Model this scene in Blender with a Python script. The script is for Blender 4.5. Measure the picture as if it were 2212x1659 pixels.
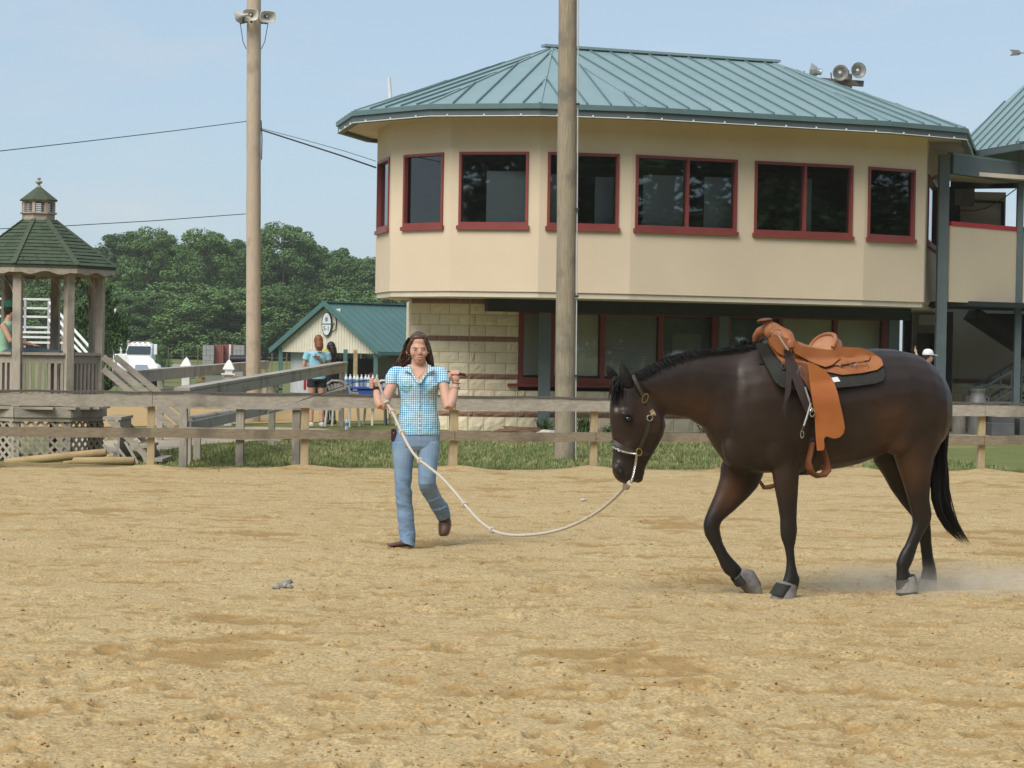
import bpy, bmesh, math, random
import numpy as np
from mathutils import Vector, Matrix, noise as mnoise
random.seed(7); RNG = np.random.default_rng(11)
for o in list(bpy.data.objects): bpy.data.objects.remove(o)
SC = bpy.context.scene; COL = SC.collection
# ---------------------------------------------------------------- camera
F = 5000.0; CX, CY = 1106.0, 829.5; HOR = 750.0; EYE = 1.55; ROLL = math.radians(1.0)
PITCH = math.atan((CY-HOR)/F)
fwd = Vector((0, math.cos(PITCH), -math.sin(PITCH))); r0 = Vector((1, 0, 0)); u0 = Vector((0, math.sin(PITCH), math.cos(PITCH)))
RT = r0*math.cos(ROLL)+u0*math.sin(ROLL); UP = -r0*math.sin(ROLL)+u0*math.cos(ROLL)
CAM = Vector((0, 0, EYE))
cam = bpy.data.cameras.new('camera'); camo = bpy.data.objects.new('camera', cam); COL.objects.link(camo)
cam.sensor_width = 36.0; cam.lens = F/2212.0*36.0; cam.clip_start = 0.1; cam.clip_end = 6000
mm = Matrix((RT, UP, -fwd)).transposed().to_4x4(); mm.translation = CAM; camo.matrix_world = mm
SC.camera = camo
# ---------------------------------------------------------------- world, sun, exposure
SUN_EL, SUN_AZ = math.radians(48), math.radians(212)     # azimuth: 0 = +Y, clockwise
W = bpy.data.worlds.new('World'); SC.world = W; W.use_nodes = True
nt = W.node_tree; nt.nodes.clear()
sky = nt.nodes.new('ShaderNodeTexSky'); sky.sky_type = 'NISHITA'; sky.sun_disc = False
sky.sun_elevation = SUN_EL; sky.sun_rotation = SUN_AZ; sky.altitude = 0
sky.air_density = 1.0; sky.dust_density = 0.6; sky.ozone_density = 6.0
bgn = nt.nodes.new('ShaderNodeBackground'); bgn.inputs['Strength'].default_value = 0.075
won = nt.nodes.new('ShaderNodeOutputWorld')
# faint high clouds mixed into the sky
tc = nt.nodes.new('ShaderNodeTexCoord'); mp = nt.nodes.new('ShaderNodeMapping'); mp.inputs['Scale'].default_value = (5, 5, 16)
nz = nt.nodes.new('ShaderNodeTexNoise'); nz.inputs['Scale'].default_value = 1.6; nz.inputs['Detail'].default_value = 7; nz.inputs['Roughness'].default_value = 0.6
rp = nt.nodes.new('ShaderNodeValToRGB'); rp.color_ramp.elements[0].position = 0.50; rp.color_ramp.elements[1].position = 0.80
rp.color_ramp.elements[1].color = (0.35, 0.35, 0.35, 1)
mx = nt.nodes.new('ShaderNodeMix'); mx.data_type = 'RGBA'; mx.inputs[7].default_value = (5.2, 5.0, 5.0, 1)
nt.links.new(tc.outputs['Generated'], mp.inputs['Vector']); nt.links.new(mp.outputs[0], nz.inputs['Vector'])
nt.links.new(nz.outputs['Fac'], rp.inputs[0]); nt.links.new(rp.outputs[0], mx.inputs[0])
hz = nt.nodes.new('ShaderNodeMix'); hz.data_type = 'RGBA'; hz.inputs[0].default_value = 0.72; hz.inputs[7].default_value = (3.6, 4.45, 5.2, 1)   # summer haze veils the blue
nt.links.new(sky.outputs[0], hz.inputs[6]); nt.links.new(hz.outputs[2], mx.inputs[6]); nt.links.new(mx.outputs[2], bgn.inputs['Color']); nt.links.new(bgn.outputs[0], won.inputs['Surface'])
sl = bpy.data.lights.new('sun', 'SUN'); sl.energy = 2.0; sl.angle = math.radians(38); sl.color = (1.0, 0.95, 0.86)
so = bpy.data.objects.new('sun', sl); COL.objects.link(so)
sd = Vector((math.sin(SUN_AZ)*math.cos(SUN_EL), math.cos(SUN_AZ)*math.cos(SUN_EL), math.sin(SUN_EL)))
so.rotation_euler = (-sd).to_track_quat('-Z', 'Y').to_euler(); so.location = (0, 0, 30)
SC.view_settings.view_transform = 'Standard'; SC.view_settings.look = 'None'; SC.view_settings.gamma = 1
SC.view_settings.exposure = 0.92
SC.render.engine = 'CYCLES'; SC.cycles.use_denoising = True; SC.cycles.volume_bounces = 2
# ---------------------------------------------------------------- pixels to places (pixels of the photo at width 2212)
def ray(x, y): return (RT*((x-CX)/F)+UP*(-(y-CY)/F)+fwd)
def at(x, y, Y):
    d = ray(x, y); return CAM+d*(Y/d.y)
def gnd(x, y, z=0.0):
    d = ray(x, y); return CAM+d*((z-EYE)/d.z)
def onplane(x, y, p, n):
    d = ray(x, y); return CAM+d*((p-CAM).dot(n)/d.dot(n))
def crop(x0, y0, s): return lambda x, y: ((x0+x/s)/1.64919, (y0+y/s)/1.64919)
# ---------------------------------------------------------------- objects
ORG = {}
def org(o): return ORG.get(o.name, Vector((0, 0, 0)))
def tag(o, label=None, cat=None, group=None, kind=None):
    if label: o['label'] = label
    if cat: o['category'] = cat
    if group: o['group'] = group
    if kind: o['kind'] = kind
    return o
def thing(name, label, cat, loc, group=None):
    o = bpy.data.objects.new(name, None); o.empty_display_size = 0.2; COL.objects.link(o)
    o.location = loc; ORG[o.name] = Vector(loc); return tag(o, label, cat, group)
def link(name, me, parent=None, M=None, origin=None):
    o = bpy.data.objects.new(name, me); COL.objects.link(o)
    if parent is not None:
        o.parent = parent; po = org(parent)
        if M is not None: o.matrix_local = Matrix.Translation(-po) @ M; ORG[o.name] = M.to_translation()
        else: ORG[o.name] = po
    else:
        if M is not None: o.matrix_world = M; ORG[o.name] = M.to_translation()
        elif origin is not None: o.location = origin; ORG[o.name] = Vector(origin)
    return o
def V(*a): return Vector(a)
class MB:
    def __init__(s): s.v = []; s.f = []; s.m = []; s.cur = 0
    def add(s, vs, fs):
        b = len(s.v); s.v += [tuple(p) for p in vs]; s.f += [tuple(b+i for i in f) for f in fs]; s.m += [s.cur]*len(fs); return s
    def box(s, c, sz, R=None):
        c = Vector(c); h = Vector(sz)*0.5; R = R or Matrix.Identity(3)
        vs = [c+R @ Vector((x*h.x, y*h.y, z*h.z)) for x in (-1, 1) for y in (-1, 1) for z in (-1, 1)]
        return s.add(vs, [(0, 1, 3, 2), (4, 6, 7, 5), (0, 4, 5, 1), (2, 3, 7, 6), (0, 2, 6, 4), (1, 5, 7, 3)])
    def beam(s, a, b, w, h, up=(0, 0, 1)):
        a, b = Vector(a), Vector(b); d = (b-a); L = d.length; d.normalize(); up = Vector(up)
        if abs(d.dot(up)) > 0.98: up = Vector((0, 1, 0))
        sx = d.cross(up).normalized(); uz = sx.cross(d)
        R = Matrix((d, sx, uz)).transposed()
        return s.box((a+b)/2, (L, w, h), R)
    def loft(s, rings, caps=True, closed=True):
        n = len(rings[0]); vs = [p for r in rings for p in r]; fs = []
        for i in range(len(rings)-1):
            for j in range(n if closed else n-1):
                k = (j+1) % n; fs.append((i*n+j, i*n+k, (i+1)*n+k, (i+1)*n+j))
        if caps and closed: fs += [tuple(range(n))[::-1], tuple((len(rings)-1)*n+j for j in range(n))]
        return s.add(vs, fs)
    def tube(s, pts, r, seg=8, caps=True):
        pts = [Vector(p) for p in pts]; n = len(pts)
        rr = r if isinstance(r, (list, tuple)) else [r]*n
        rings = []; prev = None
        for i, p in enumerate(pts):
            t = (pts[min(i+1, n-1)]-pts[max(i-1, 0)]).normalized()
            if prev is None:
                a = Vector((0, 0, 1)) if abs(t.z) < 0.9 else Vector((1, 0, 0)); u = t.cross(a).normalized()
            else: u = (prev-t*prev.dot(t)).normalized()
            w = t.cross(u); prev = u
            rings.append([p+(u*math.cos(2*math.pi*j/seg)+w*math.sin(2*math.pi*j/seg))*rr[i] for j in range(seg)])
        return s.loft(rings, caps)
    def ell(s, c, r, R=None, nu=12, nv=8):
        c = Vector(c); R = R or Matrix.Identity(3); rings = []
        for i in range(nv+1):
            th = math.pi*min(max(i/nv, 0.02), 0.98)
            rings.append([c+R @ Vector((r[0]*math.sin(th)*math.cos(2*math.pi*j/nu), r[1]*math.sin(th)*math.sin(2*math.pi*j/nu), -r[2]*math.cos(th))) for j in range(nu)])
        return s.loft(rings)
    def prism(s, poly, ext):
        poly = [Vector(p) for p in poly]; ext = Vector(ext); n = len(poly)
        vs = poly+[p+ext for p in poly]
        fs = [tuple(range(n))[::-1], tuple(range(n, 2*n))]+[(i, (i+1) % n, n+(i+1) % n, n+i) for i in range(n)]
        return s.add(vs, fs)
    def lathe(s, c, prof, seg=16, R=None):
        c = Vector(c); R = R or Matrix.Identity(3)
        return s.loft([[c+R @ Vector((max(r, 1e-4)*math.cos(2*math.pi*j/seg), max(r, 1e-4)*math.sin(2*math.pi*j/seg), z)) for j in range(seg)] for r, z in prof])
    def torus(s, c, R, r, M=None, nu=18, nv=6, sx=1, sy=1):
        c = Vector(c); M = M or Matrix.Identity(3); vs = []; fs = []
        for i in range(nu):
            a = 2*math.pi*i/nu
            for j in range(nv):
                b = 2*math.pi*j/nv
                vs.append(c+M @ Vector((sx*(R+r*math.cos(b))*math.cos(a), sy*(R+r*math.cos(b))*math.sin(a), r*math.sin(b))))
        for i in range(nu):
            for j in range(nv):
                fs.append((i*nv+j, ((i+1) % nu)*nv+j, ((i+1) % nu)*nv+(j+1) % nv, i*nv+(j+1) % nv))
        return s.add(vs, fs)
    def mesh(s, name, mats, smooth=False, o=Vector((0, 0, 0)), bevel=0):
        me = bpy.data.meshes.new(name); me.from_pydata([(p[0]-o[0], p[1]-o[1], p[2]-o[2]) for p in s.v], [], s.f)
        for m in (mats if isinstance(mats, (list, tuple)) else [mats]): me.materials.append(m)
        if any(s.m): me.polygons.foreach_set('material_index', s.m)
        bm = bmesh.new(); bm.from_mesh(me); bmesh.ops.recalc_face_normals(bm, faces=bm.faces)
        if bevel: bmesh.ops.bevel(bm, geom=list(bm.edges), offset=bevel, segments=1, affect='EDGES')
        bm.to_mesh(me); bm.free()
        if smooth:
            me.polygons.foreach_set('use_smooth', [True]*len(me.polygons))
            if smooth != 2: me.set_sharp_from_angle(angle=math.radians(40))
        return me
    def build(s, name, mats, parent=None, smooth=False, bevel=0):
        if parent is not None: return link(name, s.mesh(name, mats, smooth, org(parent), bevel), parent)
        a = np.array(s.v); lo, hi = a.min(0), a.max(0); o = Vector(((lo[0]+hi[0])/2, (lo[1]+hi[1])/2, lo[2]))
        return link(name, s.mesh(name, mats, smooth, o, bevel), None, None, o)
# ---------------------------------------------------------------- materials
MATS = {}
def mat(name, c1, c2=None, scale=6.0, rough=0.8, bump=0.0, bscale=None, stretch=(1, 1, 1), metal=0.0, spec=0.4, lo=0.35, hi=0.65, detail=6, trans=0, c3=None, s3=1.0, lo3=.45, hi3=.7):
    if name in MATS: return MATS[name]
    m = bpy.data.materials.new(name); m.use_nodes = True; n = m.node_tree.nodes; l = m.node_tree.links
    b = n['Principled BSDF']; b.inputs['Roughness'].default_value = rough; b.inputs['Metallic'].default_value = metal
    b.inputs['Specular IOR Level'].default_value = spec
    c2 = c2 or tuple(x*0.82 for x in c1)
    t = n.new('ShaderNodeTexCoord'); mpn = n.new('ShaderNodeMapping'); mpn.inputs['Scale'].default_value = stretch
    l.new(t.outputs['Object'], mpn.inputs[0])
    z = n.new('ShaderNodeTexNoise'); z.inputs['Scale'].default_value = scale; z.inputs['Detail'].default_value = detail; z.inputs['Roughness'].default_value = 0.6
    l.new(mpn.outputs[0], z.inputs['Vector'])
    r = n.new('ShaderNodeValToRGB'); r.color_ramp.elements[0].position = lo; r.color_ramp.elements[1].position = hi
    r.color_ramp.elements[0].color = (*c1, 1); r.color_ramp.elements[1].color = (*c2, 1)
    l.new(z.outputs['Fac'], r.inputs[0]); colr = r.outputs[0]
    if c3:
        z3 = n.new('ShaderNodeTexNoise'); z3.inputs['Scale'].default_value = s3; z3.inputs['Detail'].default_value = 5
        l.new(t.outputs['Object'], z3.inputs['Vector'])
        r3 = n.new('ShaderNodeMapRange'); r3.inputs[1].default_value = lo3; r3.inputs[2].default_value = hi3; l.new(z3.outputs['Fac'], r3.inputs[0])
        x3 = n.new('ShaderNodeMix'); x3.data_type = 'RGBA'; x3.inputs[7].default_value = (*c3, 1); l.new(r3.outputs[0], x3.inputs[0]); l.new(colr, x3.inputs[6]); colr = x3.outputs[2]
    l.new(colr, b.inputs['Base Color'])
    if bump:
        zb = n.new('ShaderNodeTexNoise'); zb.inputs['Scale'].default_value = bscale or scale*3; zb.inputs['Detail'].default_value = 5; l.new(mpn.outputs[0], zb.inputs['Vector'])
        bn = n.new('ShaderNodeBump'); bn.inputs['Strength'].default_value = 1.0; bn.inputs['Distance'].default_value = bump; l.new(zb.outputs['Fac'], bn.inputs['Height']); l.new(bn.outputs[0], b.inputs['Normal'])
    MATS[name] = m; return m
def glass(name, tint=(0.75, 0.8, 0.8), refl=0.35):
    m = bpy.data.materials.new(name); m.use_nodes = True; n = m.node_tree.nodes; l = m.node_tree.links; n.remove(n['Principled BSDF'])
    fr = n.new('ShaderNodeFresnel'); fr.inputs['IOR'].default_value = 1.6
    ad = n.new('ShaderNodeMath'); ad.operation = 'ADD'; ad.inputs[1].default_value = refl; ad.use_clamp = True; l.new(fr.outputs[0], ad.inputs[0])
    tr = n.new('ShaderNodeBsdfTransparent'); tr.inputs[0].default_value = (*tint, 1)
    gl = n.new('ShaderNodeBsdfGlossy'); gl.inputs['Roughness'].default_value = 0.015; gl.inputs[0].default_value = (.9, .95, .95, 1)
    mxs = n.new('ShaderNodeMixShader'); l.new(ad.outputs[0], mxs.inputs[0]); l.new(tr.outputs[0], mxs.inputs[1]); l.new(gl.outputs[0], mxs.inputs[2])
    l.new(mxs.outputs[0], n['Material Output'].inputs['Surface']); return m
# ---------------------------------------------------------------- numpy noise
_LAT = RNG.random((256, 256))
def vnoise(x, y):
    xi = np.floor(x).astype(int); yi = np.floor(y).astype(int); fx = x-xi; fy = y-yi
    fx = fx*fx*(3-2*fx); fy = fy*fy*(3-2*fy); g = lambda a, b: _LAT[a & 255, b & 255]
    return (g(xi, yi)*(1-fx)+g(xi+1, yi)*fx)*(1-fy)+(g(xi, yi+1)*(1-fx)+g(xi+1, yi+1)*fx)*fy-0.5
def fbm(x, y, sc, oct=4, gain=0.5):
    r = np.zeros_like(x, dtype=float); a = 1.0
    for k in range(oct): r += a*vnoise(x/sc*2**k+17.3*k, y/sc*2**k+9.1*k); a *= gain
    return r
# ================================================================ ground
# line of the arena fence on the ground
FA, FB = gnd(325, 1013), gnd(2118, 1021)
FD = (FB-FA).normalized(); FN = Vector((FD.y, -FD.x, 0))      # FN points to the camera
def fence_pt(x):                                              # ground point on the fence line seen at pixel column x
    d = ray(x, 1015); n = FN; t = (FA-CAM).dot(n)/d.dot(n); p = CAM+d*t; return Vector((p.x, p.y, 0))
def fdist(X, Y): return (X-FA.x)*(-FN.x)+(Y-FA.y)*(-FN.y)     # >0 beyond the fence
def sand_height(X, Y):
    h = 0.018*fbm(X, Y*1.0, 0.55, 3)+0.009*fbm(X+31, Y, 0.16, 3)+0.009*fbm(X, Y+77, 0.05, 2)
    return h
NR, NC = 760, 520
t = np.linspace(0, 1, NR); Zr = 6.5*np.exp(t*math.log(30.5/6.5))
sx = np.linspace(-1, 1, NC); sx = np.sign(sx)*(np.abs(sx)*0.72+0.28*np.abs(sx)**3)
YY, SX = np.meshgrid(Zr, sx, indexing='ij'); XX = SX*YY*0.36
sk = fdist(XX, YY)
HH = sand_height(XX, YY); DAMP = np.clip((fbm(XX, YY, 1.3, 4)+0.02)*0.5, 0, 0.25)
_p = fbm(XX*.45, YY*1.1, .34, 4, .62)+.35*fbm(XX, YY, 2.2, 2); DAMP = np.maximum(DAMP*.6, np.clip((_p-.245)*5.5, 0, .85)); DAMP = np.maximum(DAMP, np.clip((fbm(XX*.5, YY+5, .13, 3, .6)-.27)*4, 0, .6)); HH -= .018*np.clip((_p-.22)*5, 0, 1)
# hoof prints: shallow dishes of damp sand with a pushed-up rim
NP = 2300
py = np.exp(RNG.uniform(math.log(7), math.log(29), NP)); px_ = RNG.uniform(-0.26, 0.26, NP)*py
for i in range(NP):
    X0, Y0 = px_[i], py[i]; rr = RNG.uniform(0.035, 0.10); dp = RNG.uniform(0.006, 0.024)*(rr/0.08)
    j0 = np.searchsorted(Zr, Y0-rr*3); j1 = np.searchsorted(Zr, Y0+rr*3)
    S = (slice(j0, j1), slice(None)); m = np.abs(XX[S]-X0) < rr*3
    if not m.any(): continue
    an = RNG.uniform(0, 3.14); dx = (XX[S]-X0); dy = (YY[S]-Y0); el = RNG.uniform(0.55, 1.0)
    u = (dx*math.cos(an)+dy*math.sin(an))/rr; v = (-dx*math.sin(an)+dy*math.cos(an))/(rr*el)
    d = np.sqrt(u*u+v*v)+0.5*fbm(XX[S], YY[S], 0.07, 2)
    HH[S] += np.where(m, -dp*np.exp(-(d/0.75)**4)+0.45*dp*np.exp(-((d-1.25)/0.35)**2), 0)
    DAMP[S] = np.maximum(DAMP[S], np.where(m, RNG.choice([0.1, 0.35, 0.6, 0.95], p=[.35, .25, .2, .2])*np.exp(-(d/1.0)**4), 0))
HH *= np.clip(1.3-YY/60, 0.4, 1)
edge = sk-0.22-0.25*fbm(XX, YY, 1.2, 3)-0.06*fbm(XX, YY, 0.3, 2)
HH = HH+0.012-np.clip(edge, 0, 1)*0.25
# little heaps of sand round the fence posts
for xp in (325, 657, 978, 1281, 1580, 1855, 2118):
    p = fence_pt(xp); HH += 0.05*np.exp(-(((XX-p.x)/0.32)**2+((YY-p.y)/0.3)**2))
idx = np.arange(NR*NC).reshape(NR, NC)
fa = np.stack([idx[:-1, :-1], idx[:-1, 1:], idx[1:, 1:], idx[1:, :-1]], -1).reshape(-1, 4)
ctr = edge[:-1, :-1].reshape(-1); fa = fa[ctr < 0.75]
vv = np.stack([XX, YY, HH], -1).reshape(-1, 3)
# outer low sheet so that the arena goes on beside and behind the camera
me = bpy.data.meshes.new('arena_sand')
nb = len(vv); pE = [FA-FD*60+FN*0.2, FB+FD*60+FN*0.2, FB+FD*60+FN*70, FA-FD*60+FN*70]
vv2 = np.array([(p.x, p.y, -0.045) for p in pE]); va = np.vstack([vv, vv2])
me.from_pydata(va.tolist(), [], fa.tolist()+[(nb, nb+1, nb+2, nb+3)])
me.attributes.new('damp', 'FLOAT', 'POINT').data.foreach_set('value', np.concatenate([DAMP.reshape(-1), np.zeros(4)]).astype(np.float32))
me.polygons.foreach_set('use_smooth', [True]*len(me.polygons))
ms = mat('sand', (0.510, 0.386, 0.208), (0.460, 0.340, 0.175), scale=3, rough=0.95, spec=0.15, c3=(0.52, 0.40, 0.22), s3=0.8)
n = ms.node_tree.nodes; l = ms.node_tree.links; b = n['Principled BSDF']
src = b.inputs['Base Color'].links[0].from_socket
tco = n.new('ShaderNodeTexCoord')
zf = n.new('ShaderNodeTexNoise'); zf.inputs['Scale'].default_value = 55; zf.inputs['Detail'].default_value = 4; l.new(tco.outputs['Object'], zf.inputs['Vector'])
rf = n.new('ShaderNodeValToRGB'); rf.color_ramp.elements[0].position = 0.36; rf.color_ramp.elements[1].position = 0.62
rf.color_ramp.elements[0].color = (0.70, 0.66, 0.60, 1); rf.color_ramp.elements[1].color = (1.06, 1.06, 1.06, 1); l.new(zf.outputs['Fac'], rf.inputs[0])
mu = n.new('ShaderNodeMix'); mu.data_type = 'RGBA'; mu.blend_type = 'MULTIPLY'; mu.inputs[0].default_value = 1; l.new(src, mu.inputs[6]); l.new(rf.outputs[0], mu.inputs[7])
an_ = n.new('ShaderNodeAttribute'); an_.attribute_name = 'damp'
md = n.new('ShaderNodeMix'); md.data_type = 'RGBA'; md.inputs[7].default_value = (0.31, 0.195, 0.075, 1); l.new(an_.outputs['Fac'], md.inputs[0]); l.new(mu.outputs[2], md.inputs[6])
l.new(md.outputs[2], b.inputs['Base Color'])
zb = n.new('ShaderNodeTexNoise'); zb.inputs['Scale'].default_value = 45; zb.inputs['Detail'].default_value = 6; l.new(tco.outputs['Object'], zb.inputs['Vector'])
bn = n.new('ShaderNodeBump'); bn.inputs['Distance'].default_value = 0.012; bn.inputs['Strength'].default_value = 0.9; l.new(zb.outputs['Fac'], bn.inputs['Height']); l.new(bn.outputs[0], b.inputs['Normal'])
me.materials.append(ms); tag(link('arena_sand', me), kind='structure')
def sandz(x, y):
    j = min(max(int(np.searchsorted(Zr, y)), 0), NR-1); i = int(np.argmin(np.abs(XX[j]-x))); return float(HH[j, i])
# clods: loose crumbs of sand too many to count
mb = MB(); NK = 26000
ky = np.exp(RNG.uniform(math.log(7.2), math.log(28.3), NK)); kx = RNG.uniform(-0.27, 0.27, NK)*ky
keep = fbm(kx, ky, 0.9, 3)+RNG.uniform(-.25, .35, NK) > 0
for x, y in zip(kx[keep], ky[keep]):
    if fdist(x, y) > -0.2: continue
    r = 0.003+0.008*random.random()**3+(0.010 if random.random() < 0.008 else 0)
    z = sandz(x, y); a = random.random()*6.28; ca, sa = math.cos(a)*r, math.sin(a)*r
    mb.cur = 1 if random.random() < 0.22 else 0
    k = [random.uniform(.6, 1.2) for _ in range(6)]
    mb.add([(x+ca*k[0]*1.4, y+sa*k[0]*1.4, z), (x-sa*k[1], y+ca*k[1], z), (x-ca*k[2]*1.4, y-sa*k[2]*1.4, z), (x+sa*k[3], y-ca*k[3], z), (x, y, z+r*k[4]), (x+ca*.4, y+sa*.4, z+r*k[4]*.9)],
           [(0, 1, 5), (1, 2, 4), (2, 3, 4), (3, 0, 5), (1, 4, 5), (3, 5, 4)])
clm = [mat('clod', (0.46, 0.31, 0.145), (0.36, 0.23, 0.10), scale=30, rough=1, spec=.1), mat('damp_clod', (0.33, 0.215, 0.105), (0.26, 0.165, 0.08), scale=30, rough=1, spec=.1)]
tag(mb.build('sand_clods', clm), 'small crumbs and clods of sand strewn over the arena', 'clods', kind='stuff')
# grass sheet out to the horizon
mg = mat('meadow', (0.125, 0.15, 0.05), (0.17, 0.18, 0.07), scale=1.6, rough=0.95, spec=.1, bump=0.03, bscale=14, c3=(0.27, 0.21, 0.11), s3=0.45, lo3=.56, hi3=.72)
def gz(y):
    for (y0, z0), (y1, z1) in zip(PROF[:-1], PROF[1:]):
        if y <= y1: t_ = (y-y0)/(y1-y0); t_ = t_*t_*(3-2*t_); return z0+(z1-z0)*t_
    return PROF[-1][1]
PROF = [(-400, -.06), (66, -.06), (90, -1.45), (185, -1.45), (265, -.3), (420, 2.0), (1800, 2.0)]
mb = MB(); rows = [-400, -100, 0, 30, 50, 66]+list(range(68, 92, 2))+list(range(92, 185, 20))+list(range(185, 270, 8))+list(range(280, 430, 20))+[800, 1800]
mb.loft([[(x, y, gz(y)) for x in (-1500, -300, 0, 300, 1500)] for y in rows], caps=False, closed=False)
tag(mb.build('grass_ground', mg), kind='structure')
def sheet(name, pix, z, m, world=False):
    mb = MB(); pts = [Vector(p) for p in pix] if world else [gnd(x, y) for x, y in pix]
    mb.add([(p.x, p.y, z) for p in pts], [tuple(range(len(pts)))]); o = mb.build(name, m); tag(o, kind='structure'); return o
mgr = mat('gravel', (0.50, 0.42, 0.32), (0.40, 0.33, 0.25), scale=9, rough=.95, bump=.01, bscale=60, c3=(.33, .27, .19), s3=1.2)
ms2 = mat('pale_sand', (0.46, 0.31, 0.13), (0.40, 0.26, 0.105), scale=2, rough=.95, bump=.01, bscale=30)
sheet('gravel_path', [(140, 990), (300, 974), (345, 968), (400, 957), (520, 948), (640, 941), (780, 939), (930, 941), (1300, 942), (1560, 946), (1560, 940.5), (1300, 937), (930, 935), (780, 930), (700, 921), (560, 917), (440, 920), (330, 926), (140, 940)], -0.045, mgr)
sheet('practice_ring', [(-150, 916), (250, 916), (470, 911), (830, 903), (900, 872), (830, 868), (-150, 863)], -0.05, ms2)
mco = mat('concrete', (0.52, 0.47, 0.38), (0.44, 0.39, 0.31), scale=5, rough=.9, bump=.004, bscale=40)
# grass blades, nobody could count them
mb = MB(); NG = 70000
def grass_ok(x, y):
    return True
gm = [mat('grass_blade', (0.155, 0.195, 0.065), (0.20, 0.24, 0.095), scale=2, rough=.8, spec=.2), mat('dry_blade', (0.38, 0.33, 0.18), (0.30, 0.27, 0.13), scale=2, rough=.9, spec=.1)]
cnt = 0
gx = RNG.uniform(0, 1, NG); gy = RNG.uniform(0, 1, NG)
A_ = fence_pt(330); B_ = fence_pt(2330)
for u, v in zip(gx, gy):
    p = A_.lerp(B_, u); q = v**1.25*11.5; p = p-FN*(0.05+q)
    pp = (p.x, p.y)
    nse = mnoise.noise((p.x*0.5, p.y*0.5, 3.1)); ds = mnoise.noise((p.x*1.3, p.y*0.9, 8.0))
    if nse+0.25*ds < -0.16 and random.random() < 0.8: continue
    # stay off the path
    s_ = 1.55*F/p.y; xx = 1106+p.x/p.y*F; yy = HOR+s_+0.0175*(xx-1106)
    pth = 945 if xx > 560 else 945+(560-xx)*0.10
    if yy < pth and yy > pth-(9 if xx > 790 else 30): continue
    if xx < 790 and yy < 935: continue
    hgt = (0.03+0.05*random.random())*(0.8+0.8*max(nse, 0))*(1.5 if q < .35 else 1); a = random.random()*6.28; w = 0.008
    mb.cur = 1 if random.random() < 0.16+0.9*max(-nse, 0)+0.2*ds else 0
    lx, ly = math.cos(a), math.sin(a)
    for k in range(2):
        ox, oy = random.uniform(-.03, .03), random.uniform(-.03, .03)
        mb.add([(p.x+ox-ly*w, p.y+oy+lx*w, -0.06), (p.x+ox+ly*w, p.y+oy-lx*w, -0.06), (p.x+ox+lx*hgt*random.uniform(-.5, .5), p.y+oy+ly*hgt*.4, -0.06+hgt)], [(0, 1, 2)])
tag(mb.build('grass_blades', gm), 'short mown grass growing along the bank behind the rail fence', 'grass', kind='stuff')
# ================================================================ two-storey judges' building
stucco = mat('stucco', (0.72, 0.59, 0.43), (0.685, 0.56, 0.405), scale=1.2, rough=.92, spec=.15, bump=.004, bscale=130, c3=(0.66, 0.535, 0.39), s3=.5)
teal = mat('teal_metal', (0.215, 0.305, 0.315), (0.195, 0.285, 0.295), scale=1.5, rough=.42, spec=.5, c3=(.235, .325, .335), s3=.7)
teal_seam = mat('teal_seam', (0.12, 0.19, 0.19), (0.105, 0.17, 0.17), scale=3, rough=.45)
steel = mat('slate_steel', (0.105, 0.135, 0.14), (0.09, 0.115, 0.12), scale=2, rough=.5)
dksteel = mat('dark_steel', (0.022, 0.032, 0.032), (0.018, 0.026, 0.026), scale=2, rough=.6)
redpaint = mat('oxide_red', (0.25, 0.055, 0.047), (0.21, 0.046, 0.04), scale=3, rough=.45)
redrail = mat('bright_red', (0.50, 0.012, 0.018), (0.42, 0.01, 0.014), scale=3, rough=.4)
white = mat('white_paint', (0.74, 0.73, 0.70), (0.66, 0.65, 0.62), scale=4, rough=.5)
soffitm = mat('soffit', (0.66, 0.58, 0.46), (0.60, 0.52, 0.41), scale=4, rough=.8)
blockm = mat('split_block', (0.80, 0.69, 0.50), (0.74, 0.63, 0.445), scale=9, rough=.95, bump=.012, bscale=45, c3=(.82, .72, .54), s3=1.3)
blockb = mat('split_block_brown', (0.29, 0.165, 0.115), (0.24, 0.135, 0.095), scale=9, rough=.95, bump=.008, bscale=45)
mortar = mat('mortar', (0.48, 0.40, 0.28), (0.43, 0.36, 0.25), scale=9, rough=1)
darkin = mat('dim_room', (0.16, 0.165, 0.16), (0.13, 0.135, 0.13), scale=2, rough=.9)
panelm = mat('pale_board', (0.72, 0.76, 0.78), (0.68, 0.72, 0.74), scale=2, rough=.7)
gls = glass('window_glass', (0.80, 0.84, 0.84), 0.04)
ZB = 2.56; ZT = 5.78
vx = [(838, -78), (966, -45.5), (1158, -12.9), (1356, 8.9), (1860, 21.1), (1991, 33.5), (2023, 76.8)]
# plan corners: start from corner 3, walk both ways along facet headings until the pixel column is met
def walk(P, xpix, ang):
    c = (xpix-1106)/F; a = math.radians(ang); return P+Vector((math.cos(a), math.sin(a), 0))*((c*P.y-P.x)/(math.cos(a)-c*math.sin(a)))
V3 = Vector(((1158-1106)/F*42, 42, 0))
V4 = walk(V3, 1356, 8.9); V5 = walk(V4, 1860, 21.1); V6 = walk(V5, 1991, 33.5); V7 = walk(V6, 2023, 76.8)
V2 = walk(V3, 966, -12.9); V1 = walk(V2, 838, -45.5); V0 = walk(V1, 807, -78)
AX = Vector((math.cos(math.radians(21.1)), math.sin(math.radians(21.1)), 0)); AN = Vector((-AX.y, AX.x, 0))
A1 = Vector(((1180-1106)/F*46, 46, 0))
def mir(p): d = (p-A1).dot(AN); return p-AN*2*d
front = [V0, V1, V2, V3, V4, V5, V6, V7]
def hd(p, ang, L): a = math.radians(ang); return p+Vector((math.cos(a), math.sin(a), 0))*L
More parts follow.
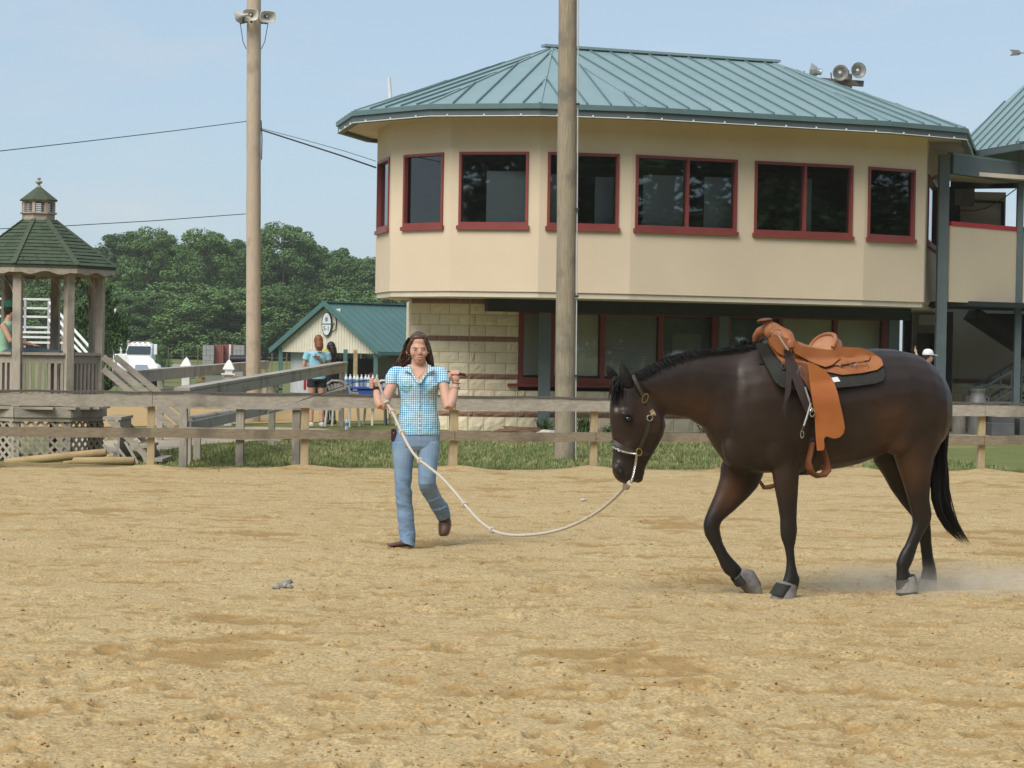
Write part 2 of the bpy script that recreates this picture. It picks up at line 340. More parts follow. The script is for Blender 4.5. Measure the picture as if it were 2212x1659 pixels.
R8 = hd(V7, 101, 1.5); R9 = hd(R8, 135, 2.0); R10 = hd(R9, 168, 2.0)
B13 = hd(V0, 76, 1.5); B12 = hd(B13, 45, 2.0); B11 = hd(B12, 22, 2.0)
plan = front+[R8, R9, R10, B11, B12, B13]; NPl = len(plan)
A2 = V5-V4; A2 = A1+AX*((at(1675, 135, 47.6)-A1).dot(AX)); A2.z = 0
ZR = 7.50
BLD = thing('office_building', 'two-storey tan stucco building with green metal roof and red-framed windows', 'building', (A1.x, A1.y, -0.06))
def up(p, z): return Vector((p.x, p.y, z))
# eave outline: offset the plan
def offset(pl, d):
    n = len(pl); out = []
    for i in range(n):
        a, b, c = pl[i-1], pl[i], pl[(i+1) % n]
        d1 = (b-a).normalized(); d2 = (c-b).normalized(); n1 = Vector((d1.y, -d1.x, 0)); n2 = Vector((d2.y, -d2.x, 0))
        k = (n1+n2); k = k/(1+n1.dot(n2)); out.append(b+k*d)
    return out
# windows as pixel boxes (left, right, top, bottom-of-glass frame, bottom of sill) on front facet i (between corner i and i+1)
WIN = [(0, 814, 836, (338, 332), 489, 497, 0), (1, 874, 960, (329, 322), 484, 494, 0), (2, 993, 1143, (322, 322), 483, 493, 0), (3, 1184, 1338, (321, 326), 484, 496, 0),
       (4, 1374, 1593, (327, 338), 490, 505, 1), (4, 1631, 1843, (341, 351), 500, 514, 1), (5, 1876, 1977, (355, 361), 507, 522, 0), (6, 1997, 2018, (366, 374), 509, 527, 0)]
openings = {}
for fi, xl, xr, yt, yb, ys, mul in WIN:
    a, b = front[fi], front[fi+1]; d = (b-a).normalized(); nrm = Vector((d.y, -d.x, 0))
    q = [onplane(xl, yt[0], a, nrm), onplane(xr, yt[1], a, nrm), onplane((xl+xr)/2, yb, a, nrm), onplane((xl+xr)/2, ys, a, nrm)]
    ul, ur = (q[0]-a).dot(d), (q[1]-a).dot(d)
    if fi == 0: ul, ur = 0.10*(b-a).length, 0.90*(b-a).length
    if fi == 6: ul, ur = 0.14*(b-a).length, 0.86*(b-a).length
    openings.setdefault(fi, []).append((ul, ur, mul))
WZ0, WZS, WZ1 = 3.685, 3.76, 5.10      # sill bottom, frame bottom, frame top
wth = 0.22
for fi in range(NPl):
    a, b = plan[fi], plan[(fi+1) % NPl]; d = (b-a).normalized(); nrm = Vector((d.y, -d.x, 0)); L = (b-a).length
    ops = openings.get(fi, []) if fi < 7 else []
    mb = MB()
    def slab(u0, u1, z0, z1):
        if u1-u0 < 1e-3: return
        p = [a+d*u0, a+d*u1]; mb.prism([up(p[0], z0), up(p[1], z0), up(p[1], z1), up(p[0], z1)], -nrm*wth)
    if 8 <= fi <= 12:
        slab(0, L, ZB, 3.4); mb.build('upper_wall', stucco, BLD); mb = MB(); slab(0, L, 5.1, ZT)
    elif ops:
        slab(0, L, ZB, WZS); slab(0, L, WZ1, ZT); u = 0
        for ul, ur, m_ in sorted(ops): slab(u, ul, WZS, WZ1); u = ur
        slab(u, L, WZS, WZ1)
    else: slab(0, L, ZB, ZT)
    mb.build('upper_wall', stucco, BLD)
    for ul, ur, m_ in ops:
        wmb = MB(); fw, fd = 0.048, 0.12
        def fr(u0, u1, z0, z1, out=0.03, dep=fd):
            p = [a+d*u0+nrm*out, a+d*u1+nrm*out]; wmb.prism([up(p[0], z0), up(p[1], z0), up(p[1], z1), up(p[0], z1)], -nrm*dep)
        fr(ul, ul+fw, WZS, WZ1); fr(ur-fw, ur, WZS, WZ1); fr(ul+fw, ur-fw, WZ1-fw, WZ1); fr(ul+fw, ur-fw, WZS, WZS+fw*1.3)
        if m_: uc = (ul+ur)/2+(.02 if fi == 4 else 0); fr(uc-fw*.5, uc+fw*.5, WZS+fw*1.3, WZ1-fw)
        w = wmb.build('window', redpaint, BLD)
        s = MB(); p0, p1 = a+d*(ul-.03)+nrm*.06, a+d*(ur+.03)+nrm*.06
        s.prism([up(p0, WZ0), up(p1, WZ0), up(p1, WZS-.002), up(p0, WZS-.002)], -nrm*.10); s.build('sill', redpaint, w)
        segs = [(ul+fw, ur-fw)] if not m_ else [(ul+fw, uc-fw*.5), (uc+fw*.5, ur-fw)]
        for g0, g1 in segs:
            g = MB(); p0, p1 = a+d*g0-nrm*.05, a+d*g1-nrm*.05
            g.prism([up(p0, WZS+fw*1.3), up(p1, WZS+fw*1.3), up(p1, WZ1-fw), up(p0, WZ1-fw)], -nrm*.008); g.build('pane', gls, w)
            for (s0, s1, z0, z1) in ((g0, g0+.025, WZS+fw*1.3, WZ1-fw), (g1-.025, g1, WZS+fw*1.3, WZ1-fw)):
                g = MB(); p0, p1 = a+d*s0-nrm*.065, a+d*s1-nrm*.065; g.prism([up(p0, z0), up(p1, z0), up(p1, z1), up(p0, z1)], -nrm*.03); g.build('sash', steel, w)
# upper floor slab (its underside is the soffit over the ground floor), ceiling, inner boards
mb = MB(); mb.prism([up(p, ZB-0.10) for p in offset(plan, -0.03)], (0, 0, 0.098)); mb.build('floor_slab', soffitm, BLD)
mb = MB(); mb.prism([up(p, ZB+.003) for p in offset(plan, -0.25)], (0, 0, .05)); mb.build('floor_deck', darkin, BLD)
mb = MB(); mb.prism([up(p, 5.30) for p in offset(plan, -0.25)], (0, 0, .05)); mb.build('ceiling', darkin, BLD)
for (x0, x1, yt, Y) in ((935, 958, 374, 43.6), (1050, 1141, 369, 42.6), (1184, 1212, 376, 42.55), (1284, 1330, 382, 42.75), (1388, 1478, 378, 43.05), (1520, 1582, 382, 43.45), (1742, 1752, 386, 44.6)):
    p0, p1, pt = at(x0, 480, Y), at(x1, 480, Y), at(x0, yt, Y); mb = MB()
    mb.prism([up(p0, ZB+.054), up(p1, ZB+.054), up(p1, pt.z), up(p0, pt.z)], (0, .03, 0)); mb.build('partition_board', panelm, BLD)
# core wall behind the windows, so that the room has depth
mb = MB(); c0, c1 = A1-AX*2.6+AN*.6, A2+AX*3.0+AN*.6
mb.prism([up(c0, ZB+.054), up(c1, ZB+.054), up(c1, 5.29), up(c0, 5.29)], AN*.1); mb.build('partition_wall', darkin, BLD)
# ---- roof
EV = offset(plan, 0.74); ZE = 5.90
def clip(poly, p, n):
    out = []
    for i in range(len(poly)):
        A, B = poly[i], poly[(i+1) % len(poly)]; da, db = (A-p).dot(n), (B-p).dot(n)
        if da >= 0: out.append(A)
        if (da >= 0) != (db >= 0): out.append(A+(B-A)*(da/(da-db)))
    return out
def metal_roof(poly, e0, e1, parent, pitch=0.42, off=0.0, th=0.015, mpan=None, mseam=None):
    d = (e1-e0).normalized(); nn = d.cross((sum((p for p in poly), Vector())/len(poly))-e0).normalized()
    if nn.z < 0: nn = -nn
    us = [(p-e0).dot(d) for p in poly]; u = math.floor(min(us)/pitch)*pitch+off*pitch; k = 0
    while u < max(us):
        q = clip(clip(poly, e0+d*u, d), e0+d*(u+pitch), -d)
        if len(q) >= 3:
            area = sum(((q[i]-q[0]).cross(q[i+1]-q[0])).length for i in range(1, len(q)-1))/2
            if area > 0.004:
                mb = MB(); mb.prism(q, -nn*th); pan = mb.build('roof_panel', mpan or teal, parent)
                sl_ = [p for p in q if abs((p-e0).dot(d)-u) < 1e-4]
                if len(sl_) >= 2:
                    dist = max(((x-y).length, x, y) for x in sl_ for y in sl_ if x is not y) if len(sl_) > 1 else None
                    if dist and dist[0] > .15:
                        s = MB(); s.beam(dist[1]+nn*.016, dist[2]+nn*.016, .022, .034, nn); s.build('seam', mseam or teal_seam, pan)
        u += pitch
ap1, ap2 = up(A1, ZR), up(A2, ZR)
fmid = [i for i in range(NPl)]
for i in range(NPl):
    e0, e1 = up(EV[i], ZE), up(EV[(i+1) % NPl], ZE)
    apex = ap1 if (i <= 3 or i >= 11) else ap2
    poly = [e0, e1, ap2, ap1] if i == 4 else ([e0, e1, ap1, ap2] if i == 10 else [e0, e1, apex])
    if i in (8, 9, 10, 11, 12):
        mb = MB(); mb.prism(poly, (0, 0, -.02)); mb.build('roof_slope', teal, BLD)
    else: metal_roof(poly, e0, e1, BLD, pitch=0.43)
# hips and ridge caps
for i, apx in [(k, ap1) for k in (0, 1, 2, 3, 4)]+[(k, ap2) for k in (5, 6, 7)]:
    mb = MB(); mb.beam(up(EV[i], ZE)+V(0, 0, .012), apx+V(0, 0, .012), .05, .02); mb.build('hip_cap', teal, BLD)
mb = MB(); mb.beam(ap1-AX*.2+V(0, 0, .03), ap2+AX*.15+V(0, 0, .03), .22, .05); mb.build('ridge_cap', teal, BLD)
# gutter and fascia per eave edge, soffit ring, string of clips under the gutter
G1 = offset(plan, 0.80); G0 = offset(plan, 0.70)
for i in range(NPl):
    j = (i+1) % NPl
    mb = MB(); mb.prism([up(G0[i], ZE-.095), up(G1[i], ZE-.095), up(G1[i], ZE-.012), up(G0[i], ZE-.012)], G1[j]-G1[i])
    mb = MB(); mb.add([up(G1[i], ZE-.10), up(G1[j], ZE-.10), up(G1[j], ZE-.012), up(G1[i], ZE-.012), up(G0[i], ZE-.10), up(G0[j], ZE-.10), up(G0[j], ZE-.012), up(G0[i], ZE-.012)],
              [(0, 1, 2, 3), (4, 5, 6, 7), (0, 1, 5, 4), (3, 2, 6, 7), (0, 3, 7, 4), (1, 2, 6, 5)]); gt = mb.build('gutter', teal_seam, BLD)
    H1, H0 = offset(plan, 0.76), offset(plan, 0.66)
    mb = MB(); mb.add([up(H1[i], ZE-.235), up(H1[j], ZE-.235), up(H1[j], ZE-.103), up(H1[i], ZE-.103), up(H0[i], ZE-.235), up(H0[j], ZE-.235), up(H0[j], ZE-.103), up(H0[i], ZE-.103)],
              [(0, 1, 2, 3), (4, 5, 6, 7), (0, 1, 5, 4), (3, 2, 6, 7), (0, 3, 7, 4), (1, 2, 6, 5)]); fs_ = mb.build('fascia', steel, BLD)
    L = (H1[j]-H1[i]).length; nK = max(1, int(L/.62))
    for k in range(nK):
        c = MB(); p = H1[i].lerp(H1[j], (k+.5)/nK); n_ = (H1[j]-H1[i]).normalized(); n_ = Vector((n_.y, -n_.x, 0))
        c.beam(up(p, ZE-.225)+n_*.012, up(p, ZE-.19)+n_*.012, .03, .03); c.build('light_clip', white, fs_)
    c = MB(); c.tube([up(H1[i], ZE-.225)+n_*.012, up(H1[j], ZE-.225)+n_*.012], .009, 5); c.build('light_string', white, fs_)
mb = MB(); o_, i_ = offset(plan, 0.655), offset(plan, -.15); r1 = [up(p, ZE-.16) for p in o_]; r2 = [up(p, ZE-.16) for p in i_]; n_ = NPl
mb.add(r1+r2+[p+V(0, 0, .02) for p in r1+r2], [(k, (k+1) % n_, n_+(k+1) % n_, n_+k) for k in range(n_)]+[(2*n_+k, 2*n_+(k+1) % n_, 3*n_+(k+1) % n_, 3*n_+k) for k in range(n_)]); mb.build('eave_soffit', soffitm, BLD)
p = at(843, 204, 44.5); mb = MB(); mb.tube([p+V(.02, 0, -.35), p+V(0, 0, .0), p+V(-.03, 0, .32)], .036, 10); mb.build('vent_pipe', white, BLD)
# ---- ground floor: split-face block wall, left part (two facets) then the window bay
L0 = Vector(((886-1106)/F*44.6, 44.6, 0)); L1 = walk(L0, 1013, -21); L2 = walk(L1, 1119, 6); L3 = walk(L2, 1935, 15)
Lb = [L0, L1, L2]
courses = []; z = -0.06
for kind in ('b', 's', 'b', 'b', 'b', 's', 'b', 'b', 'b', 's', 'b', 'b', 'b', 's'):
    h = 0.272 if not courses else (0.206 if kind == 'b' else 0.10)
    courses.append((kind, z, z+h)); z += h
BLK = {}
def block_mesh(L, h, m, r):
    key = (round(L, 3), round(h, 3), m.name, r)
    if key not in BLK:
        rnd = random.Random(hash(key) % 9999); mb = MB(); nx = 5; g = .006
        vs = [];
        for j in range(4):
            for i in range(nx):
                e = (i in (0, nx-1)) or (j in (0, 3)); vs.append((g+(L-2*g)*i/(nx-1), -(.0 if e else rnd.uniform(.006, .028)), g+(h-2*g)*j/3))
        fs = [(j*nx+i, j*nx+i+1, (j+1)*nx+i+1, (j+1)*nx+i) for j in range(3) for i in range(nx-1)]
        b_ = len(vs); vs += [(g, .03, g), (L-g, .03, g), (L-g, .03, h-g), (g, .03, h-g)]
        fs += [(0, b_, b_+1, nx-1)+tuple(range(nx-2, 0, -1)), (3*nx, 3*nx+nx-1, b_+2, b_+3), (0, 3*nx, b_+3, b_), (nx-1, b_+1, b_+2, 4*nx-1)]
        mb.add(vs, fs); BLK[key] = mb.mesh('block', m)
    return BLK[key]
def block_wall(p, q, cs, parent, ph=0.0, zmax=9, wl=None):
    d = (q-p).normalized(); L = (q-p).length; nrm = Vector((d.y, -d.x, 0)); R = Matrix((d, -nrm, V(0, 0, 1))).transposed().to_4x4()
    zt = min(zmax, cs[-1][2]); w = MB(); w.prism([up(p, cs[0][1]), up(q, cs[0][1]), up(q, zt), up(p, zt)], -nrm*.2)
    wall = w.build('lower_wall', mortar, parent)
    for ci, (k, z0, z1) in enumerate(cs):
        if z1 > zmax+.01: break
        u = -(0.2 if ci % 2 else 0)-ph
        while u < L-.001:
            a_, b_ = max(u, 0), min(u+.4, L)
            if b_-a_ > .03:
                M_ = Matrix.Translation(up(p+d*a_+nrm*.006, z0)) @ R
                link('block', block_mesh(b_-a_, z1-z0, blockm if k == 'b' else blockb, random.randint(0, 3)), wall, M_)
            u += .4
    return wall
block_wall(L0, L1, courses, BLD); block_wall(L1, L2, courses, BLD, .1)
dW = (L3-L2).normalized(); nW = Vector((dW.y, -dW.x, 0))
wz0 = 0.86; block_wall(L2, L3, [c for c in courses if c[2] < .9], BLD, .05)
side = L3+Vector((-nW.x, -nW.y, 0))*3.5
mb = MB(); mb.prism([up(L3, -.06), up(side, -.06), up(side, 2.45), up(L3, 2.45)], dW*-.2); mb.build('end_wall', stucco, BLD)
lb = L0+Vector((-.3, 4.5, 0)); mb = MB(); mb.prism([up(L0, -.06), up(lb, -.06), up(lb, 2.45), up(L0, 2.45)], V(.2, 0, 0)); mb.build('end_wall', blockm, BLD)
# window bay: panes with blinds between red posts; pixel columns of the posts
posts_x = [(1119, 1130), (1188, 1197), (1296, 1306), (1422, 1432), (1538, 1550), (1572, 1576), (1682, 1688), (1800, 1807), (1904, 1919)]
WT = 2.28
def wp(x): d = ray(x, 760); n = nW; return CAM+d*((L2-CAM).dot(n)/d.dot(n))
fr = MB(); e0, e1 = wp(1119), wp(1919)
for z0, z1, o_ in ((wz0-.0, wz0+.12, .05), (WT-.08, WT, .03)):
    fr.prism([up(e0+nW*o_, z0), up(e1+nW*o_, z0), up(e1+nW*o_, z1), up(e0+nW*o_, z1)], -nW*.14)
sl2 = MB(); sl2.prism([up(e0-dW*.2+nW*.09, wz0-.06), up(e1+dW*.1+nW*.09, wz0-.06), up(e1+dW*.1+nW*.09, wz0-.002), up(e0-dW*.2+nW*.09, wz0-.002)], -nW*.2)
for x0, x1 in posts_x:
    a, b = wp(x0)+nW*.032, wp(x1)+nW*.032; fr.prism([up(a, wz0+.12), up(b, wz0+.12), up(b, WT-.08), up(a, WT-.08)], -nW*.12)
BAY = fr.build('window', redpaint, BLD); sl2.build('sill', redpaint, BAY)
blind_l = mat('cream_blind', (0.84, 0.82, 0.68), (0.80, 0.78, 0.65), scale=2, rough=.7)
blind_d = mat('grey_blind', (0.58, 0.59, 0.55), (0.54, 0.55, 0.51), scale=2, rough=.7)
gls2 = glass('ground_glass', (0.95, 0.96, 0.95), 0.0)
kinds = ['l', 'l', 'd', 'g', None, 'g', 'l', 'l']
for k, kd in enumerate(kinds):
    xa, xb = posts_x[k][1], posts_x[k+1][0]; a, b = wp(xa), wp(xb)
    if kd is None:
        mb = MB(); mb.prism([up(a, wz0), up(b, wz0), up(b, WT), up(a, WT)], -nW*.1); mb.build('wall_pier', steel, BLD); continue
    g = MB(); g.prism([up(a-nW*.03, wz0+.12), up(b-nW*.03, wz0+.12), up(b-nW*.03, WT-.08), up(a-nW*.03, WT-.08)], -nW*.008); g.build('pane', gls2 if kd != 'g' else gls, BAY)
    bl = MB(); zz = wz0+.16; a2, b2 = a-nW*.075+dW*.02, b-nW*.075-dW*.02
    if kd == 'g': zz = wz0+.2
    while zz < WT-.1:
        bl.prism([up(a2, zz), up(b2, zz), up(b2-nW*.008, zz+(.030 if kd == 'l' else .024)), up(a2-nW*.008, zz+(.030 if kd == 'l' else .024))], (0, 0, .003)); zz += .032
    o = bl.build('blind_slats', blind_l if kd == 'l' else blind_d, BAY); o['kind'] = 'stuff'
# dark room behind the blinds
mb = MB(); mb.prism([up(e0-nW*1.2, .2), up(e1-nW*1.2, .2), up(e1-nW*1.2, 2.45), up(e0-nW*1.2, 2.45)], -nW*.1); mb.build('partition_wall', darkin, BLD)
# paper notice taped inside the window
a, b = wp(1453), wp(1516); mb = MB(); mb.prism([up(a-nW*.042, 1.48), up(b-nW*.042, 1.47), up(b-nW*.042, 1.86), up(a-nW*.042, 1.87)], -nW*.003)
tag(mb.build('paper_notice', mat('paper', (0.72, 0.66, 0.55), (0.68, 0.62, 0.51), scale=3, rough=.8)), 'blank cream paper notice taped inside ground-floor window above the horse', 'notice')
# header beam, columns
mb = MB(); h0, h1 = L2-dW*.75+nW*.55, L3+dW*.05+nW*.55
mb.prism([up(h0, 2.22), up(h1, 2.22), up(h1, 2.455), up(h0, 2.455)], -nW*.3); mb.build('header_beam', dksteel, BLD)
for x0, x1 in ((1163, 1189), (1551, 1572), (1917, 1940)):
    c = at((x0+x1)/2, 800, (wp((x0+x1)/2)+nW*.5).y); w_ = (x1-x0)/F*c.y
    mb = MB(); mb.box((c.x, c.y, (2.218-.06)/2), (w_, w_, 2.278)); mb.build('column', steel, BLD, bevel=.006)
# ---- things on and behind the roof
def flood(p, aim, name='floodlight', back=False, lab='', par=None):
    R = Vector(aim).to_track_quat('Z', 'Y').to_matrix()*.78; t_ = thing(name, lab, 'floodlight', p, 'floodlights on the pole behind the roof')
    mb = MB(); mb.lathe(p, [(.0, -.26), (.09, -.26), (.10, -.14), (.12, -.12), (.17, -.06), (.215, .02), (.24, .05), (.245, .07), (.225, .07), (.20, .03), (.11, -.09), (.0, -.10)], 20, R); mb.build('reflector', alu, t_, smooth=True)
    mb = MB(); mb.ell(Vector(p)+R @ V(0, 0, -.03), (.05, .05, .07), R); mb.build('bulb', white, t_, smooth=True)
    mb = MB(); mb.tube([Vector(p)+V(-.22, 0, 0), Vector(p)+V(-.2, 0, -.2), Vector(p)+V(0, 0, -.34)], .018, 6); mb.build('yoke', steel, t_); return t_
alu = mat('brushed_aluminium', (0.62, 0.60, 0.55), (0.5, 0.48, 0.44), scale=6, rough=.3, metal=.8)
oldwood = mat('old_timber', (0.20, 0.155, 0.105), (0.14, 0.11, 0.075), scale=4, stretch=(1, 8, 8), rough=.9)
YF = 55.0
pc = at(1826, 179, YF); mb = MB(); mb.tube([V(pc.x+.1, YF+.35, -.06), V(pc.x+.1, YF+.35, pc.z+.25)], [.16, .11], 12)
FP = thing('light_pole', 'tall timber light pole with crossarm behind the office roof', 'pole', (pc.x+.1, YF+.35, -.06)); mb.build('pole', oldwood, FP, smooth=True)
mb = MB(); mb.beam(at(1740, 172, YF), at(1865, 181, YF), .14, .13); mb.build('crossarm', oldwood, FP)
flood(at(1757, 154, YF-.2), (-.9, .3, .1), lab='floodlight turned left, leftmost of the three above the roof')
flood(at(1815, 157, YF-.2), (.02, -1, -.12), lab='round floodlight facing forward, middle of the three above the roof')
flood(at(1853, 152, YF-.2), (.25, -1, -.05), lab='round floodlight tilted right, rightmost of the three above the roof')
# ================================================================ stair tower to the right of the building
greyw = lambda ax, nm, a=(.42, .385, .325), b=(.31, .28, .235): mat('weathered_'+nm+ax, a, b, scale=5, stretch=(1.2, 9, 9) if ax == 'x' else (9, 9, 1.2), rough=.92, bump=.004, bscale=18, c3=(.17, .155, .125), s3=2.3, lo3=.52, hi3=.75)
plaster = mat('pale_plaster', (0.50, 0.48, 0.44), (0.44, 0.42, 0.38), scale=2, rough=.9)
TW = thing('stair_tower', 'open steel stair tower with tan balcony, red handrail and green pyramid roof', 'tower', at(2120, 930, 47)*1.0)
def col(x, Y, z1, w, m=steel, par=TW, z0=-.06, nm='column'):
    c = at(x, 760, Y); mb = MB(); mb.box((c.x, c.y, (z0+z1)/2), (w, w, z1-z0)); return mb.build(nm, m, par, bevel=.006)
col(2031, 45.4, 5.46, .20); col(2197, 47.0, 5.70, .13); col(2049, 48.6, 2.45, .14, dksteel)
col(1960, 50.2, 2.45, .20, dksteel); col(2375, 47.5, 5.4, .13)
c1, c2, c3_ = at(2031, 760, 45.4), at(2197, 760, 47), at(2375, 760, 47.5)
mb = MB(); mb.beam(up(c1, 5.28)+V(.12, .0, 0), up(c2, 5.24)-V(.07, 0, 0), .16, .36); mb.build('edge_beam', steel, TW)
mb = MB(); mb.beam(up(c1, 5.49)+V(.12, -.02, 0), up(c2, 5.45)-V(.07, .02, 0), .12, .05); mb.build('edge_channel', teal_seam, TW)
mb = MB(); mb.beam(up(c2, 5.3)+V(.07, 0, 0), up(c3_, 5.3)-V(.07, 0, 0), .16, .36); mb.build('edge_beam', steel, TW)
# balcony panels, red cap
mb = MB(); mb.beam(up(c1, 3.335)+V(.11, .05, 0), up(c2, 3.335)+V(-.07, .05, 0), .14, 1.49); bp = mb.build('balcony_panel', stucco, TW)
mb = MB(); mb.beam(up(c1, 4.125)+V(.11, .05, 0), up(c2, 4.125)+V(-.07, .05, 0), .17, .085); mb.build('handrail', redrail, TW)
mb = MB(); mb.beam(up(c2, 3.335)+V(.07, .05, 0), up(c3_, 3.335)+V(-.07, .05, 0), .14, 1.49); mb.build('balcony_panel', stucco, TW)
mb = MB(); mb.beam(up(c2, 4.125)+V(.07, .05, 0), up(c3_, 4.125)+V(-.07, .05, 0), .17, .085); mb.build('handrail', redrail, TW)
mb = MB(); b0, b1 = c1+V(.1, .13, 0), c3_+V(0, .13, 0)
mb.prism([up(b0, 2.52), up(b1, 2.52), up(b1+V(0, 3, 0), 2.52), up(b0+V(0, 3, 0), 2.52)], (0, 0, .1)); mb.build('balcony_deck', dksteel, TW)
mb = MB(); mb.prism([up(b0, 5.10), up(b1, 5.10), up(b1+V(0, 1.6, 0), 5.10), up(b0+V(0, 1.6, 0), 5.10)], (0, 0, .08)); mb.build('balcony_ceiling', soffitm, TW)
# back screen on the balcony: boards with door frame and a grey cabinet
s0, s1 = at(2052, 520, 49.2), at(2171, 520, 49.2)
mb = MB(); mb.prism([up(s0, 2.63), up(s1, 2.63), up(s1, 5.02), up(s0, 5.02)], (0, .08, 0)); mb.build('screen_wall', plaster, TW)
mb = MB(); mb.beam(at(2070, 434, 49.1), at(2168, 437, 49.1), .06, .05); mb.build('door_head', dksteel, TW)
mb = MB(); mb.beam(at(2166, 437, 49.1), at(2165, 500, 49.1), .06, .05); mb.build('door_jamb', dksteel, TW)
mb = MB(); mb.beam(at(2060, 404, 48.9), at(2060, 505, 48.9), .20, .20); mb.build('column', dksteel, TW)
mb = MB(); mb.beam(at(2058, 400, 48.8), at(2196, 398, 47.6), .16, .16); mb.build('roof_joist', dksteel, TW)
q = at(2082, 418, 48.9); mb = MB(); mb.box(q, (.42, .22, .52)); mb.build('electric_cabinet', mat('grey_cabinet', (.16, .17, .17), rough=.5), TW, bevel=.01)
mb = MB(); mb.tube([at(2073, 432, 49), at(2073, 500, 49)], .015, 6); mb.build('conduit', dksteel, TW)
mb = MB(); mb.tube([at(2060, 454, 48.6), at(2100, 456, 48.4), at(2130, 450, 48), at(2165, 430, 47.6), at(2195, 408, 47.1)], .011, 6); mb.build('cable', dksteel, TW)
# pyramid roof
zE = 5.80; ra, rb = at(2044, 338, 49.5), at(2206, 321, 46.2); rc = rb+V(2.0, .2, 0); rd = rc+V(1.4, 1.5, 0); re_ = ra+V(.4, 2.2, 0); rf_ = rd+V(-.5, 2.6, 0)
apx = at(2335, 70, 49.3); rr = [up(p, zE) for p in (ra, rb, rc, rd, rf_, re_)]
for i in range(6):
    po = [rr[i], rr[(i+1) % 6], apx]
    if i in (0, 1): metal_roof(po, rr[i], rr[(i+1) % 6], TW, pitch=.40)
    else: mb = MB(); mb.prism(po, (0, 0, -.02)); mb.build('roof_slope', teal, TW)
    mb = MB(); mb.beam(rr[i]-V(0, 0, .08), rr[(i+1) % 6]-V(0, 0, .08), .06, .12); mb.build('fascia', steel, TW)
mb = MB(); mb.beam(rr[1]+V(0, 0, .02), apx+V(0, 0, .02), .12, .03); mb.build('hip_cap', teal, TW)
# ground floor of the tower: plaster wall with block base, door, stairs
w0, w1 = at(1990, 760, 50.6), at(2330, 760, 50.6)
mb = MB(); mb.prism([up(w0, 1.02), up(w1, 1.02), up(w1, 3.0), up(w0, 3.0)], (0, .15, 0)); mb.build('back_wall', plaster, TW)
ccs = [(k, z0, z1) for k, z0, z1 in courses if z1 < 1.06]; block_wall(at(2060, 760, 50.5), at(2330, 760, 50.5), ccs, TW)
door0, door1 = at(1992, 700, 49.6), at(2022, 700, 49.6)
mb = MB(); mb.prism([up(door0-V(.2, 0, 0), -.06), up(door1+V(.1, 0, 0), -.06), up(door1+V(.1, 0, 0), 2.45), up(door0-V(.2, 0, 0), 2.45)], (0, .1, 0)); dr = mb.build('door_surround', mat('grey_door', (.24, .235, .22), (.2, .195, .185), rough=.7), TW)
mb = MB(); d0, d1 = at(1983, 722, 49.55), at(2020, 722, 49.55); mb.prism([up(d0, 1.0), up(d1, 1.0), up(d1, 2.0), up(d0, 2.0)], (0, .02, 0)); mb.build('pane', mat('dark_pane', (.02, .022, .022), rough=.1, spec=.6), dr)
mb = MB(); d0, d1 = at(1985, 690, 49.55), at(2020, 690, 49.55); mb.prism([up(d0, 2.18), up(d1, 2.18), up(d1, 2.4), up(d0, 2.4)], (0, .02, 0)); mb.build('panel', plaster, dr)
# lower flight rises to the right, upper flight returns to the left
sA, sB = at(2105, 900, 48.2), at(2330, 900, 48.2)
for k in range(9):
    t_ = k/9; x = sA.x+(sB.x-sA.x)*t_; mb = MB(); mb.box((x+.14, sA.y, .10+.145*k), (.29, 1.0, .04)); mb.build('tread', dksteel, TW)
mb = MB(); mb.beam(up(sA, -.02)-V(.1, .52, 0), up(sB, 1.32)-V(0, .52, 0), .05, .2); mb.build('stringer', dksteel, TW)
mb = MB(); mb.beam(V(sA.x+.1, sA.y+1.0, 2.42), V(sB.x+.2, sA.y+1.0, .98), 1.3, .22); mb.build('upper_flight', dksteel, TW)
mb = MB(); mb.prism([V(sA.x+.35, sA.y+1.3, 2.45), V(sB.x+.3, sA.y+1.3, 1.1), V(sB.x+.3, sA.y+1.3, 2.45)], (0, .06, 0)); mb.build('flight_panel', dksteel, TW)
for dy, nm in ((-.56, 0), (.5, 1)):
    a, b = V(sA.x-.02, sA.y+dy, .84), V(sB.x+.2, sA.y+dy, 2.28)
    for off in (.0, -.42, -.75):
        mb = MB(); mb.beam(a+V(0, 0, off), b+V(0, 0, off), .05, .05); mb.build('handrail', steel, TW)
    for k in range(12):
        p = a.lerp(b, k/11); mb = MB(); mb.beam(p-V(0, 0, .01), p-V(0, 0, .9 if k == 0 else .75), .025, .025); mb.build('baluster', steel, TW)
for (x0, y0, x1, y1, Y) in ((2077, 836, 2122, 836, 47.4), (2132, 836, 2186, 836, 47.6), (2112, 869, 2200, 870, 47.2)):
    mb = MB(); mb.beam(at(x0, y0, Y), at(x1, y1, Y), .06, .05); mb.build('handrail', steel, TW)
for (x0, x1, y0, y1, Y) in ((2142, 2192, 895, 912, 46.2), (2142, 2192, 915, 934, 45.8), (2203, 2260, 905, 925, 46.4)):
    a, b = at(x0, y1, Y), at(x1, y0, Y); mb = MB(); mb.box(((a.x+b.x)/2, Y+.4, (b.z-.06)/2), (b.x-a.x, .8, b.z+.06)); mb.build('stair_base', mat('dark_concrete', (.10, .105, .105), (.075, .08, .08), scale=3, rough=.9), TW, bevel=.01)
sheet('concrete_walk', [(1930, 938.5), (2500, 948), (2500, 934), (1930, 925.5)], -.045, mco)
c = at(2110, 932, 46.6); g = thing('milk_can', 'big dented grey milk can standing by the stair rail', 'milk can', (c.x, c.y, -.045))
canm = mat('galvanised', (.27, .265, .25), (.20, .195, .185), scale=5, rough=.6, metal=.25, c3=(.15, .14, .13), s3=4)
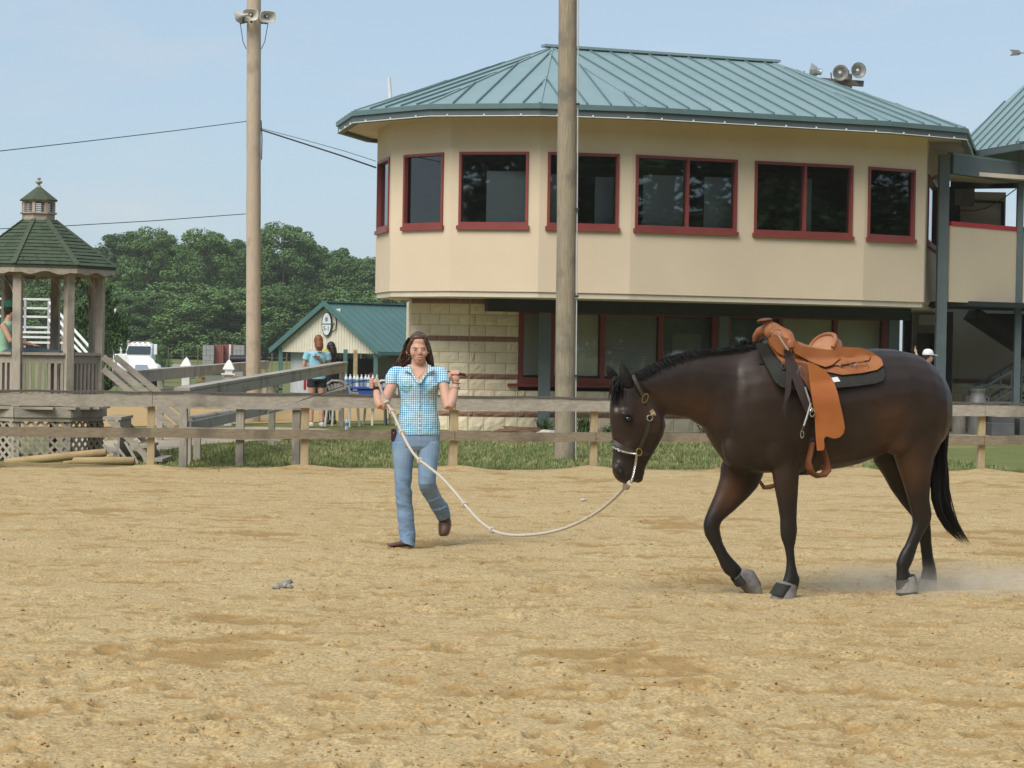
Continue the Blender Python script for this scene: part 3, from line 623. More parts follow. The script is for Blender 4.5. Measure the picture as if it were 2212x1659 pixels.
mb = MB(); mb.lathe((c.x, c.y, -.045), [(.18, 0), (.185, .01), (.185, .5), (.19, .52), (.20, .54), (.20, .64), (.19, .66), (.16, .74), (.14, .8), (.14, .86), (.165, .89), (.165, .92), (.0, .92)], 24); mb.build('body', canm, g, smooth=True)
for sx in (-1, 1): mb = MB(); mb.tube([V(c.x+sx*.15, c.y-.02, .72), V(c.x+sx*.22, c.y-.02, .70), V(c.x+sx*.215, c.y-.02, .60), V(c.x+sx*.19, c.y-.02, .57)], .012, 6); mb.build('handle', canm, g)
c = at(2072, 928, 46.9); mb = MB(); mb.tube([V(c.x, c.y, -.045), V(c.x, c.y, .38)], [.15, .145], 14); st_ = mb.build('timber_stump', greyw('z', 'post'), None, smooth=True); tag(st_, 'short weathered timber stump beside the grey milk can', 'stump')
# weather vane on the tower roof, its tail just inside the picture
vp = apx+V(0, 0, -.02); wv = thing('weather_vane', 'grey metal weather vane on top of the stair tower roof', 'weather vane', vp)
a = at(2189, 114, 49.3); zv = a.z; mb = MB(); mb.tube([vp, V(vp.x, vp.y, zv+.35)], .02, 6); mb.build('spindle', canm, wv)
mb = MB(); mb.tube([V(a.x+.1, vp.y, zv), V(2*vp.x-a.x, vp.y, zv)], .014, 6); mb.build('shaft', canm, wv)
mb = MB(); mb.prism([V(a.x-.08, vp.y, zv+.07), V(a.x-.02, vp.y, zv), V(a.x-.08, vp.y, zv-.07), V(a.x+.12, vp.y, zv-.05), V(a.x+.18, vp.y, zv), V(a.x+.12, vp.y, zv+.06)], (0, .01, 0)); mb.build('tail', canm, wv)
mb = MB(); mb.prism([V(a.x+.25, vp.y, zv+.02), V(a.x+.5, vp.y, zv+.16), V(a.x+.62, vp.y, zv+.34), V(a.x+1.2, vp.y, zv+.3), V(a.x+1.3, vp.y, zv+.05)], (0, .01, 0)); mb.build('figure', canm, wv)
# ================================================================ timber poles
polem = mat('pole_wood', (.36, .30, .215), (.27, .225, .16), scale=5, stretch=(10, 10, .8), rough=.95, bump=.012, bscale=9, c3=(.19, .165, .125), s3=3, lo3=.5, hi3=.72)
polel = mat('pole_wood_light', (.52, .42, .315), (.44, .345, .255), scale=5, stretch=(10, 10, .8), rough=.95, bump=.008, bscale=9, c3=(.28, .215, .16), s3=2.2, lo3=.55, hi3=.8)
def pole(name, lab, x0, xt, Y, r0, r1, top, m):
    b = at(x0, 900, Y); t_ = at(xt, 10, Y); n = 40; mb = MB(); rg = []
    for i in range(n+1):
        k = i/n; zz = -.06+k*(top+.06); cx = b.x+(t_.x-b.x)*(zz/t_.z); r = r0+(r1-r0)*k
        rg.append([V(cx+r*(1+.03*mnoise.noise((j*.9, zz*1.5, x0)))*math.cos(j*math.pi/9), Y+r*math.sin(j*math.pi/9), zz) for j in range(18)])
    mb.loft(rg); T = thing(name, lab, 'pole', (b.x, Y, -.06)); mb.build('pole', m, T, smooth=True); return T
RP = pole('utility_pole', 'thick grey weathered timber pole standing behind the fence before the building', 1221.5, 1226.5, 33.3, .147, .122, 10.5, polem)
b = at(1244, 984, 33.25); t_ = at(1249.5, 5, 33.2)
mb = MB(); mb.tube([V(b.x, b.y-.02, -.06), at(1244, 860, 33.2), at(1246, 600, 33.2), t_, t_+V(.02, 0, 2.5)], .009, 8); mb.build('conduit', mat('grey_pvc', (.5, .5, .48), rough=.5), RP, smooth=True)
for y in (640, 452, 812, 225): mb = MB(); p = at(1243.5+(984-y)*.0056, y, 33.16); mb.box(p, (.06, .03, .03)); mb.build('pipe_strap', dksteel, RP)
LP = pole('loudspeaker_pole', 'tall tan timber pole carrying three horn loudspeakers', 547, 548.5, 47, .150, .142, 9.6, polel)
mb = MB(); q0, q1 = at(517, 47, 46.85), at(579, 45, 46.85); mb.beam(q0, at(533, 43, 46.85), .09, .1); mb.build('bracket', oldwood, LP)
mb = MB(); mb.beam(at(563, 46, 46.85), q1, .09, .1); mb.build('bracket', oldwood, LP)
for (x0, x1, x2) in ((519, 525, 532), (579, 572, 564)):
    mb = MB(); mb.tube([at(x0, 50, 46.8), at(x1, 90, 46.8), at(x2, 106, 46.8)], .008, 6); mb.build('cable', dksteel, LP)
mb = MB(); mb.tube([at(564, 260, 46.85), at(566, 300, 46.85), at(565, 345, 46.85)], .012, 6); mb.build('cable', dksteel, LP)
hornm = mat('horn_plastic', (.60, .56, .49), (.54, .50, .44), scale=4, rough=.5); hornd = mat('horn_inside', (.22, .19, .15), (.18, .15, .12), scale=4, rough=.6)
def horn(x, y, aim, lab):
    p = at(x, y, 46.6); R = Vector(aim).to_track_quat('Z', 'Y').to_matrix()*.72; T = thing('horn_loudspeaker', lab, 'loudspeaker', p, 'horn loudspeakers on the pole')
    def ring(r, z, e): return [p+R @ V(math.copysign(abs(math.cos(a))**e, math.cos(a))*r*1.05, math.copysign(abs(math.sin(a))**e, math.sin(a))*r*.74, z) for a in [k*math.pi/12 for k in range(24)]]
    mb = MB(); mb.loft([ring(.04, -.30, 1), ring(.05, -.2, 1), ring(.10, -.10, .8), ring(.19, 0, .6), ring(.225, .02, .6), ring(.215, .03, .6), ring(.20, .02, .6), ring(.09, -.09, .8), ring(.03, -.18, 1)]); mb.build('horn', hornm, T, smooth=True)
    mb = MB(); mb.ell(p+R @ V(0, 0, -.06), (.035, .035, .05), R); mb.build('driver', hornm, T, smooth=True)
    mb = MB(); mb.tube([p+R @ V(0, 0, -.15), p+R @ V(0, 0, -.15)+V(0, 0, -.16)], .02, 6); mb.build('bracket', dksteel, T)
horn(541, 32, (-.05, -1, -.12), 'horn loudspeaker facing forward, middle of the three on the tan pole')
horn(578, 36, (.42, -.9, -.2), 'horn loudspeaker turned right, rightmost of the three on the tan pole')
horn(515, 36, (-.95, .25, -.2), 'horn loudspeaker turned left, leftmost of the three on the tan pole')
def wire(lab, pts, r=.012):
    mb = MB(); P = []; n = len(pts)-1
    for i in range(n):
        for k in range(10): P.append(pts[i].lerp(pts[i+1], k/10))
    P.append(pts[-1]); mb.tube(P, r, 5); tag(mb.build('overhead_wire', dksteel), lab, 'wire')
wire('dark overhead wire from the tan pole to the left edge, higher of two', [at(533, 262, 47), at(380, 282, 44), at(180, 306, 41), at(-60, 333, 38), at(-900, 400, 30)], .008)
wire('overhead wire from the tan pole to the left edge, lower of two', [at(531, 462, 47), at(330, 477, 46), at(140, 488, 45), at(-60, 497, 44), at(-900, 520, 40)], .008)
wire('thick black cable from the tan pole to the building corner', [at(563, 280, 47), at(650, 308, 46), at(740, 337, 45), at(812, 362, 44.2)], .016)
wire('thin wire from the tan pole to the building corner above the black cable', [at(563, 277, 47), at(650, 300, 46), at(740, 325, 45), at(812, 348, 44.2)], .006)
# ================================================================ arena fence
postm = mat('post_wood', (.50, .40, .24), (.43, .335, .195), scale=5, stretch=(9, 9, 1.2), rough=.92, bump=.004, bscale=18, c3=(.27, .215, .13), s3=2.0, lo3=.52, hi3=.75)
railg = greyw('x', 'rail'); railb = mat('rail_brown', (.29, .24, .165), (.21, .17, .12), scale=5, stretch=(1.2, 9, 9), rough=.92, bump=.004, bscale=18, c3=(.11, .095, .07), s3=2.3, lo3=.52, hi3=.72)
darkcap = mat('rail_cap', (.12, .11, .095), (.085, .08, .07), scale=6, stretch=(1.2, 9, 9), rough=.95)
AF = thing('arena_fence', 'two-rail weathered timber fence along the back of the arena', 'fence', FA+V(3, 0, 0))
PX = [-690, -350, -12, 325, 657, 978, 1281, 1580, 1852, 2118, 2375, 2635]; PP = [fence_pt(x) for x in PX]
for i, p in enumerate(PP):
    mb = MB(); w = .088+.006*(i % 3); R = Matrix.Rotation(math.atan2(FD.y, FD.x)+.03*((i*7) % 3-1), 3, 'Z')
    mb.box((p.x, p.y, .39), (w, w, 1.02), R); mb.build('post', postm, AF, bevel=.006)
zt = lambda k: .93-.012*k/8; zl = lambda k: .50-.01*k/8
for nm, z0f, hgt, m in (('top_rail', lambda k: zt(k)-.165, .150, railg), ('lower_rail', lambda k: zl(k)-.115, .115, railb)):
    cuts = [0, 2, 3, 5, 7, 9, 10, 11] if nm == 'top_rail' else [0, 2, 5, 6, 9, 10, 11]
    for a, b in zip(cuts[:-1], cuts[1:]):
        mb = MB(); A, B = PP[a]+FN*.066, PP[b]+FN*.066; n = 8; dz = random.uniform(-.012, .012); yo = random.uniform(0, .006)
        rg = []
        for k in range(n+1):
            t_ = k/n; p = A.lerp(B, .001+.998*t_)+FN*yo; z0 = z0f(a+(b-a)*t_)+dz*math.sin(t_*3.1)+.004*math.sin(k*2.1+a)
            rg.append([up(p, z0), up(p+FN*.038, z0), up(p+FN*.038, z0+hgt+.004*math.sin(k*3.3)), up(p, z0+hgt)])
        mb.loft(rg); mb.build(nm, m, AF)
for a, b in ((0, 2), (2, 3), (3, 5), (5, 7), (7, 9), (9, 10), (10, 11)):
    mb = MB(); A, B = PP[a]+FN*.04, PP[b]+FN*.04; rg = []
    for k in range(9):
        t_ = k/8; p = A.lerp(B, .002+.996*t_); z0 = zt(a+(b-a)*t_)-.012+.006*math.sin(k*1.9+a*2)
        rg.append([up(p-FN*.075, z0), up(p+FN*.075, z0), up(p+FN*.075, z0+.026), up(p-FN*.075, z0+.026)])
    mb.loft(rg); mb.build('cap_board', darkcap, AF)
# ---- side fences of the alley behind
def side_fence(lab, ends, posts, rails, cap=None, grp=None):
    T = thing('alley_fence', lab, 'fence', up(ends[0], -.06))
    A, B = ends; d = (B-A).normalized()
    for t_, h_ in posts: p = A.lerp(B, t_); mb = MB(); mb.box((p.x, p.y, (h_-.06)/2), (.1, .1, h_+.06)); mb.build('post', greyw('z', 'post'), T, bevel=.006)
    for t0, t1, z0, z1, hh in rails:
        mb = MB(); n_ = V(d.y, -d.x, 0)*.075; mb.beam(up(A.lerp(B, t0), z0)+n_, up(A.lerp(B, t1), z1)+n_, .04, hh); mb.build('rail', railg, T)
    if cap: mb = MB(); mb.beam(up(A.lerp(B, -.01), cap[0]), up(A.lerp(B, 1.01), cap[1]), .2, .04); mb.build('cap_board', railg, T)
    return T
P = lambda x, Y: (lambda q: V(q.x, q.y, 0))(at(x, 850, Y))
side_fence('grey timber fence with wide cap board rising to the tall corner post', (P(398, 29.0), P(738, 45)), ((0, .93), (.45, 1.05), (1, 1.17)), ((0, 1, .86, 1.09, .14), (0, 1, .48, .62, .13)), (.955, 1.19))
side_fence('grey timber fence running from the gazebo steps back to the tan pole', (P(233, 31.8), P(572, 57)), ((.22, 1.02), (.62, 1.02), (1, 1.02)), ((0, 1, 1.0, 1.0, .15), (0, 1, .72, .72, .14)), (1.09, 1.09))
side_fence('low grey board fence just behind the arena fence, ending left of the chairs', (P(398, 28.95), P(735, 29.25)), ((.36, .86), (.72, .86)), ((0, 1, .79, .79, .15), (0, .62, .42, .38, .13)), (.90, .89))
mb = MB(); mb.tube([at(405, 910, 29.4), at(480, 897, 34), at(565, 886, 39)], .07, 10); tag(mb.build('log_rail', railg, None, smooth=True), 'round grey log laid slanting as low rail between fence posts', 'log')
# ================================================================ gazebo
GY = 31.2; GS = F/GY; gc = at(77, 900, GY); GC = V(gc.x, GY, 0); HG = HOR+.01745*(77-1106)
gzh = lambda y: EYE+(HG-y)/GS
GZ = thing('gazebo', 'small octagonal timber gazebo with green shingle roof and cupola', 'gazebo', (GC.x, GC.y, -.06))
gw = greyw('z', 'gazebo', (.46, .40, .33), (.36, .31, .25)); gwx = greyw('x', 'gazebo', (.42, .37, .30), (.33, .285, .23))
def oc(k, r, z, rot=-5): a = math.radians(rot-45*k); return GC+V(r*math.cos(a), r*math.sin(a), z)
RPO, REV = .868, 1.075; DK = .66; ZEV = gzh(577); ZCU = gzh(477)
RC = 36/GS
shm = [mat('shingle_a', (.075, .095, .062), (.06, .078, .052), scale=14, rough=.95, bump=.004, bscale=60), mat('shingle_b', (.075, .10, .062), (.058, .08, .05), scale=14, rough=.95, bump=.004, bscale=60), mat('shingle_c', (.055, .08, .046), (.045, .066, .04), scale=14, rough=.95, bump=.004, bscale=60)]
# decking under the roof + shingles laid in courses
for k in range(8):
    e0, e1 = oc(k, REV, ZEV), oc(k+1, REV, ZEV); t0, t1 = oc(k, RC, ZCU), oc(k+1, RC, ZCU)
    mb = MB(); mb.prism([e0, e1, t1, t0], (0, 0, -.03)); slope = mb.build('roof_slope', shm[2], GZ)
    nrm = (e1-e0).cross(t0-e0).normalized(); nrm = nrm if nrm.z > 0 else -nrm
    front_ = k in (7, 0, 1, 2, 3)
    if not front_: continue
    nc = 13
    for c in range(nc):
        a, b = c/nc-.002, min((c+1.25)/nc, 1); L0_, R0_ = e0.lerp(t0, max(a, -.02)), e1.lerp(t1, max(a, -.02)); L1_, R1_ = e0.lerp(t0, b), e1.lerp(t1, b)
        w = (R0_-L0_).length; nt_ = max(1, round(w/.21)); sh = (.5 if c % 2 else 0)
        cutsv = sorted(set([0.0]+[min(max((i+sh)/nt_, 0), 1) for i in range(nt_+1)]+[1.0]))
        for u0, u1 in zip(cutsv[:-1], cutsv[1:]):
            if u1-u0 < .02: continue
            th = .011+.006*random.random(); lift = nrm*(.004)
            p = [L0_.lerp(R0_, u0+.004)+lift+nrm*th, L0_.lerp(R0_, u1-.004)+lift+nrm*th, L1_.lerp(R1_, u1-.004)+lift, L1_.lerp(R1_, u0+.004)+lift]
            q = [p[0]-nrm*.012, p[1]-nrm*.012, p[2]-nrm*.003, p[3]-nrm*.003]
            mb = MB(); mb.add(p+q, [(0, 1, 2, 3), (4, 7, 6, 5), (0, 4, 5, 1), (1, 5, 6, 2), (2, 6, 7, 3), (3, 7, 4, 0)]); mb.build('shingle', random.choice(shm), slope)
    mb = MB(); mb.beam(e0+nrm*.014, t0+nrm*.014, .07, .010, nrm); mb.build('hip_cap', shm[0], GZ)
# scalloped fascia
for k in range(8):
    e0, e1 = oc(k, REV-.01, ZEV-.01), oc(k+1, REV-.01, ZEV-.01); d = e1-e0; nrm = V(d.y, -d.x, 0).normalized()
    if nrm.dot(e0-GC) < 0: nrm = -nrm
    n = 18; top = [e0.lerp(e1, i/n) for i in range(n+1)]
    bot = [p-V(0, 0, .088+.022*math.cos(i/n*4*math.pi+math.pi)*(1 if 1 < i < n-1 else 0)) for i, p in enumerate(top)]
    mb = MB(); nn = len(top); vs = top+bot+[p-nrm*.025 for p in top+bot]
    mb.add(vs, [(i, i+1, nn+i+1, nn+i) for i in range(n)]+[(2*nn+i, 3*nn+i, 3*nn+i+1, 2*nn+i+1) for i in range(n)]+[(nn+i, nn+i+1, 3*nn+i+1, 3*nn+i) for i in range(n)]+[(i, 2*nn+i, 2*nn+i+1, i+1) for i in range(n)]+[(0, nn, 3*nn, 2*nn), (n, 2*nn+n, 3*nn+n, nn+n)])
    mb.build('fascia', gwx, GZ)
# cupola
zc0, zc1, zc2, zc3, zc4 = ZCU-.03, gzh(463), gzh(438), gzh(433), gzh(402); rc1 = 33/GS
mb = MB(); mb.loft([[oc(k, RC, z) for k in range(8)] for z in (zc0, zc1)]); CU = mb.build('cupola', gwx, GZ)
mb = MB(); mb.loft([[oc(k, r_, z) for k in range(8)] for r_, z in ((RC+.03, zc1+.001), (RC+.03, zc1+.02))]); mb.build('cupola_sill', gwx, CU)
for k in range(8):
    p = oc(k, rc1, 0); mb = MB(); mb.box((p.x, p.y, (zc1+.02+zc2)/2), (.04, .04, zc2-zc1-.02), Matrix.Rotation(math.radians(-5-45*k), 3, 'Z')); mb.build('louvre_post', gw, CU)
    for i in range(5):
        z = zc1+.035+i*.026; a, b = oc(k, rc1-.01, z), oc(k+1, rc1-.01, z); mb = MB(); mb.beam(a, b, .03, .008, V(0, 0, 1)); mb.build('louvre', gwx, CU)
mb = MB(); mb.loft([[oc(k, r_, z) for k in range(8)] for r_, z in ((rc1+.02, zc2), (rc1+.02, zc2+.025))]); mb.build('cupola_head', gwx, CU)
mb = MB(); mb.loft([[oc(k, r_, z) for k in range(8)] for r_, z in ((42/GS, zc2+.02), (42/GS, zc2+.035), (.012, zc4))]); mb.build('cupola_roof', shm[0], CU)
mb = MB(); mb.lathe(GC+V(0, 0, zc4-.02), [(.035, 0), (.03, .015), (.018, .03), (.02, .045), (.045, .06), (.05, .075), (.03, .09), (.014, .1), (.026, .115), (.026, .125), (.0, .14)], 12); mb.build('finial', gw, CU, smooth=True)
# posts, arched braces, head beams, railings, deck
for k in range(8):
    p = oc(k, RPO, 0); R = Matrix.Rotation(math.radians(-5-45*k), 3, 'Z')
    mb = MB(); mb.box((p.x, p.y, (DK+ZEV-.06)/2), (.10, .115, ZEV-.06-DK), R); mb.build('post', gw, GZ, bevel=.006)
    a, b = oc(k, RPO, ZEV-.10), oc(k+1, RPO, ZEV-.10); d = (b-a).normalized(); L = (b-a).length; nrm = V(d.y, -d.x, 0)
    mb = MB(); mb.beam(a+d*.055, b-d*.055, .05, .07); mb.build('head_beam', gwx, GZ)
    for s_, o_ in ((1, a), (-1, b)):
        prof = []; n = 8
        for i in range(n+1): th = i/n*math.pi/2; prof.append((.06+.30*(1-math.cos(th)), -.43+.39*math.sin(th)))
        out = [(.045, -.47), (.075, -.47)]+prof+[(.36, -.036), (.25, -.036), (.13, -.17), (.045, -.31)]
        mb = MB(); mb.prism([o_+d*s_*u+V(0, 0, v) for u, v in out], nrm*.045); mb.build('arched_brace', gw, GZ)
    rail_z = gzh(763)
    if k != 0 or True:
        opening = (k == 7)
        if not opening:
            a, b = oc(k, RPO, 0), oc(k+1, RPO, 0)
            mb = MB(); mb.beam(up(a, rail_z)+d*.055, up(b, rail_z)-d*.055, .12, .035); mb.build('hand_rail', gwx, GZ)
            mb = MB(); mb.beam(up(a, rail_z-.075)+d*.055, up(b, rail_z-.075)-d*.055, .035, .10); mb.build('rail_board', gwx, GZ)
            mb = MB(); mb.beam(up(a, DK+.07)+d*.055, up(b, DK+.07)-d*.055, .035, .08); mb.build('rail_board', gwx, GZ)
            for i in range(7):
                p = a.lerp(b, (i+1)/8); mb = MB(); mb.beam(up(p, DK+.112), up(p, rail_z-.127), .035, .045, nrm); mb.build('baluster', gw, GZ)
for i in range(11):
    x = -1+(i+.5)*2/11; hw = math.sqrt(max(1-x*x, .1)); mb = MB(); mb.box((GC.x, GC.y+x*.95, DK-.018), (2*min(hw*1.0, .95), .165, .03)); mb.build('deck_board', gwx, GZ)
for k in range(8):
    a, b = oc(k, RPO+.09, DK-.075), oc(k+1, RPO+.09, DK-.075); mb = MB(); mb.beam(a, b, .04, .13); mb.build('rim_board', gwx, GZ)
    a, b = oc(k, RPO+.07, DK-.165), oc(k+1, RPO+.07, DK-.165); mb = MB(); mb.beam(a, b, .04, .06); mb.build('rim_board', gwx, GZ)
    p = oc(k, RPO, 0); mb = MB(); mb.box((p.x, p.y, (DK-.2)/2-.03), (.1, .1, DK-.14)); mb.build('footing_post', gw, GZ)
    # lattice skirt
    a, b = oc(k, RPO+.06, 0), oc(k+1, RPO+.06, 0); d = (b-a).normalized(); L = (b-a).length; nrm = V(d.y, -d.x, 0); z0, z1 = -.03, DK-.195
    if nrm.dot(a-GC) < 0: nrm = -nrm
    if nrm.y < .5:
        for sgn in (1, -1):
            u = -(z1-z0)
            while u < L:
                s0, s1 = (u, u+(z1-z0)); q = []
                lo = max(0, -u) if sgn == 1 else max(0, s1-L); hi = min(z1-z0, L-u) if sgn == 1 else min(z1-z0, s1)
                if hi-lo > .05:
                    if sgn == 1: A, B = a+d*(u+lo)+V(0, 0, z0+lo), a+d*(u+hi)+V(0, 0, z0+hi)
                    else: A, B = a+d*(s1-lo)+V(0, 0, z0+lo), a+d*(s1-hi)+V(0, 0, z0+hi)
                    mb = MB(); off = nrm*(.006*sgn); mb.beam(A+off, B+off, .010, .035, V(0, 0, 1)); mb.build('lattice_slat', gw, GZ)
                u += .125
# steps on the right side
for (x0, x1, y, hh) in ((228, 263, 903, .0), (286, 319, 963, 0), (331, 351, 993, 0)):
    a, b = at(x0, y, 30.4), at(x1, y, 30.4); mb = MB(); mb.box(((a.x+b.x)/2, 30.75, a.z), (b.x-a.x+.03, .95, .038)); mb.build('tread', gwx, GZ)
    mb = MB(); mb.box((b.x-.02, 30.75, (a.z-.02-.06)/2), (.03, .9, a.z-.02+.05)); mb.build('riser', gwx, GZ)
for Y in (30.3, 31.2):
    for (xa, ya, xb, yb) in ((223, 771, 410, 925), (223, 797, 375, 925), (235, 905, 330, 1000)):
        a, b = at(xa, ya, 30.3), at(xb, yb, 30.3); a.y = b.y = Y; mb = MB(); mb.beam(a, b, .04, .075); mb.build('stair_rail', gwx, GZ)
    a = at(405, 918, 30.3); mb = MB(); mb.box((a.x, Y+.06, (a.z-.06)/2), (.09, .09, a.z+.06)); mb.build('newel_post', gw, GZ)
for j in range(4):
    a, b = at(222+j*24, 960-j*3, 30.28), at(262+j*18, 1001, 30.28); mb = MB(); mb.beam(a, b, .01, .035); mb.build('lattice_slat', gw, GZ)
# bench plank inside
mb = MB(); mb.box((GC.x-.1, GC.y-.50, DK+.63), (1.3, .26, .04)); mb.build('bench', gwx, GZ)
for xx in (-.6, .4): mb = MB(); mb.box((GC.x-.1+xx, GC.y-.50, DK+.305), (.05, .22, .61)); mb.build('bench_leg', gw, GZ)
# ---- logs and edging by the gazebo
logm = mat('pale_log', (.44, .33, .17), (.36, .26, .125), scale=4, stretch=(1, 8, 8), rough=.9, bump=.005, bscale=14, c3=(.25, .18, .09), s3=3)
CZ = crop(0, 1050, 2.458)
def log(lab, a, b, Y, r, name='log', dy=0):
    (xa, ya), (xb, yb) = CZ(*a), CZ(*b); p, q = gnd(xa, ya), gnd(xb, yb); A, B = at(xa, ya, Y), at(xb, yb, Y+dy)
    mb = MB(); mb.tube([A.lerp(B, t) for t in (0, .03, .5, .97, 1)], [r*.85, r, r*1.05, r, r*.85], 12); tag(mb.build(name, logm, None, smooth=True), lab, 'log', 'logs lying by the gazebo')
log('long pale log sloping up against the gazebo lattice, topmost of the pile', (40, 1470), (930, 1382), 29.05, .052)
log('short pale log under the topmost one, pointing right', (560, 1478), (1000, 1418), 29.25, .045)
log('pale log lying flattest of the pile, reaching the stair rail', (640, 1462), (1180, 1458), 28.95, .055)
mb = MB(); a, b = at(0, 1003, 28.75), at(468, 1020, 28.55); a.x -= 1; mb.beam(a, b, .10, .09); tag(mb.build('edging_timber', logm), 'pale timber edging lying along the sand before the gazebo', 'timber')
# ================================================================ bleachers behind the gazebo
BS = thing('bleacher_stand', 'white metal bleacher stand with stair rails behind the gazebo', 'bleachers', at(60, 900, 55))
CB = crop(0, 850, 2.764); wm = mat('white_tube', (.72, .72, .72), (.66, .66, .66), rough=.4)
for (x0, x1, y, Y) in ((-200, 515, 600, 57), (-200, 515, 688, 56.6), (-200, 510, 772, 56.2), (-200, 520, 876, 55.8), (-200, 565, 926, 55.4), (-200, 592, 974, 55), (-200, 655, 1027, 54.6)):
    a, b = at(*CB(x0, y-12), Y), at(*CB(x1, y), Y); mb = MB(); mb.beam(a, b, .25 if y > 860 else .05, .05); mb.build('seat_plank' if y > 860 else 'guard_rail', wm, BS)
for (a, b) in (((487, 628), (925, 1115)), ((492, 708), (860, 1130)), ((483, 798), (800, 1130))):
    mb = MB(); mb.tube([at(*CB(*a), 55.4), at(*CB(*b), 54.6)], .035, 8); mb.build('stair_rail', wm, BS)
for (x, y0) in ((482, 600), (618, 780), (30, 596), (250, 598)):
    a = at(*CB(x, y0), 55.5); mb = MB(); mb.beam(a, V(a.x, a.y, -.06), .05, .05); mb.build('upright', mat('grey_tube', (.45, .46, .46), rough=.5), BS)
# ================================================================ stall barn S-1
BY = 125.0; BG = gz(BY); CBN = crop(900, 1050, 3.6867)
bx = lambda x, y, Y: at(*CBN(x, y), Y)
barn_tan = mat('barn_siding', (.66, .61, .49), (.60, .55, .44), scale=2, rough=.7); barn_green = mat('barn_green', (.075, .16, .148), (.063, .14, .13), scale=1, rough=.45)
tL, tR, tA = bx(345, 668, BY+2.2), bx(1650, 662, BY-2.2), bx(1000, 100, BY)
BN = thing('stall_barn', 'open-sided stall barn with cream ribbed gable and green metal roof', 'barn', (tA.x, BY, BG))
gd = (V(tR.x, tR.y, 0)-V(tL.x, tL.y, 0)).normalized(); gn = V(gd.y, -gd.x, 0); ZEA = tL.z; tR.z = ZEA
zb_ = bx(700, 757, BY).z; W_ = (V(tR.x, tR.y, 0)-V(tL.x, tL.y, 0)).length; o0 = V(tL.x, tL.y, 0); ZAP = tA.z
def roofz(u): return ZEA+(ZAP-ZEA)*(1-abs(u-W_/2)/(W_/2))
for half in (0, 1):
    mb = MB(); u = .12 if half == 0 else W_/2+.22*W_*.0; u1 = W_/2 if half == 0 else W_-.12; pr = []
    while u < u1-.01:
        v = min(u+.20, u1); k = (v-u)
        for (s0, s1, off) in ((u, u+k*.62, 0), (u+k*.68, u+k*.94, .03)):
            mb.add([up(o0+gd*s0+gn*off, zb_), up(o0+gd*s1+gn*off, zb_), up(o0+gd*s1+gn*off, roofz(s1)-.12), up(o0+gd*s0+gn*off, roofz(s0)-.12)], [(0, 1, 2, 3)])
        for (s0, f0, s1, f1) in ((u+k*.62, 0, u+k*.68, .03), (u+k*.94, .03, v, 0)):
            mb.add([up(o0+gd*s0+gn*f0, zb_), up(o0+gd*s1+gn*f1, zb_), up(o0+gd*s1+gn*f1, roofz(s1)-.12), up(o0+gd*s0+gn*f0, roofz(s0)-.12)], [(0, 1, 2, 3)])
        u = v
    me_ = mb.mesh('gable_siding', barn_tan, o=org(BN)); bm = bmesh.new(); bm.from_mesh(me_); bmesh.ops.remove_doubles(bm, verts=bm.verts, dist=.001); bm.to_mesh(me_); bm.free(); link('gable_siding', me_, BN)
bdir = -gn
LB = 26.0; apx1 = up(o0+gd*W_/2+gn*.35, ZAP); 
for s_ in (0, 1):
    e = up(o0+gd*(0 if s_ == 0 else W_)+gd*(-.35 if s_ == 0 else .35)+gn*.35, roofz(0)-(ZAP-ZEA)*.35/(W_/2))
    if s_ == 1: metal_roof([apx1, e, e+bdir*LB, apx1+bdir*LB], e, e+bdir*LB, BN, pitch=.62, mpan=barn_green, mseam=barn_green)
    else: mb = MB(); mb.prism([apx1, e, e+bdir*LB, apx1+bdir*LB], (0, 0, -.04)); mb.build('roof_slope', barn_green, BN)
    mb = MB(); mb.beam(e+V(0, 0, -.06)+gn*.02, apx1+V(0, 0, -.06)+gn*.02, .06, .26); mb.build('rake_trim', barn_green, BN)
    mb = MB(); mb.beam(e+V(0, 0, -.10), e+bdir*LB+V(0, 0, -.10), .12, .16); mb.build('gutter', barn_green, BN)
mb = MB(); mb.beam(apx1+V(0, 0, .03), apx1+bdir*LB+V(0, 0, .03), .4, .06); mb.build('ridge_cap', barn_green, BN)
mb = MB(); p = bx(1120, 185, BY-.2); mb.beam(p, p+V(.1, 0, -.5), .25, .3); mb.build('yard_light', white, BN)
mb = MB(); mb.tube([bx(1082, 250, BY-.45), bx(1100, 360, BY-.45), bx(1095, 450, BY-.45), bx(1055, 490, BY-.45), bx(1035, 455, BY-.45), bx(1075, 370, BY-.45)], .03, 5); mb.build('cable', dksteel, BN)
# posts, dim inside walls, stalls
for (u, m) in ((.15, barn_green), (W_*.33, barn_tan), (W_*.56, barn_tan), (W_*.68, barn_green), (W_*.78, logm), (W_-.15, barn_green)):
    p = o0+gd*u; mb = MB(); mb.box((p.x, p.y, (BG+zb_)/2+.1), (.22, .22, zb_-BG+.2)); mb.build('post', m, BN)
for k in range(1, 6):
    p = o0+gd*(W_-.15)+bdir*(k*4.4); mb = MB(); mb.box((p.x, p.y, (BG+ZEA)/2-.1), (.2, .2, ZEA-BG-.2)); mb.build('post', barn_green, BN)
stallm = mat('stall_wall', (.22, .20, .155), (.18, .165, .13), scale=2, stretch=(6, 6, .5), rough=.9)
for (u0, v0, u1, v1, h_) in ((W_*.60, 3, W_-.6, 3, 2.3), (W_-.8, 3, W_-.8, 25, 2.4), (.2, 9, W_*.55, 9, 2.4), (.2, 2, .2, 24, 2.2)):
    a, b = o0+gd*u0+bdir*v0, o0+gd*u1+bdir*v1; d_ = (b-a).normalized(); mb = MB(); mb.prism([up(a, BG), up(b, BG), up(b, BG+h_), up(a, BG+h_)], V(d_.y, -d_.x, 0)*.08); mb.build('stall_partition', stallm, BN)
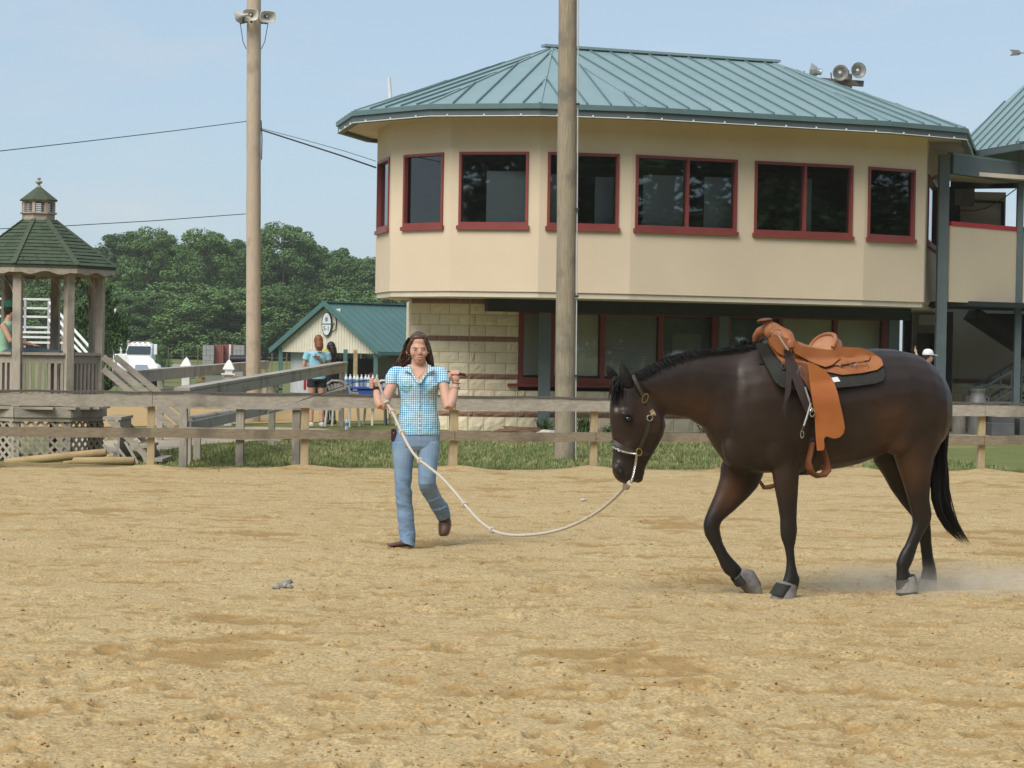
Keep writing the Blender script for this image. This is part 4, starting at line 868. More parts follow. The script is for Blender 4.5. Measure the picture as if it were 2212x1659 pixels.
mb = MB(); a, b = o0+gd*.35+bdir*.6, o0+gd*1.75+bdir*.6
mb.prism([up(a, BG+.3), up(b, BG+.3), up(b, zb_+.1), up(a, zb_+.1)], bdir*.05); mb.build('curtain', mat('pale_sheet', (.55, .56, .56), (.38, .39, .4), scale=3, stretch=(7, 7, .4), rough=.8), BN)
for (u, w_, z0, h_, c) in ((W_*.22, .5, .5, 1.7, (.34, .02, .03)), (W_*.27, .35, .5, 1.9, (.03, .03, .05)), (W_*.88, .5, .9, .6, (.14, .02, .02))):
    p = o0+gd*u+bdir*.7; mb = MB(); mb.box((p.x, p.y, BG+z0+h_/2), (w_, .1, h_)); mb.build('hanging_blanket', mat('blanket%d' % int(u*10), c, rough=.9), BN)
# oval sign
sc_ = onplane(*CBN(980, 385), o0+gn*.10, gn); rx, rz = .31, .60
def ov(r1, r2, off): return [sc_+gd*r1*math.cos(2*math.pi*j/36)+V(0, 0, r2*math.sin(2*math.pi*j/36))+gn*off for j in range(36)]
SG = thing('barn_sign', 'oval white stall sign reading S-1 high on the barn gable', 'sign', sc_-V(0, 0, rz)); black = mat('black_paint', (.02, .035, .03), rough=.6); signw = mat('sign_white', (.62, .66, .66), (.58, .62, .62), rough=.6)
mb = MB(); mb.prism(ov(rx+.06, rz+.06, .02), gn*.03); mb.build('border', black, SG)
mb = MB(); mb.prism(ov(rx, rz, .052), gn*.01); mb.build('face', signw, SG)
mb = MB(); mb.beam(sc_-gd*rx*.99+gn*.066, sc_+gd*rx*.99+gn*.066, .01, .05); mb.build('divider', black, SG)
def text_obj(s, size, c, xd, zd, m, par, name='lettering', ext=.006, align='CENTER'):
    cu = bpy.data.curves.new('t', 'FONT'); cu.body = s; cu.size = size; cu.align_x = align; cu.align_y = 'CENTER'; cu.extrude = ext
    o = bpy.data.objects.new('t', cu); COL.objects.link(o); dg = bpy.context.evaluated_depsgraph_get(); me_ = bpy.data.meshes.new_from_object(o.evaluated_get(dg)); bpy.data.objects.remove(o)
    me_.materials.clear(); me_.materials.append(m); nd = xd.cross(zd); M_ = Matrix((xd, zd, nd)).transposed().to_4x4(); M_.translation = c
    return link(name, me_, par, M_)
text_obj('S-1', .34, sc_+gn*.07+V(0, 0, -.24), gd, V(0, 0, 1), black, SG)
for dx, dz, r_ in ((0, .33, .06), (-.045, .25, .05), (.05, .26, .05), (0, .17, .04)):
    mb = MB(); mb.torus(sc_+gn*.07+gd*dx+V(0, 0, dz), r_, .014, Matrix((gd, V(0, 0, 1), gn)).transposed(), 14, 4); mb.build('emblem_ring', black, SG)
# ================================================================ yard clutter
YR = lambda x, y, Y: at(x, y, Y)
def pallet(lab, x0, x1, yt, Y, m, rows, cols, mj):
    g0 = gz(Y); a, b = at(x0, yt, Y), at(x1, yt, Y); w = b.x-a.x; h = a.z-g0; c = (a+b)/2
    T = thing('brick_pallet', lab, 'bricks', (c.x, Y+w/2, g0), 'pallets of bricks and blocks by the field')
    for i in range(3): mb = MB(); mb.box((c.x-w*.4+i*w*.4, Y+w/2, g0+.07), (.1, w, .14)); mb.build('pallet_runner', oldwood, T)
    mb = MB(); mb.box((c.x, Y+w/2, g0+.155), (w, w, .03)); mb.build('pallet_deck', oldwood, T)
    hh = (h-.17)/rows; cw = w/cols; me_ = MB().box((0, 0, 0), (cw-.012, w-.02, hh-.012)).mesh('brick', m)
    for r in range(rows):
        for c_ in range(cols): link('brick', me_, T, Matrix.Translation(V(a.x+cw*(c_+.5)+random.uniform(-.006, .006), Y+w/2+random.uniform(-.01, .01), g0+.17+hh*(r+.5))))
    return T, a, b, g0, w
brg = mat('grey_block', (.30, .30, .29), (.25, .25, .245), scale=6, rough=.9); brr = mat('red_brick', (.27, .085, .065), (.20, .065, .055), scale=4, rough=.9, c3=(.33, .17, .14), s3=5)
pallet('stack of grey blocks, leftmost of the four stacks left of the tan pole', 438, 462, 745, 165, brg, 7, 3, 0)
pallet('stack of red bricks, second from left of the four left of the tan pole', 464, 482.5, 744.5, 165.5, brr, 14, 4, 0)
T, a, b, g0, w = pallet('stack of red bricks with white strap, third of the four left of the tan pole', 484, 503, 744, 166, brr, 14, 4, 0)
mb = MB(); mb.box((a.x+w*.68, 166-.01, (a.z+g0)/2), (.14, .015, a.z-g0)); mb.build('strap', white, T)
pallet('stack of grey blocks, rightmost of the four, touching the tan pole', 504, 527.5, 745, 165, brg, 7, 3, 0)
# concrete pipes / barrier beyond
mb = MB(); p0, p1 = at(300, 754, 190), at(414, 762, 186); p0.z, p1.z = gz(190)+.4, gz(186)+.4; mb.beam(p0+V(0, 0, .15), p1+V(0, 0, .15), 1.0, 1.15); tag(mb.build('concrete_barrier', brg, None, bevel=.06), 'long grey concrete barrier lying at the edge of the far field', 'barrier')
# far wire fence posts
FF = thing('field_fence', 'thin post and wire fence along the far edge of the field', 'fence', at(420, 770, 215))
pv = None
for k, x in enumerate(range(300, 840, 32)):
    p = at(x, 745, 215); mb = MB(); mb.tube([V(p.x, p.y, gz(215)), V(p.x, p.y, gz(215)+2.1)], .05, 6); mb.build('post', oldwood, FF)
    if pv is not None:
        for zz in (.7, 1.3, 2.0): mb = MB(); mb.tube([V(pv.x, pv.y, gz(215)+zz), V(p.x, p.y, gz(215)+zz)], .012, 4); mb.build('wire', dksteel, FF)
    pv = p
# white gate posts with pointed caps
for i, (x, Y, yt, lab) in enumerate(((403, 43.5, 771, 'white post with pointed cap, left of the pair before the brick stacks'), (495, 44.5, 776, 'white post with pointed cap, right of the pair beside the tan pole'))):
    t_ = at(x, yt, Y); T = thing('gate_post', lab, 'post', (t_.x, Y, -.06), 'white capped gate posts'); zt_ = t_.z
    mb = MB(); mb.box((t_.x, Y, (zt_-.30-.06)/2), (.15, .15, zt_-.30+.06)); mb.build('shaft', white, T, bevel=.008)
    mb = MB(); mb.box((t_.x, Y, zt_-.285), (.27, .27, .03)); mb.build('collar', white, T)
    mb = MB(); mb.lathe((t_.x, Y, zt_-.27), [(.10, 0), (.10, .05), (.13, .06), (.155, .075), (.15, .09), (.10, .17), (.05, .23), (.0, .27)], 4, Matrix.Rotation(math.pi/4, 3, 'Z')); mb.build('cap', white, T)
gbox = mat('green_box', (.16, .20, .165), (.14, .175, .145), rough=.6)
a, b = at(443, 807, 60), at(486, 807, 60); bm_ = thing('utility_box', 'grey-green utility cabinet between the two white capped posts', 'cabinet', ((a.x+b.x)/2, 60.2, -.06))
mb = MB(); mb.box(((a.x+b.x)/2, 60.2, (a.z-.06)/2), (b.x-a.x, .4, a.z+.06)); mb.build('body', gbox, bm_, bevel=.015); mb = MB(); mb.box(((a.x+b.x)/2, 60.2, a.z+.015), (b.x-a.x+.05, .46, .03)); mb.build('lid', gbox, bm_)
# black roll on a low stack of planks beside the pole
pl = thing('plank_stack', 'low stack of brown planks behind the fence beside the tan pole', 'planks', (at(515, 800, 62).x, 62, -.06))
for k in range(5):
    for j in range(2): a, b = at(425+j*4, 820, 62+j*.25), at(610, 820, 62+j*.25); mb = MB(); mb.box(((a.x+b.x)/2, 62+j*.25, .03+k*.15-.02), (b.x-a.x-.1*((k+j) % 3), .22, .05)); mb.build('plank', mat('brown_plank', (.23, .14, .08), (.16, .10, .06), scale=3, stretch=(1, 8, 8), rough=.9), pl)
    if k < 4:
        for xx in (440, 595): a = at(xx, 820, 62); mb = MB(); mb.box((a.x, 62.12, .105+k*.15-.025), (.1, .4, .098)); mb.build('spacer', oldwood, pl)
a, b = at(497, 777, 64), at(532, 777, 64); RT_ = thing('pipe_rack', 'black tarp roll lying on a trestle just left of the tan pole', 'tarp', ((a.x+b.x)/2, 64, -.06))
mb = MB(); mb.tube([a, b], .13, 12); mb.build('tarp_roll', mat('black_tarp', (.012, .013, .02), rough=.5), RT_, smooth=True)
for q in (a, b): mb = MB(); mb.beam(V(q.x+(.05 if q is a else -.05), 64, q.z-.13), V(q.x+(.05 if q is a else -.05), 64, -.06), .06, .3, (0, 1, 0)); mb.build('trestle_leg', oldwood, RT_)
# ================================================================ white truck, far off
TY = 150.0; tg = gz(TY); CTK = crop(0, 1050, 2.458); tk = lambda x, y, dy=0: at(*CTK(x, y), TY+dy)
TK = thing('semi_truck', 'white semi truck cab parked in the far yard beside the gazebo', 'truck', (tk(1170, 640).x, TY, tg))
twm = mat('truck_white', (.78, .78, .76), (.72, .72, .70), scale=1, rough=.3, spec=.6); dkg = mat('tinted_glass', (.03, .045, .045), rough=.08, spec=.7); blk = mat('rubber', (.02, .02, .02), rough=.8); chrome = mat('chrome', (.6, .6, .6), rough=.2, metal=.9)
L_, R_ = tk(1062, 500).x, tk(1296, 500).x; ztop, zws1, zws0, zhood = tk(1180, 412).z, tk(1180, 446).z, tk(1180, 524).z, tk(1180, 530).z; zbot = tk(1180, 650).z
w = R_-L_; cx_ = (L_+R_)/2
mb = MB(); mb.loft([[V(L_+i, TY+3.2, z), V(R_-i, TY+3.2, z), V(R_-i, TY+1.6+dy, z), V(L_+i, TY+1.6+dy, z)] for z, i, dy in ((tg+.9, 0, -.1), (zws0, 0, -.1), (zws1, .06, .5), (ztop-.15, .12, .75), (ztop, .3, 1.0))]); mb.build('cab', twm, TK, bevel=.04)
mb = MB(); mb.prism([V(L_+.07, TY+1.44, zws0+.06), V(R_-.07, TY+1.44, zws0+.06), V(R_-.14, TY+2.02, zws1-.03), V(L_+.14, TY+2.02, zws1-.03)], (0, -.03, 0)); mb.build('windscreen', dkg, TK)
mb = MB(); mb.loft([[V(cx_-w*.47+.5*s, TY+1.45-s, zb2), V(cx_+w*.42+.95*s*.6, TY+1.45-s, zb2), V(cx_+w*.40+.9*s*.6, TY+1.45-s, zt2), V(cx_-w*.44+.5*s, TY+1.45-s, zt2)] for s, zb2, zt2 in ((0, tg+.8, zhood), (.9, tg+.75, zhood-.25), (1.6, tg+.7, zhood-.75), (1.8, tg+.7, zhood-1.1))]); mb.build('bonnet', twm, TK, smooth=True, bevel=.05)
mb = MB(); mb.prism([V(cx_+.05, TY-.38, tg+.75), V(cx_+w*.55, TY-.38, tg+.75), V(cx_+w*.52, TY-.3, tg+1.45), V(cx_+.1, TY-.3, tg+1.45)], (0, .05, 0)); mb.build('grille', chrome, TK)
mb = MB(); mb.box((cx_+.2, TY-.45, tg+.6), (w*1.25, .15, .35)); mb.build('bumper', chrome, TK, bevel=.03)
for sx, xx in ((-1, cx_-w*.62), (1, cx_+w*.75)):
    mb = MB(); mb.ell((xx, TY+.5, tg+1.0), (.45, .85, .55)); mb.build('fender', twm, TK, smooth=True)
    mb = MB(); mb.tube([V(xx-.2, TY+.4, tg+.52), V(xx+.2, TY+.4, tg+.52)], .52, 18); wh = mb.build('wheel', blk, TK, smooth=True); mb = MB(); mb.tube([V(xx-.22, TY+.4, tg+.52), V(xx+.22, TY+.4, tg+.52)], .27, 14); mb.build('rim', chrome, wh)
    mb = MB(); mb.ell((xx-sx*.1, TY-.28, tg+1.1), (.2, .12, .13)); mb.build('headlight', chrome, TK, smooth=True)
    mb = MB(); mb.box((cx_+sx*(w*.5+.28), TY+1.4, zws0+.35), (.2, .12, .7)); mb.build('mirror', twm, TK, bevel=.03)
    mb = MB(); mb.beam(V(cx_+sx*(w*.5-.05), TY+1.55, zws0+.35), V(cx_+sx*(w*.5+.25), TY+1.42, zws0+.35), .05, .05); mb.build('mirror_arm', chrome, TK)
for i in range(5): mb = MB(); mb.box((cx_-.7+i*.35, TY+2.1, ztop-.06), (.16, .1, .07)); mb.build('roof_lamp', mat('amber', (.4, .16, .03), rough=.3), TK)
mb = MB(); mb.box((cx_-w*.75, TY+4.2, tg+1.35), (1.2, 2.6, 1.5)); mb.build('side_box', twm, TK, bevel=.04)
mb = MB(); mb.tube([V(cx_-w*.55, TY+3.3, tg+.9), V(cx_-w*.55, TY+3.3, ztop+.1)], .09, 8); mb.build('exhaust_stack', chrome, TK)
# bent slender pole
bp_ = thing('bent_pole', 'slender bowed pole with thick tip standing right of the gazebo', 'pole', (at(250, 800, 70).x, 70, gz(70)))
pts = [(1018, 600), (992, 490), (962, 390), (953, 290), (968, 220), (990, 175)]; pp = [at(*CZ(x, y), 70) for x, y in pts]; pp = [V(pp[0].x+.03, 70, gz(70))]+pp
mb = MB(); mb.tube(pp, .022, 6); mb.build('rod', canm, bp_, smooth=True); mb = MB(); mb.tube([at(*CZ(990, 178), 70), at(*CZ(1004, 148), 70), at(*CZ(1014, 122), 70)], [.04, .07, .03], 8); mb.build('tip', wm, bp_, smooth=True)
# ---- things by the path: water bottle, stones, dung
bot = mat('bottle_plastic', (.62, .68, .70), (.58, .64, .66), rough=.15, spec=.6); botl = mat('bottle_label', (.12, .25, .45), rough=.5)
def bottle(p, lab, grp=None, s=1.0):
    T = thing('water_bottle', lab, 'bottle', p, grp)
    mb = MB(); mb.lathe(p, [(r*s, z*s) for r, z in ((.0, 0), (.032, .001), (.034, .02), (.032, .05), (.034, .06), (.034, .14), (.03, .165), (.014, .19), (.013, .205))], 14); mb.build('body', bot, T, smooth=True)
    mb = MB(); mb.lathe(Vector(p)+V(0, 0, .075*s), [(.0355*s, 0), (.0355*s, .055*s)], 14); mb.build('label_band', botl, T, smooth=True)
    mb = MB(); mb.lathe(Vector(p)+V(0, 0, .203*s), [(.016*s, 0), (.016*s, .018*s), (0, .019*s)], 10); mb.build('cap', white, T)
p = gnd(1052, 931, -.06); bottle(V(p.x, p.y, -.06), 'clear water bottle standing on the grass right of the woman', s=1.05)
p = gnd(749, 929, -.045); bottle(V(p.x, p.y, -.045), 'clear water bottle standing on the path before the white chair', s=1.05)
def rock(name, lab, cat, x, y, sx, sy, sz, m, seed, sink=.2, zz=None, lumps=1):
    p = gnd(x, y); z = zz if zz is not None else (sandz(p.x, p.y) if fdist(p.x, p.y) < -.2 else -.06); bm = bmesh.new(); bmesh.ops.create_icosphere(bm, subdivisions=3, radius=1)
    for v in bm.verts:
        n_ = mnoise.fractal(v.co*1.6+V(seed, 0, 0), 1, 2, 3); v.co = V(v.co.x*sx, v.co.y*sy, v.co.z*sz)*(1+.45*n_)
    me_ = bpy.data.meshes.new(name); bm.to_mesh(me_); bm.free(); me_.materials.append(m); me_.polygons.foreach_set('use_smooth', [True]*len(me_.polygons))
    o = link(name, me_, None, None, V(p.x, p.y, z+sz*(1-sink))); tag(o, lab, cat); return o
dungm = mat('dry_dung', (.36, .34, .31), (.26, .24, .215), scale=20, rough=1, bump=.006, bscale=80); stonew = mat('pale_stone', (.55, .50, .44), (.45, .41, .36), scale=8, rough=.9)
for k, (dx, dy, r) in enumerate(((-13, 3, .020), (-3, 0, .024), (7, 2, .021), (12, -6, .019), (15, 3, .016))): rock('dung_ball', ['leftmost small grey dung clump on the sand left of centre', 'largest grey dung clump in the small heap left of centre', 'grey dung clump between the largest and the rightmost ones', 'grey dung clump lying uppermost on the right of the heap', 'rightmost and smallest grey dung clump of the heap'][k], 'dung', 611+dx, 1272+dy, r*1.3, r, r*.9, dungm, k*3.1)['group'] = 'grey dung clumps on the sand'
rock('stone', 'small white stone on the sand right of the lead rope', 'stone', 1260, 1086, .03, .02, .013, stonew, 4)
rock('stone', 'pale flat stone at the foot of the green column', 'stone', 1187, 931, .22, .12, .045, stonew, 9, zz=-.06)
rock('earth_mound', 'low mound of brown earth against the building wall', 'mound', 1125, 929, .42, .2, .09, mat('earth', (.17, .105, .06), (.12, .075, .045), scale=8, rough=1), 2, .5, -.06)
# weeds at the wall foot
weedm = mat('weed', (.05, .10, .025), (.08, .14, .04), scale=4, rough=.7)
def weed(x, y, n, h, lab):
    p = gnd(x, y); mb = MB()
    for i in range(n):
        a = random.random()*6.28; r = random.random()*.18; b = V(p.x+r*math.cos(a)*.8, p.y+r*math.sin(a)*.5, -.06); hh = h*random.uniform(.4, 1); t_ = b+V(random.uniform(-.15, .15), random.uniform(-.1, .1), hh); m_ = b.lerp(t_, .5)+V(0, 0, .02)
        w_ = V(math.sin(a), math.cos(a), 0)*.012
        mb.add([b-w_, b+w_, m_+w_*1.3, m_-w_*1.3, t_], [(0, 1, 2, 3), (3, 2, 4)])
        for j in range(3): q = b.lerp(t_, random.uniform(.3, 1)); d_ = V(random.uniform(-1, 1), random.uniform(-1, 1), .3)*.05; e_ = V(-d_.y, d_.x, 0)*.5; mb.add([q, q+d_*.6+e_, q+d_*1.3, q+d_*.6-e_], [(0, 1, 2, 3)])
    tag(mb.build('weed_clump', weedm), lab, 'weeds', 'weeds along the foot of the building')
weed(1262, 931, 60, .42, 'tall green weed clump just right of the grey pole'); weed(1178, 929, 36, .34, 'green weed clump beside the green column left of the grey pole'); weed(1528, 932, 70, .34, 'green weed clump under the horse throat by the wall'); weed(1320, 932, 26, .2, 'thin weeds right of the fence post near the horse muzzle'); weed(2206, 932, 50, .2, 'low green clump at the stair foot by the right edge')
# ================================================================ trees
leafm = []
for i, (a, b, c) in enumerate((((.070, .13, .038), (.105, .185, .058), (.048, .092, .027)), ((.052, .10, .034), (.08, .14, .048), (.036, .072, .025)), ((.10, .18, .05), (.145, .235, .075), (.066, .122, .036)))):
    m = mat('leaves%d' % i, a, b, scale=.9, rough=.7, spec=.25, c3=c, s3=.35, lo3=.45, hi3=.65); leafm.append(m)
    bs = m.node_tree.nodes['Principled BSDF']; bs.inputs['Subsurface Weight'].default_value = 0
bark = mat('bark', (.10, .08, .06), (.07, .055, .04), scale=5, rough=1)
def crown_mesh(seed, h, r, nclump, nleaf, leaf, m, low=.12):
    rnd = np.random.default_rng(seed); V_ = []; F_ = []; cl = []
    for i in range(nclump):
        t = rnd.uniform(low, 1.0); rad = r*(.35+.75*math.sin(math.pi*min(max((t-low*.3)/(1.02-low*.3), .03), .985))**.75)*rnd.uniform(.55, 1.0); a = rnd.uniform(0, 6.283)
        cl.append((rad*math.cos(a), rad*math.sin(a), t*h, rnd.uniform(.08, .20)*r*1.5*(1.15-.45*t)))
    for (cx, cy, cz, cr) in cl:
        n = nleaf; d = rnd.normal(size=(n, 3)); d /= np.linalg.norm(d, axis=1)[:, None]; rr = cr*rnd.uniform(.45, 1.12, n)**.6
        p = np.array([cx, cy, cz])+d*rr[:, None]*np.array([1.1, 1.1, .8])
        nn = d*.7+rnd.normal(size=(n, 3))*.5+np.array([0, 0, .5]); nn /= np.linalg.norm(nn, axis=1)[:, None]
        t1 = np.cross(nn, rnd.normal(size=(n, 3))); t1 /= np.linalg.norm(t1, axis=1)[:, None]; t2 = np.cross(nn, t1); s = leaf*rnd.uniform(.6, 1.3, n)[:, None]
        b = len(V_)*0; base = sum(len(x) for x in V_)
        q = np.stack([p-t1*s-t2*s*.3, p+t2*s*.75, p+t1*s+t2*s*.1, p-t2*s*.7], 1).reshape(-1, 3); V_.append(q)
        F_.append((np.arange(n)[:, None]*4+np.arange(4)[None, :])+base)
    v = np.concatenate(V_); f = np.concatenate(F_); me = bpy.data.meshes.new('crown'); me.from_pydata(v.tolist(), [], f.tolist()); me.materials.append(m); return me, cl
def trunk_mesh(seed, h, r, cl, m):
    rnd = random.Random(seed); mb = MB(); top = V(rnd.uniform(-.3, .3), rnd.uniform(-.3, .3), h*.88); mid = V(rnd.uniform(-.3, .3), 0, h*.4)
    mb.tube([V(0, 0, -.2), V(0, 0, .4), mid, top], [r*.055, r*.045, r*.035, r*.008], 8)
    for c in rnd.sample(cl, min(14, len(cl))):
        s = V(0, 0, 0).lerp(mid, 1) if c[2] < h*.5 else mid.lerp(top, min(max((c[2]-h*.45)/(h*.45), 0), .9)); mb.tube([s, s.lerp(V(c[0], c[1], c[2]), .5)+V(0, 0, .1), V(c[0], c[1], c[2])], [r*.02, r*.013, r*.005], 5)
    return mb.mesh('trunk', m, True)
PROT = []
for i, (h, r, nc, nl, lf, mi) in enumerate(((15, 4.6, 150, 210, .13, 0), (17, 4.0, 150, 210, .13, 1), (13, 5.2, 150, 210, .135, 0), (16, 4.4, 125, 190, .125, 2), (9, 4.6, 120, 190, .13, 2), (7.5, 3.4, 90, 120, .14, 1))):
    me_, cl = crown_mesh(40+i, h, r, nc, nl, lf, leafm[mi], .10 if i != 3 else .25); PROT.append((me_, trunk_mesh(i, h, r, cl, bark), h))
def tree(x, ytop, Y, k, lab, name='tree', grp='trees at the edge of the far field', wx=1.0):
    me_, tm, h = PROT[k]; p = at(x, ytop, Y); g0 = gz(Y); s = (p.z-g0)/h/1.02
    T = bpy.data.objects.new(name, None); COL.objects.link(T); T.location = (p.x, Y, g0); T.rotation_euler = (0, 0, (x*7.3) % 6.28); T.scale = (s*wx, s*wx, s); tag(T, lab, 'tree', grp)
    for nm, me__ in (('crown', me_), ('trunk', tm)): o = bpy.data.objects.new(nm, me__); COL.objects.link(o); o.parent = T
    return T
TR = [(-330, 548, 295, 1, ''), (-235, 566, 300, 0, ''), (-140, 552, 290, 2, ''), (-40, 560, 300, 2, ''), (30, 575, 285, 4, ''), (95, 590, 330, 0, ''), (150, 588, 300, 4, ''), (205, 560, 320, 2, ''),
      (262, 505, 300, 1, 'tall dark tree rising just right of the gazebo roof'), (318, 494, 285, 3, 'light green tree, tallest between the gazebo and the tan pole'), (375, 535, 290, 0, 'dark tree left of the round light crown midway to the tan pole'),
      (440, 498, 280, 3, 'broad light green tree left of the tan pole'), (492, 520, 300, 1, 'dark narrow tree showing just left of the tan pole'), (545, 540, 290, 2, 'tree mostly hidden behind the tan pole'),
      (612, 484, 285, 3, 'tall bright tree just right of the tan pole'), (660, 545, 300, 1, 'dark tree right of the tall bright one'), (706, 532, 290, 0, 'tree with thin tip between the tan pole and the building'), (762, 560, 285, 2, 'broad tree next to the building corner, left one'), (815, 552, 300, 0, 'tree touching the building corner'),
      (855, 560, 310, 1, '')]
for i, (x, yt, Y, k, lab) in enumerate(TR):
    tree(x, yt, Y, k, lab or {-330: 'tree beyond the left edge of the picture, farthest left', -235: 'tree beyond the left edge of the picture, middle one', -140: 'tree just beyond the left edge of the picture', -40: 'tree at the left edge behind the gazebo posts', 30: 'pale tree seen between the left gazebo posts', 95: 'tree seen behind the gazebo back post', 150: 'pale bushy tree seen through the middle gazebo arch', 205: 'tree behind the right gazebo posts', 855: 'tree mostly hidden behind the building corner'}[x], wx=1.15)
rnd = random.Random(5)
BK = [(-10, 585), (60, 590), (125, 592), (180, 572), (235, 540), (290, 520), (345, 528), (408, 522), (465, 515), (518, 532), (578, 520), (640, 530), (690, 552), (735, 556), (790, 566), (838, 568)]
for i, (x, yt) in enumerate(BK):
    tree(x, yt, 335+rnd.uniform(-8, 8), (0, 2, 1, 2)[i % 4], 'tree of the hindmost row, number %s from the left, behind the taller trees' % ['one', 'two', 'three', 'four', 'five', 'six', 'seven', 'eight', 'nine', 'ten', 'eleven', 'twelve', 'thirteen', 'fourteen', 'fifteen', 'sixteen'][i], wx=1.5)
UL = [(-60, 640), (10, 650), (70, 660), (120, 650), (180, 645), (235, 640), (285, 630), (335, 635), (385, 615), (430, 640), (480, 625), (520, 640), (575, 635), (625, 620), (675, 640), (715, 625), (765, 630), (810, 640), (860, 640)]
for i, (x, yt) in enumerate(UL):
    tree(x, yt, 262+rnd.uniform(-8, 8), (4, 2, 4, 0)[i % 4], 'low tree of the wood edge, number %s from the left along the field' % ['one', 'two', 'three', 'four', 'five', 'six', 'seven', 'eight', 'nine', 'ten', 'eleven', 'twelve', 'thirteen', 'fourteen', 'fifteen', 'sixteen', 'seventeen', 'eighteen', 'nineteen'][i], wx=1.7)
# shrubby tree near the gazebo
tree(205, 606, 66, 5, 'dark leafy tree standing behind the gazebo stair beside the truck', grp='yard trees', wx=.6)
tree(330, 735, 168, 4, 'small round tree growing behind the white truck', grp='yard trees', wx=.8)
# trees behind the photographer, seen mirrored in the windows
for i, (x, y, k, s) in enumerate(((-24, -38, 2, 1.1), (-12, -34, 0, 1.2), (0, -40, 1, 1.2), (11, -36, 2, 1.2), (22, -33, 0, 1.25), (33, -26, 1, 1.2), (43, -18, 2, 1.2), (53, -6, 0, 1.2), (60, 8, 1, 1.2), (-36, -30, 1, 1.1), (-48, -20, 0, 1.0), (64, 24, 2, 1.1), (-18, -48, 1, 1.5), (-6, -50, 2, 1.6), (6, -52, 0, 1.6), (17, -50, 1, 1.6), (28, -46, 2, 1.7), (40, -38, 0, 1.6), (51, -28, 1, 1.6), (62, -14, 2, 1.7), (70, 2, 0, 1.6), (-30, -46, 2, 1.5))):
    T = bpy.data.objects.new('tree', None); COL.objects.link(T); T.location = (x, y, -.06); T.scale = (s*1.75, s*1.75, s); T.rotation_euler = (0, 0, i*1.7); tag(T, 'tree of the row behind the photographer, mirrored in the windows', 'tree', 'trees behind the arena stands')
    for nm, me__ in (('crown', PROT[k][0]), ('trunk', PROT[k][1])): o = bpy.data.objects.new(nm, me__); COL.objects.link(o); o.parent = T
# ================================================================ horse
from mathutils.geometry import delaunay_2d_cdt
def fuse(mb, voxel, smooth=5, fac=.5):
    me = mb.mesh('tmp', []); o = bpy.data.objects.new('tmp', me); COL.objects.link(o)
    r = o.modifiers.new('r', 'REMESH'); r.mode = 'VOXEL'; r.voxel_size = voxel; r.use_smooth_shade = True
    if smooth: q = o.modifiers.new('s', 'SMOOTH'); q.factor = fac; q.iterations = smooth
    dg = bpy.context.evaluated_depsgraph_get(); dg.update(); out = bpy.data.meshes.new_from_object(o.evaluated_get(dg)); bpy.data.objects.remove(o); bpy.data.meshes.remove(me)
    out.polygons.foreach_set('use_smooth', [True]*len(out.polygons)); return out
def fused(name, mb, m, parent, voxel, smooth=5, attr=None, disp=None):
    me = fuse(mb, voxel, smooth); o = org(parent) if parent is not None else Vector()
    co = np.empty(len(me.vertices)*3, dtype=np.float32); me.vertices.foreach_get('co', co); co = co.reshape(-1, 3)
    if disp: nr = np.empty(len(me.vertices)*3, dtype=np.float32); me.vertex_normals.foreach_get('vector', nr); co = co+nr.reshape(-1, 3)*disp(co)[:, None].astype(np.float32)
    if attr: at_ = me.attributes.new('tone', 'FLOAT_COLOR', 'POINT'); at_.data.foreach_set('color', attr(co).astype(np.float32).reshape(-1))
    co -= np.array(o, dtype=np.float32); me.vertices.foreach_set('co', co.reshape(-1)); me.materials.clear(); me.materials.append(m)
    return link(name, me, parent)
BETA = math.radians(20); HF = V(-math.cos(BETA), -math.sin(BETA), 0); HN = V(math.sin(BETA), -math.cos(BETA), 0)
P0 = gnd(1689, 1294); P0 = V(P0.x, P0.y, 0)-HN*.135
H1 = crop(2100, 1050, 1.47467); HS_ = crop(2600, 1100, 2.5517); HH_ = crop(2100, 1200, 2.765)
def HP(xy, w=0.0): return onplane(xy[0], xy[1], P0+HN*w, HN)
def Hz(x, y, w=0.0): return HP(H1(x, y), w)
def ringp(A, B, hw, n=22, e=.92, w=0):
    c = (A+B)/2; a = (A-B)/2; r = []
    for j in range(n):
        t_ = 2*math.pi*j/n; cs, sn = math.cos(t_), math.sin(t_); r.append(c+a*math.copysign(abs(cs)**e, cs)+HN*hw*math.copysign(abs(sn)**e, sn))
    return r
TOR = [((1872, 575), (1866, 630), .04), ((1858, 480), (1850, 720), .13), ((1826, 415), (1822, 780), .20), ((1770, 357), (1780, 820), .255), ((1700, 312), (1715, 825), .285), ((1600, 287), (1600, 800), .285), ((1500, 280), (1500, 850), .295), ((1380, 292), (1385, 893), .31), ((1250, 306), (1250, 920), .315), ((1100, 298), (1110, 937), .305), ((1000, 274), (1010, 935), .28), ((900, 262), (905, 938), .245), ((810, 278), (825, 930), .215), ((740, 310), (765, 905), .19), ((695, 420), (712, 870), .15), ((672, 600), (686, 820), .09)]
NEC = [((850, 266), (740, 915), .19), ((760, 278), (655, 800), .155), ((650, 290), (605, 700), .13), ((525, 297), (512, 650), .112), ((415, 327), (436, 640), .102), ((315, 372), (394, 632), .098), ((240, 412), (345, 590), .095), ((190, 432), (300, 530), .085)]
HED = [((172, 425), (262, 500), .07), ((133, 480), (340, 570), .092), ((112, 560), (385, 630), .103), ((105, 635), (398, 685), .108), ((113, 705), (384, 740), .098), ((124, 775), (348, 805), .078), ((125, 845), (313, 868), .064), ((121, 895), (288, 912), .062), ((124, 940), (286, 945), .064), ((143, 972), (270, 966), .052), ((172, 990), (245, 978), .034), ((190, 993), (230, 984), .015)]
hb = MB()
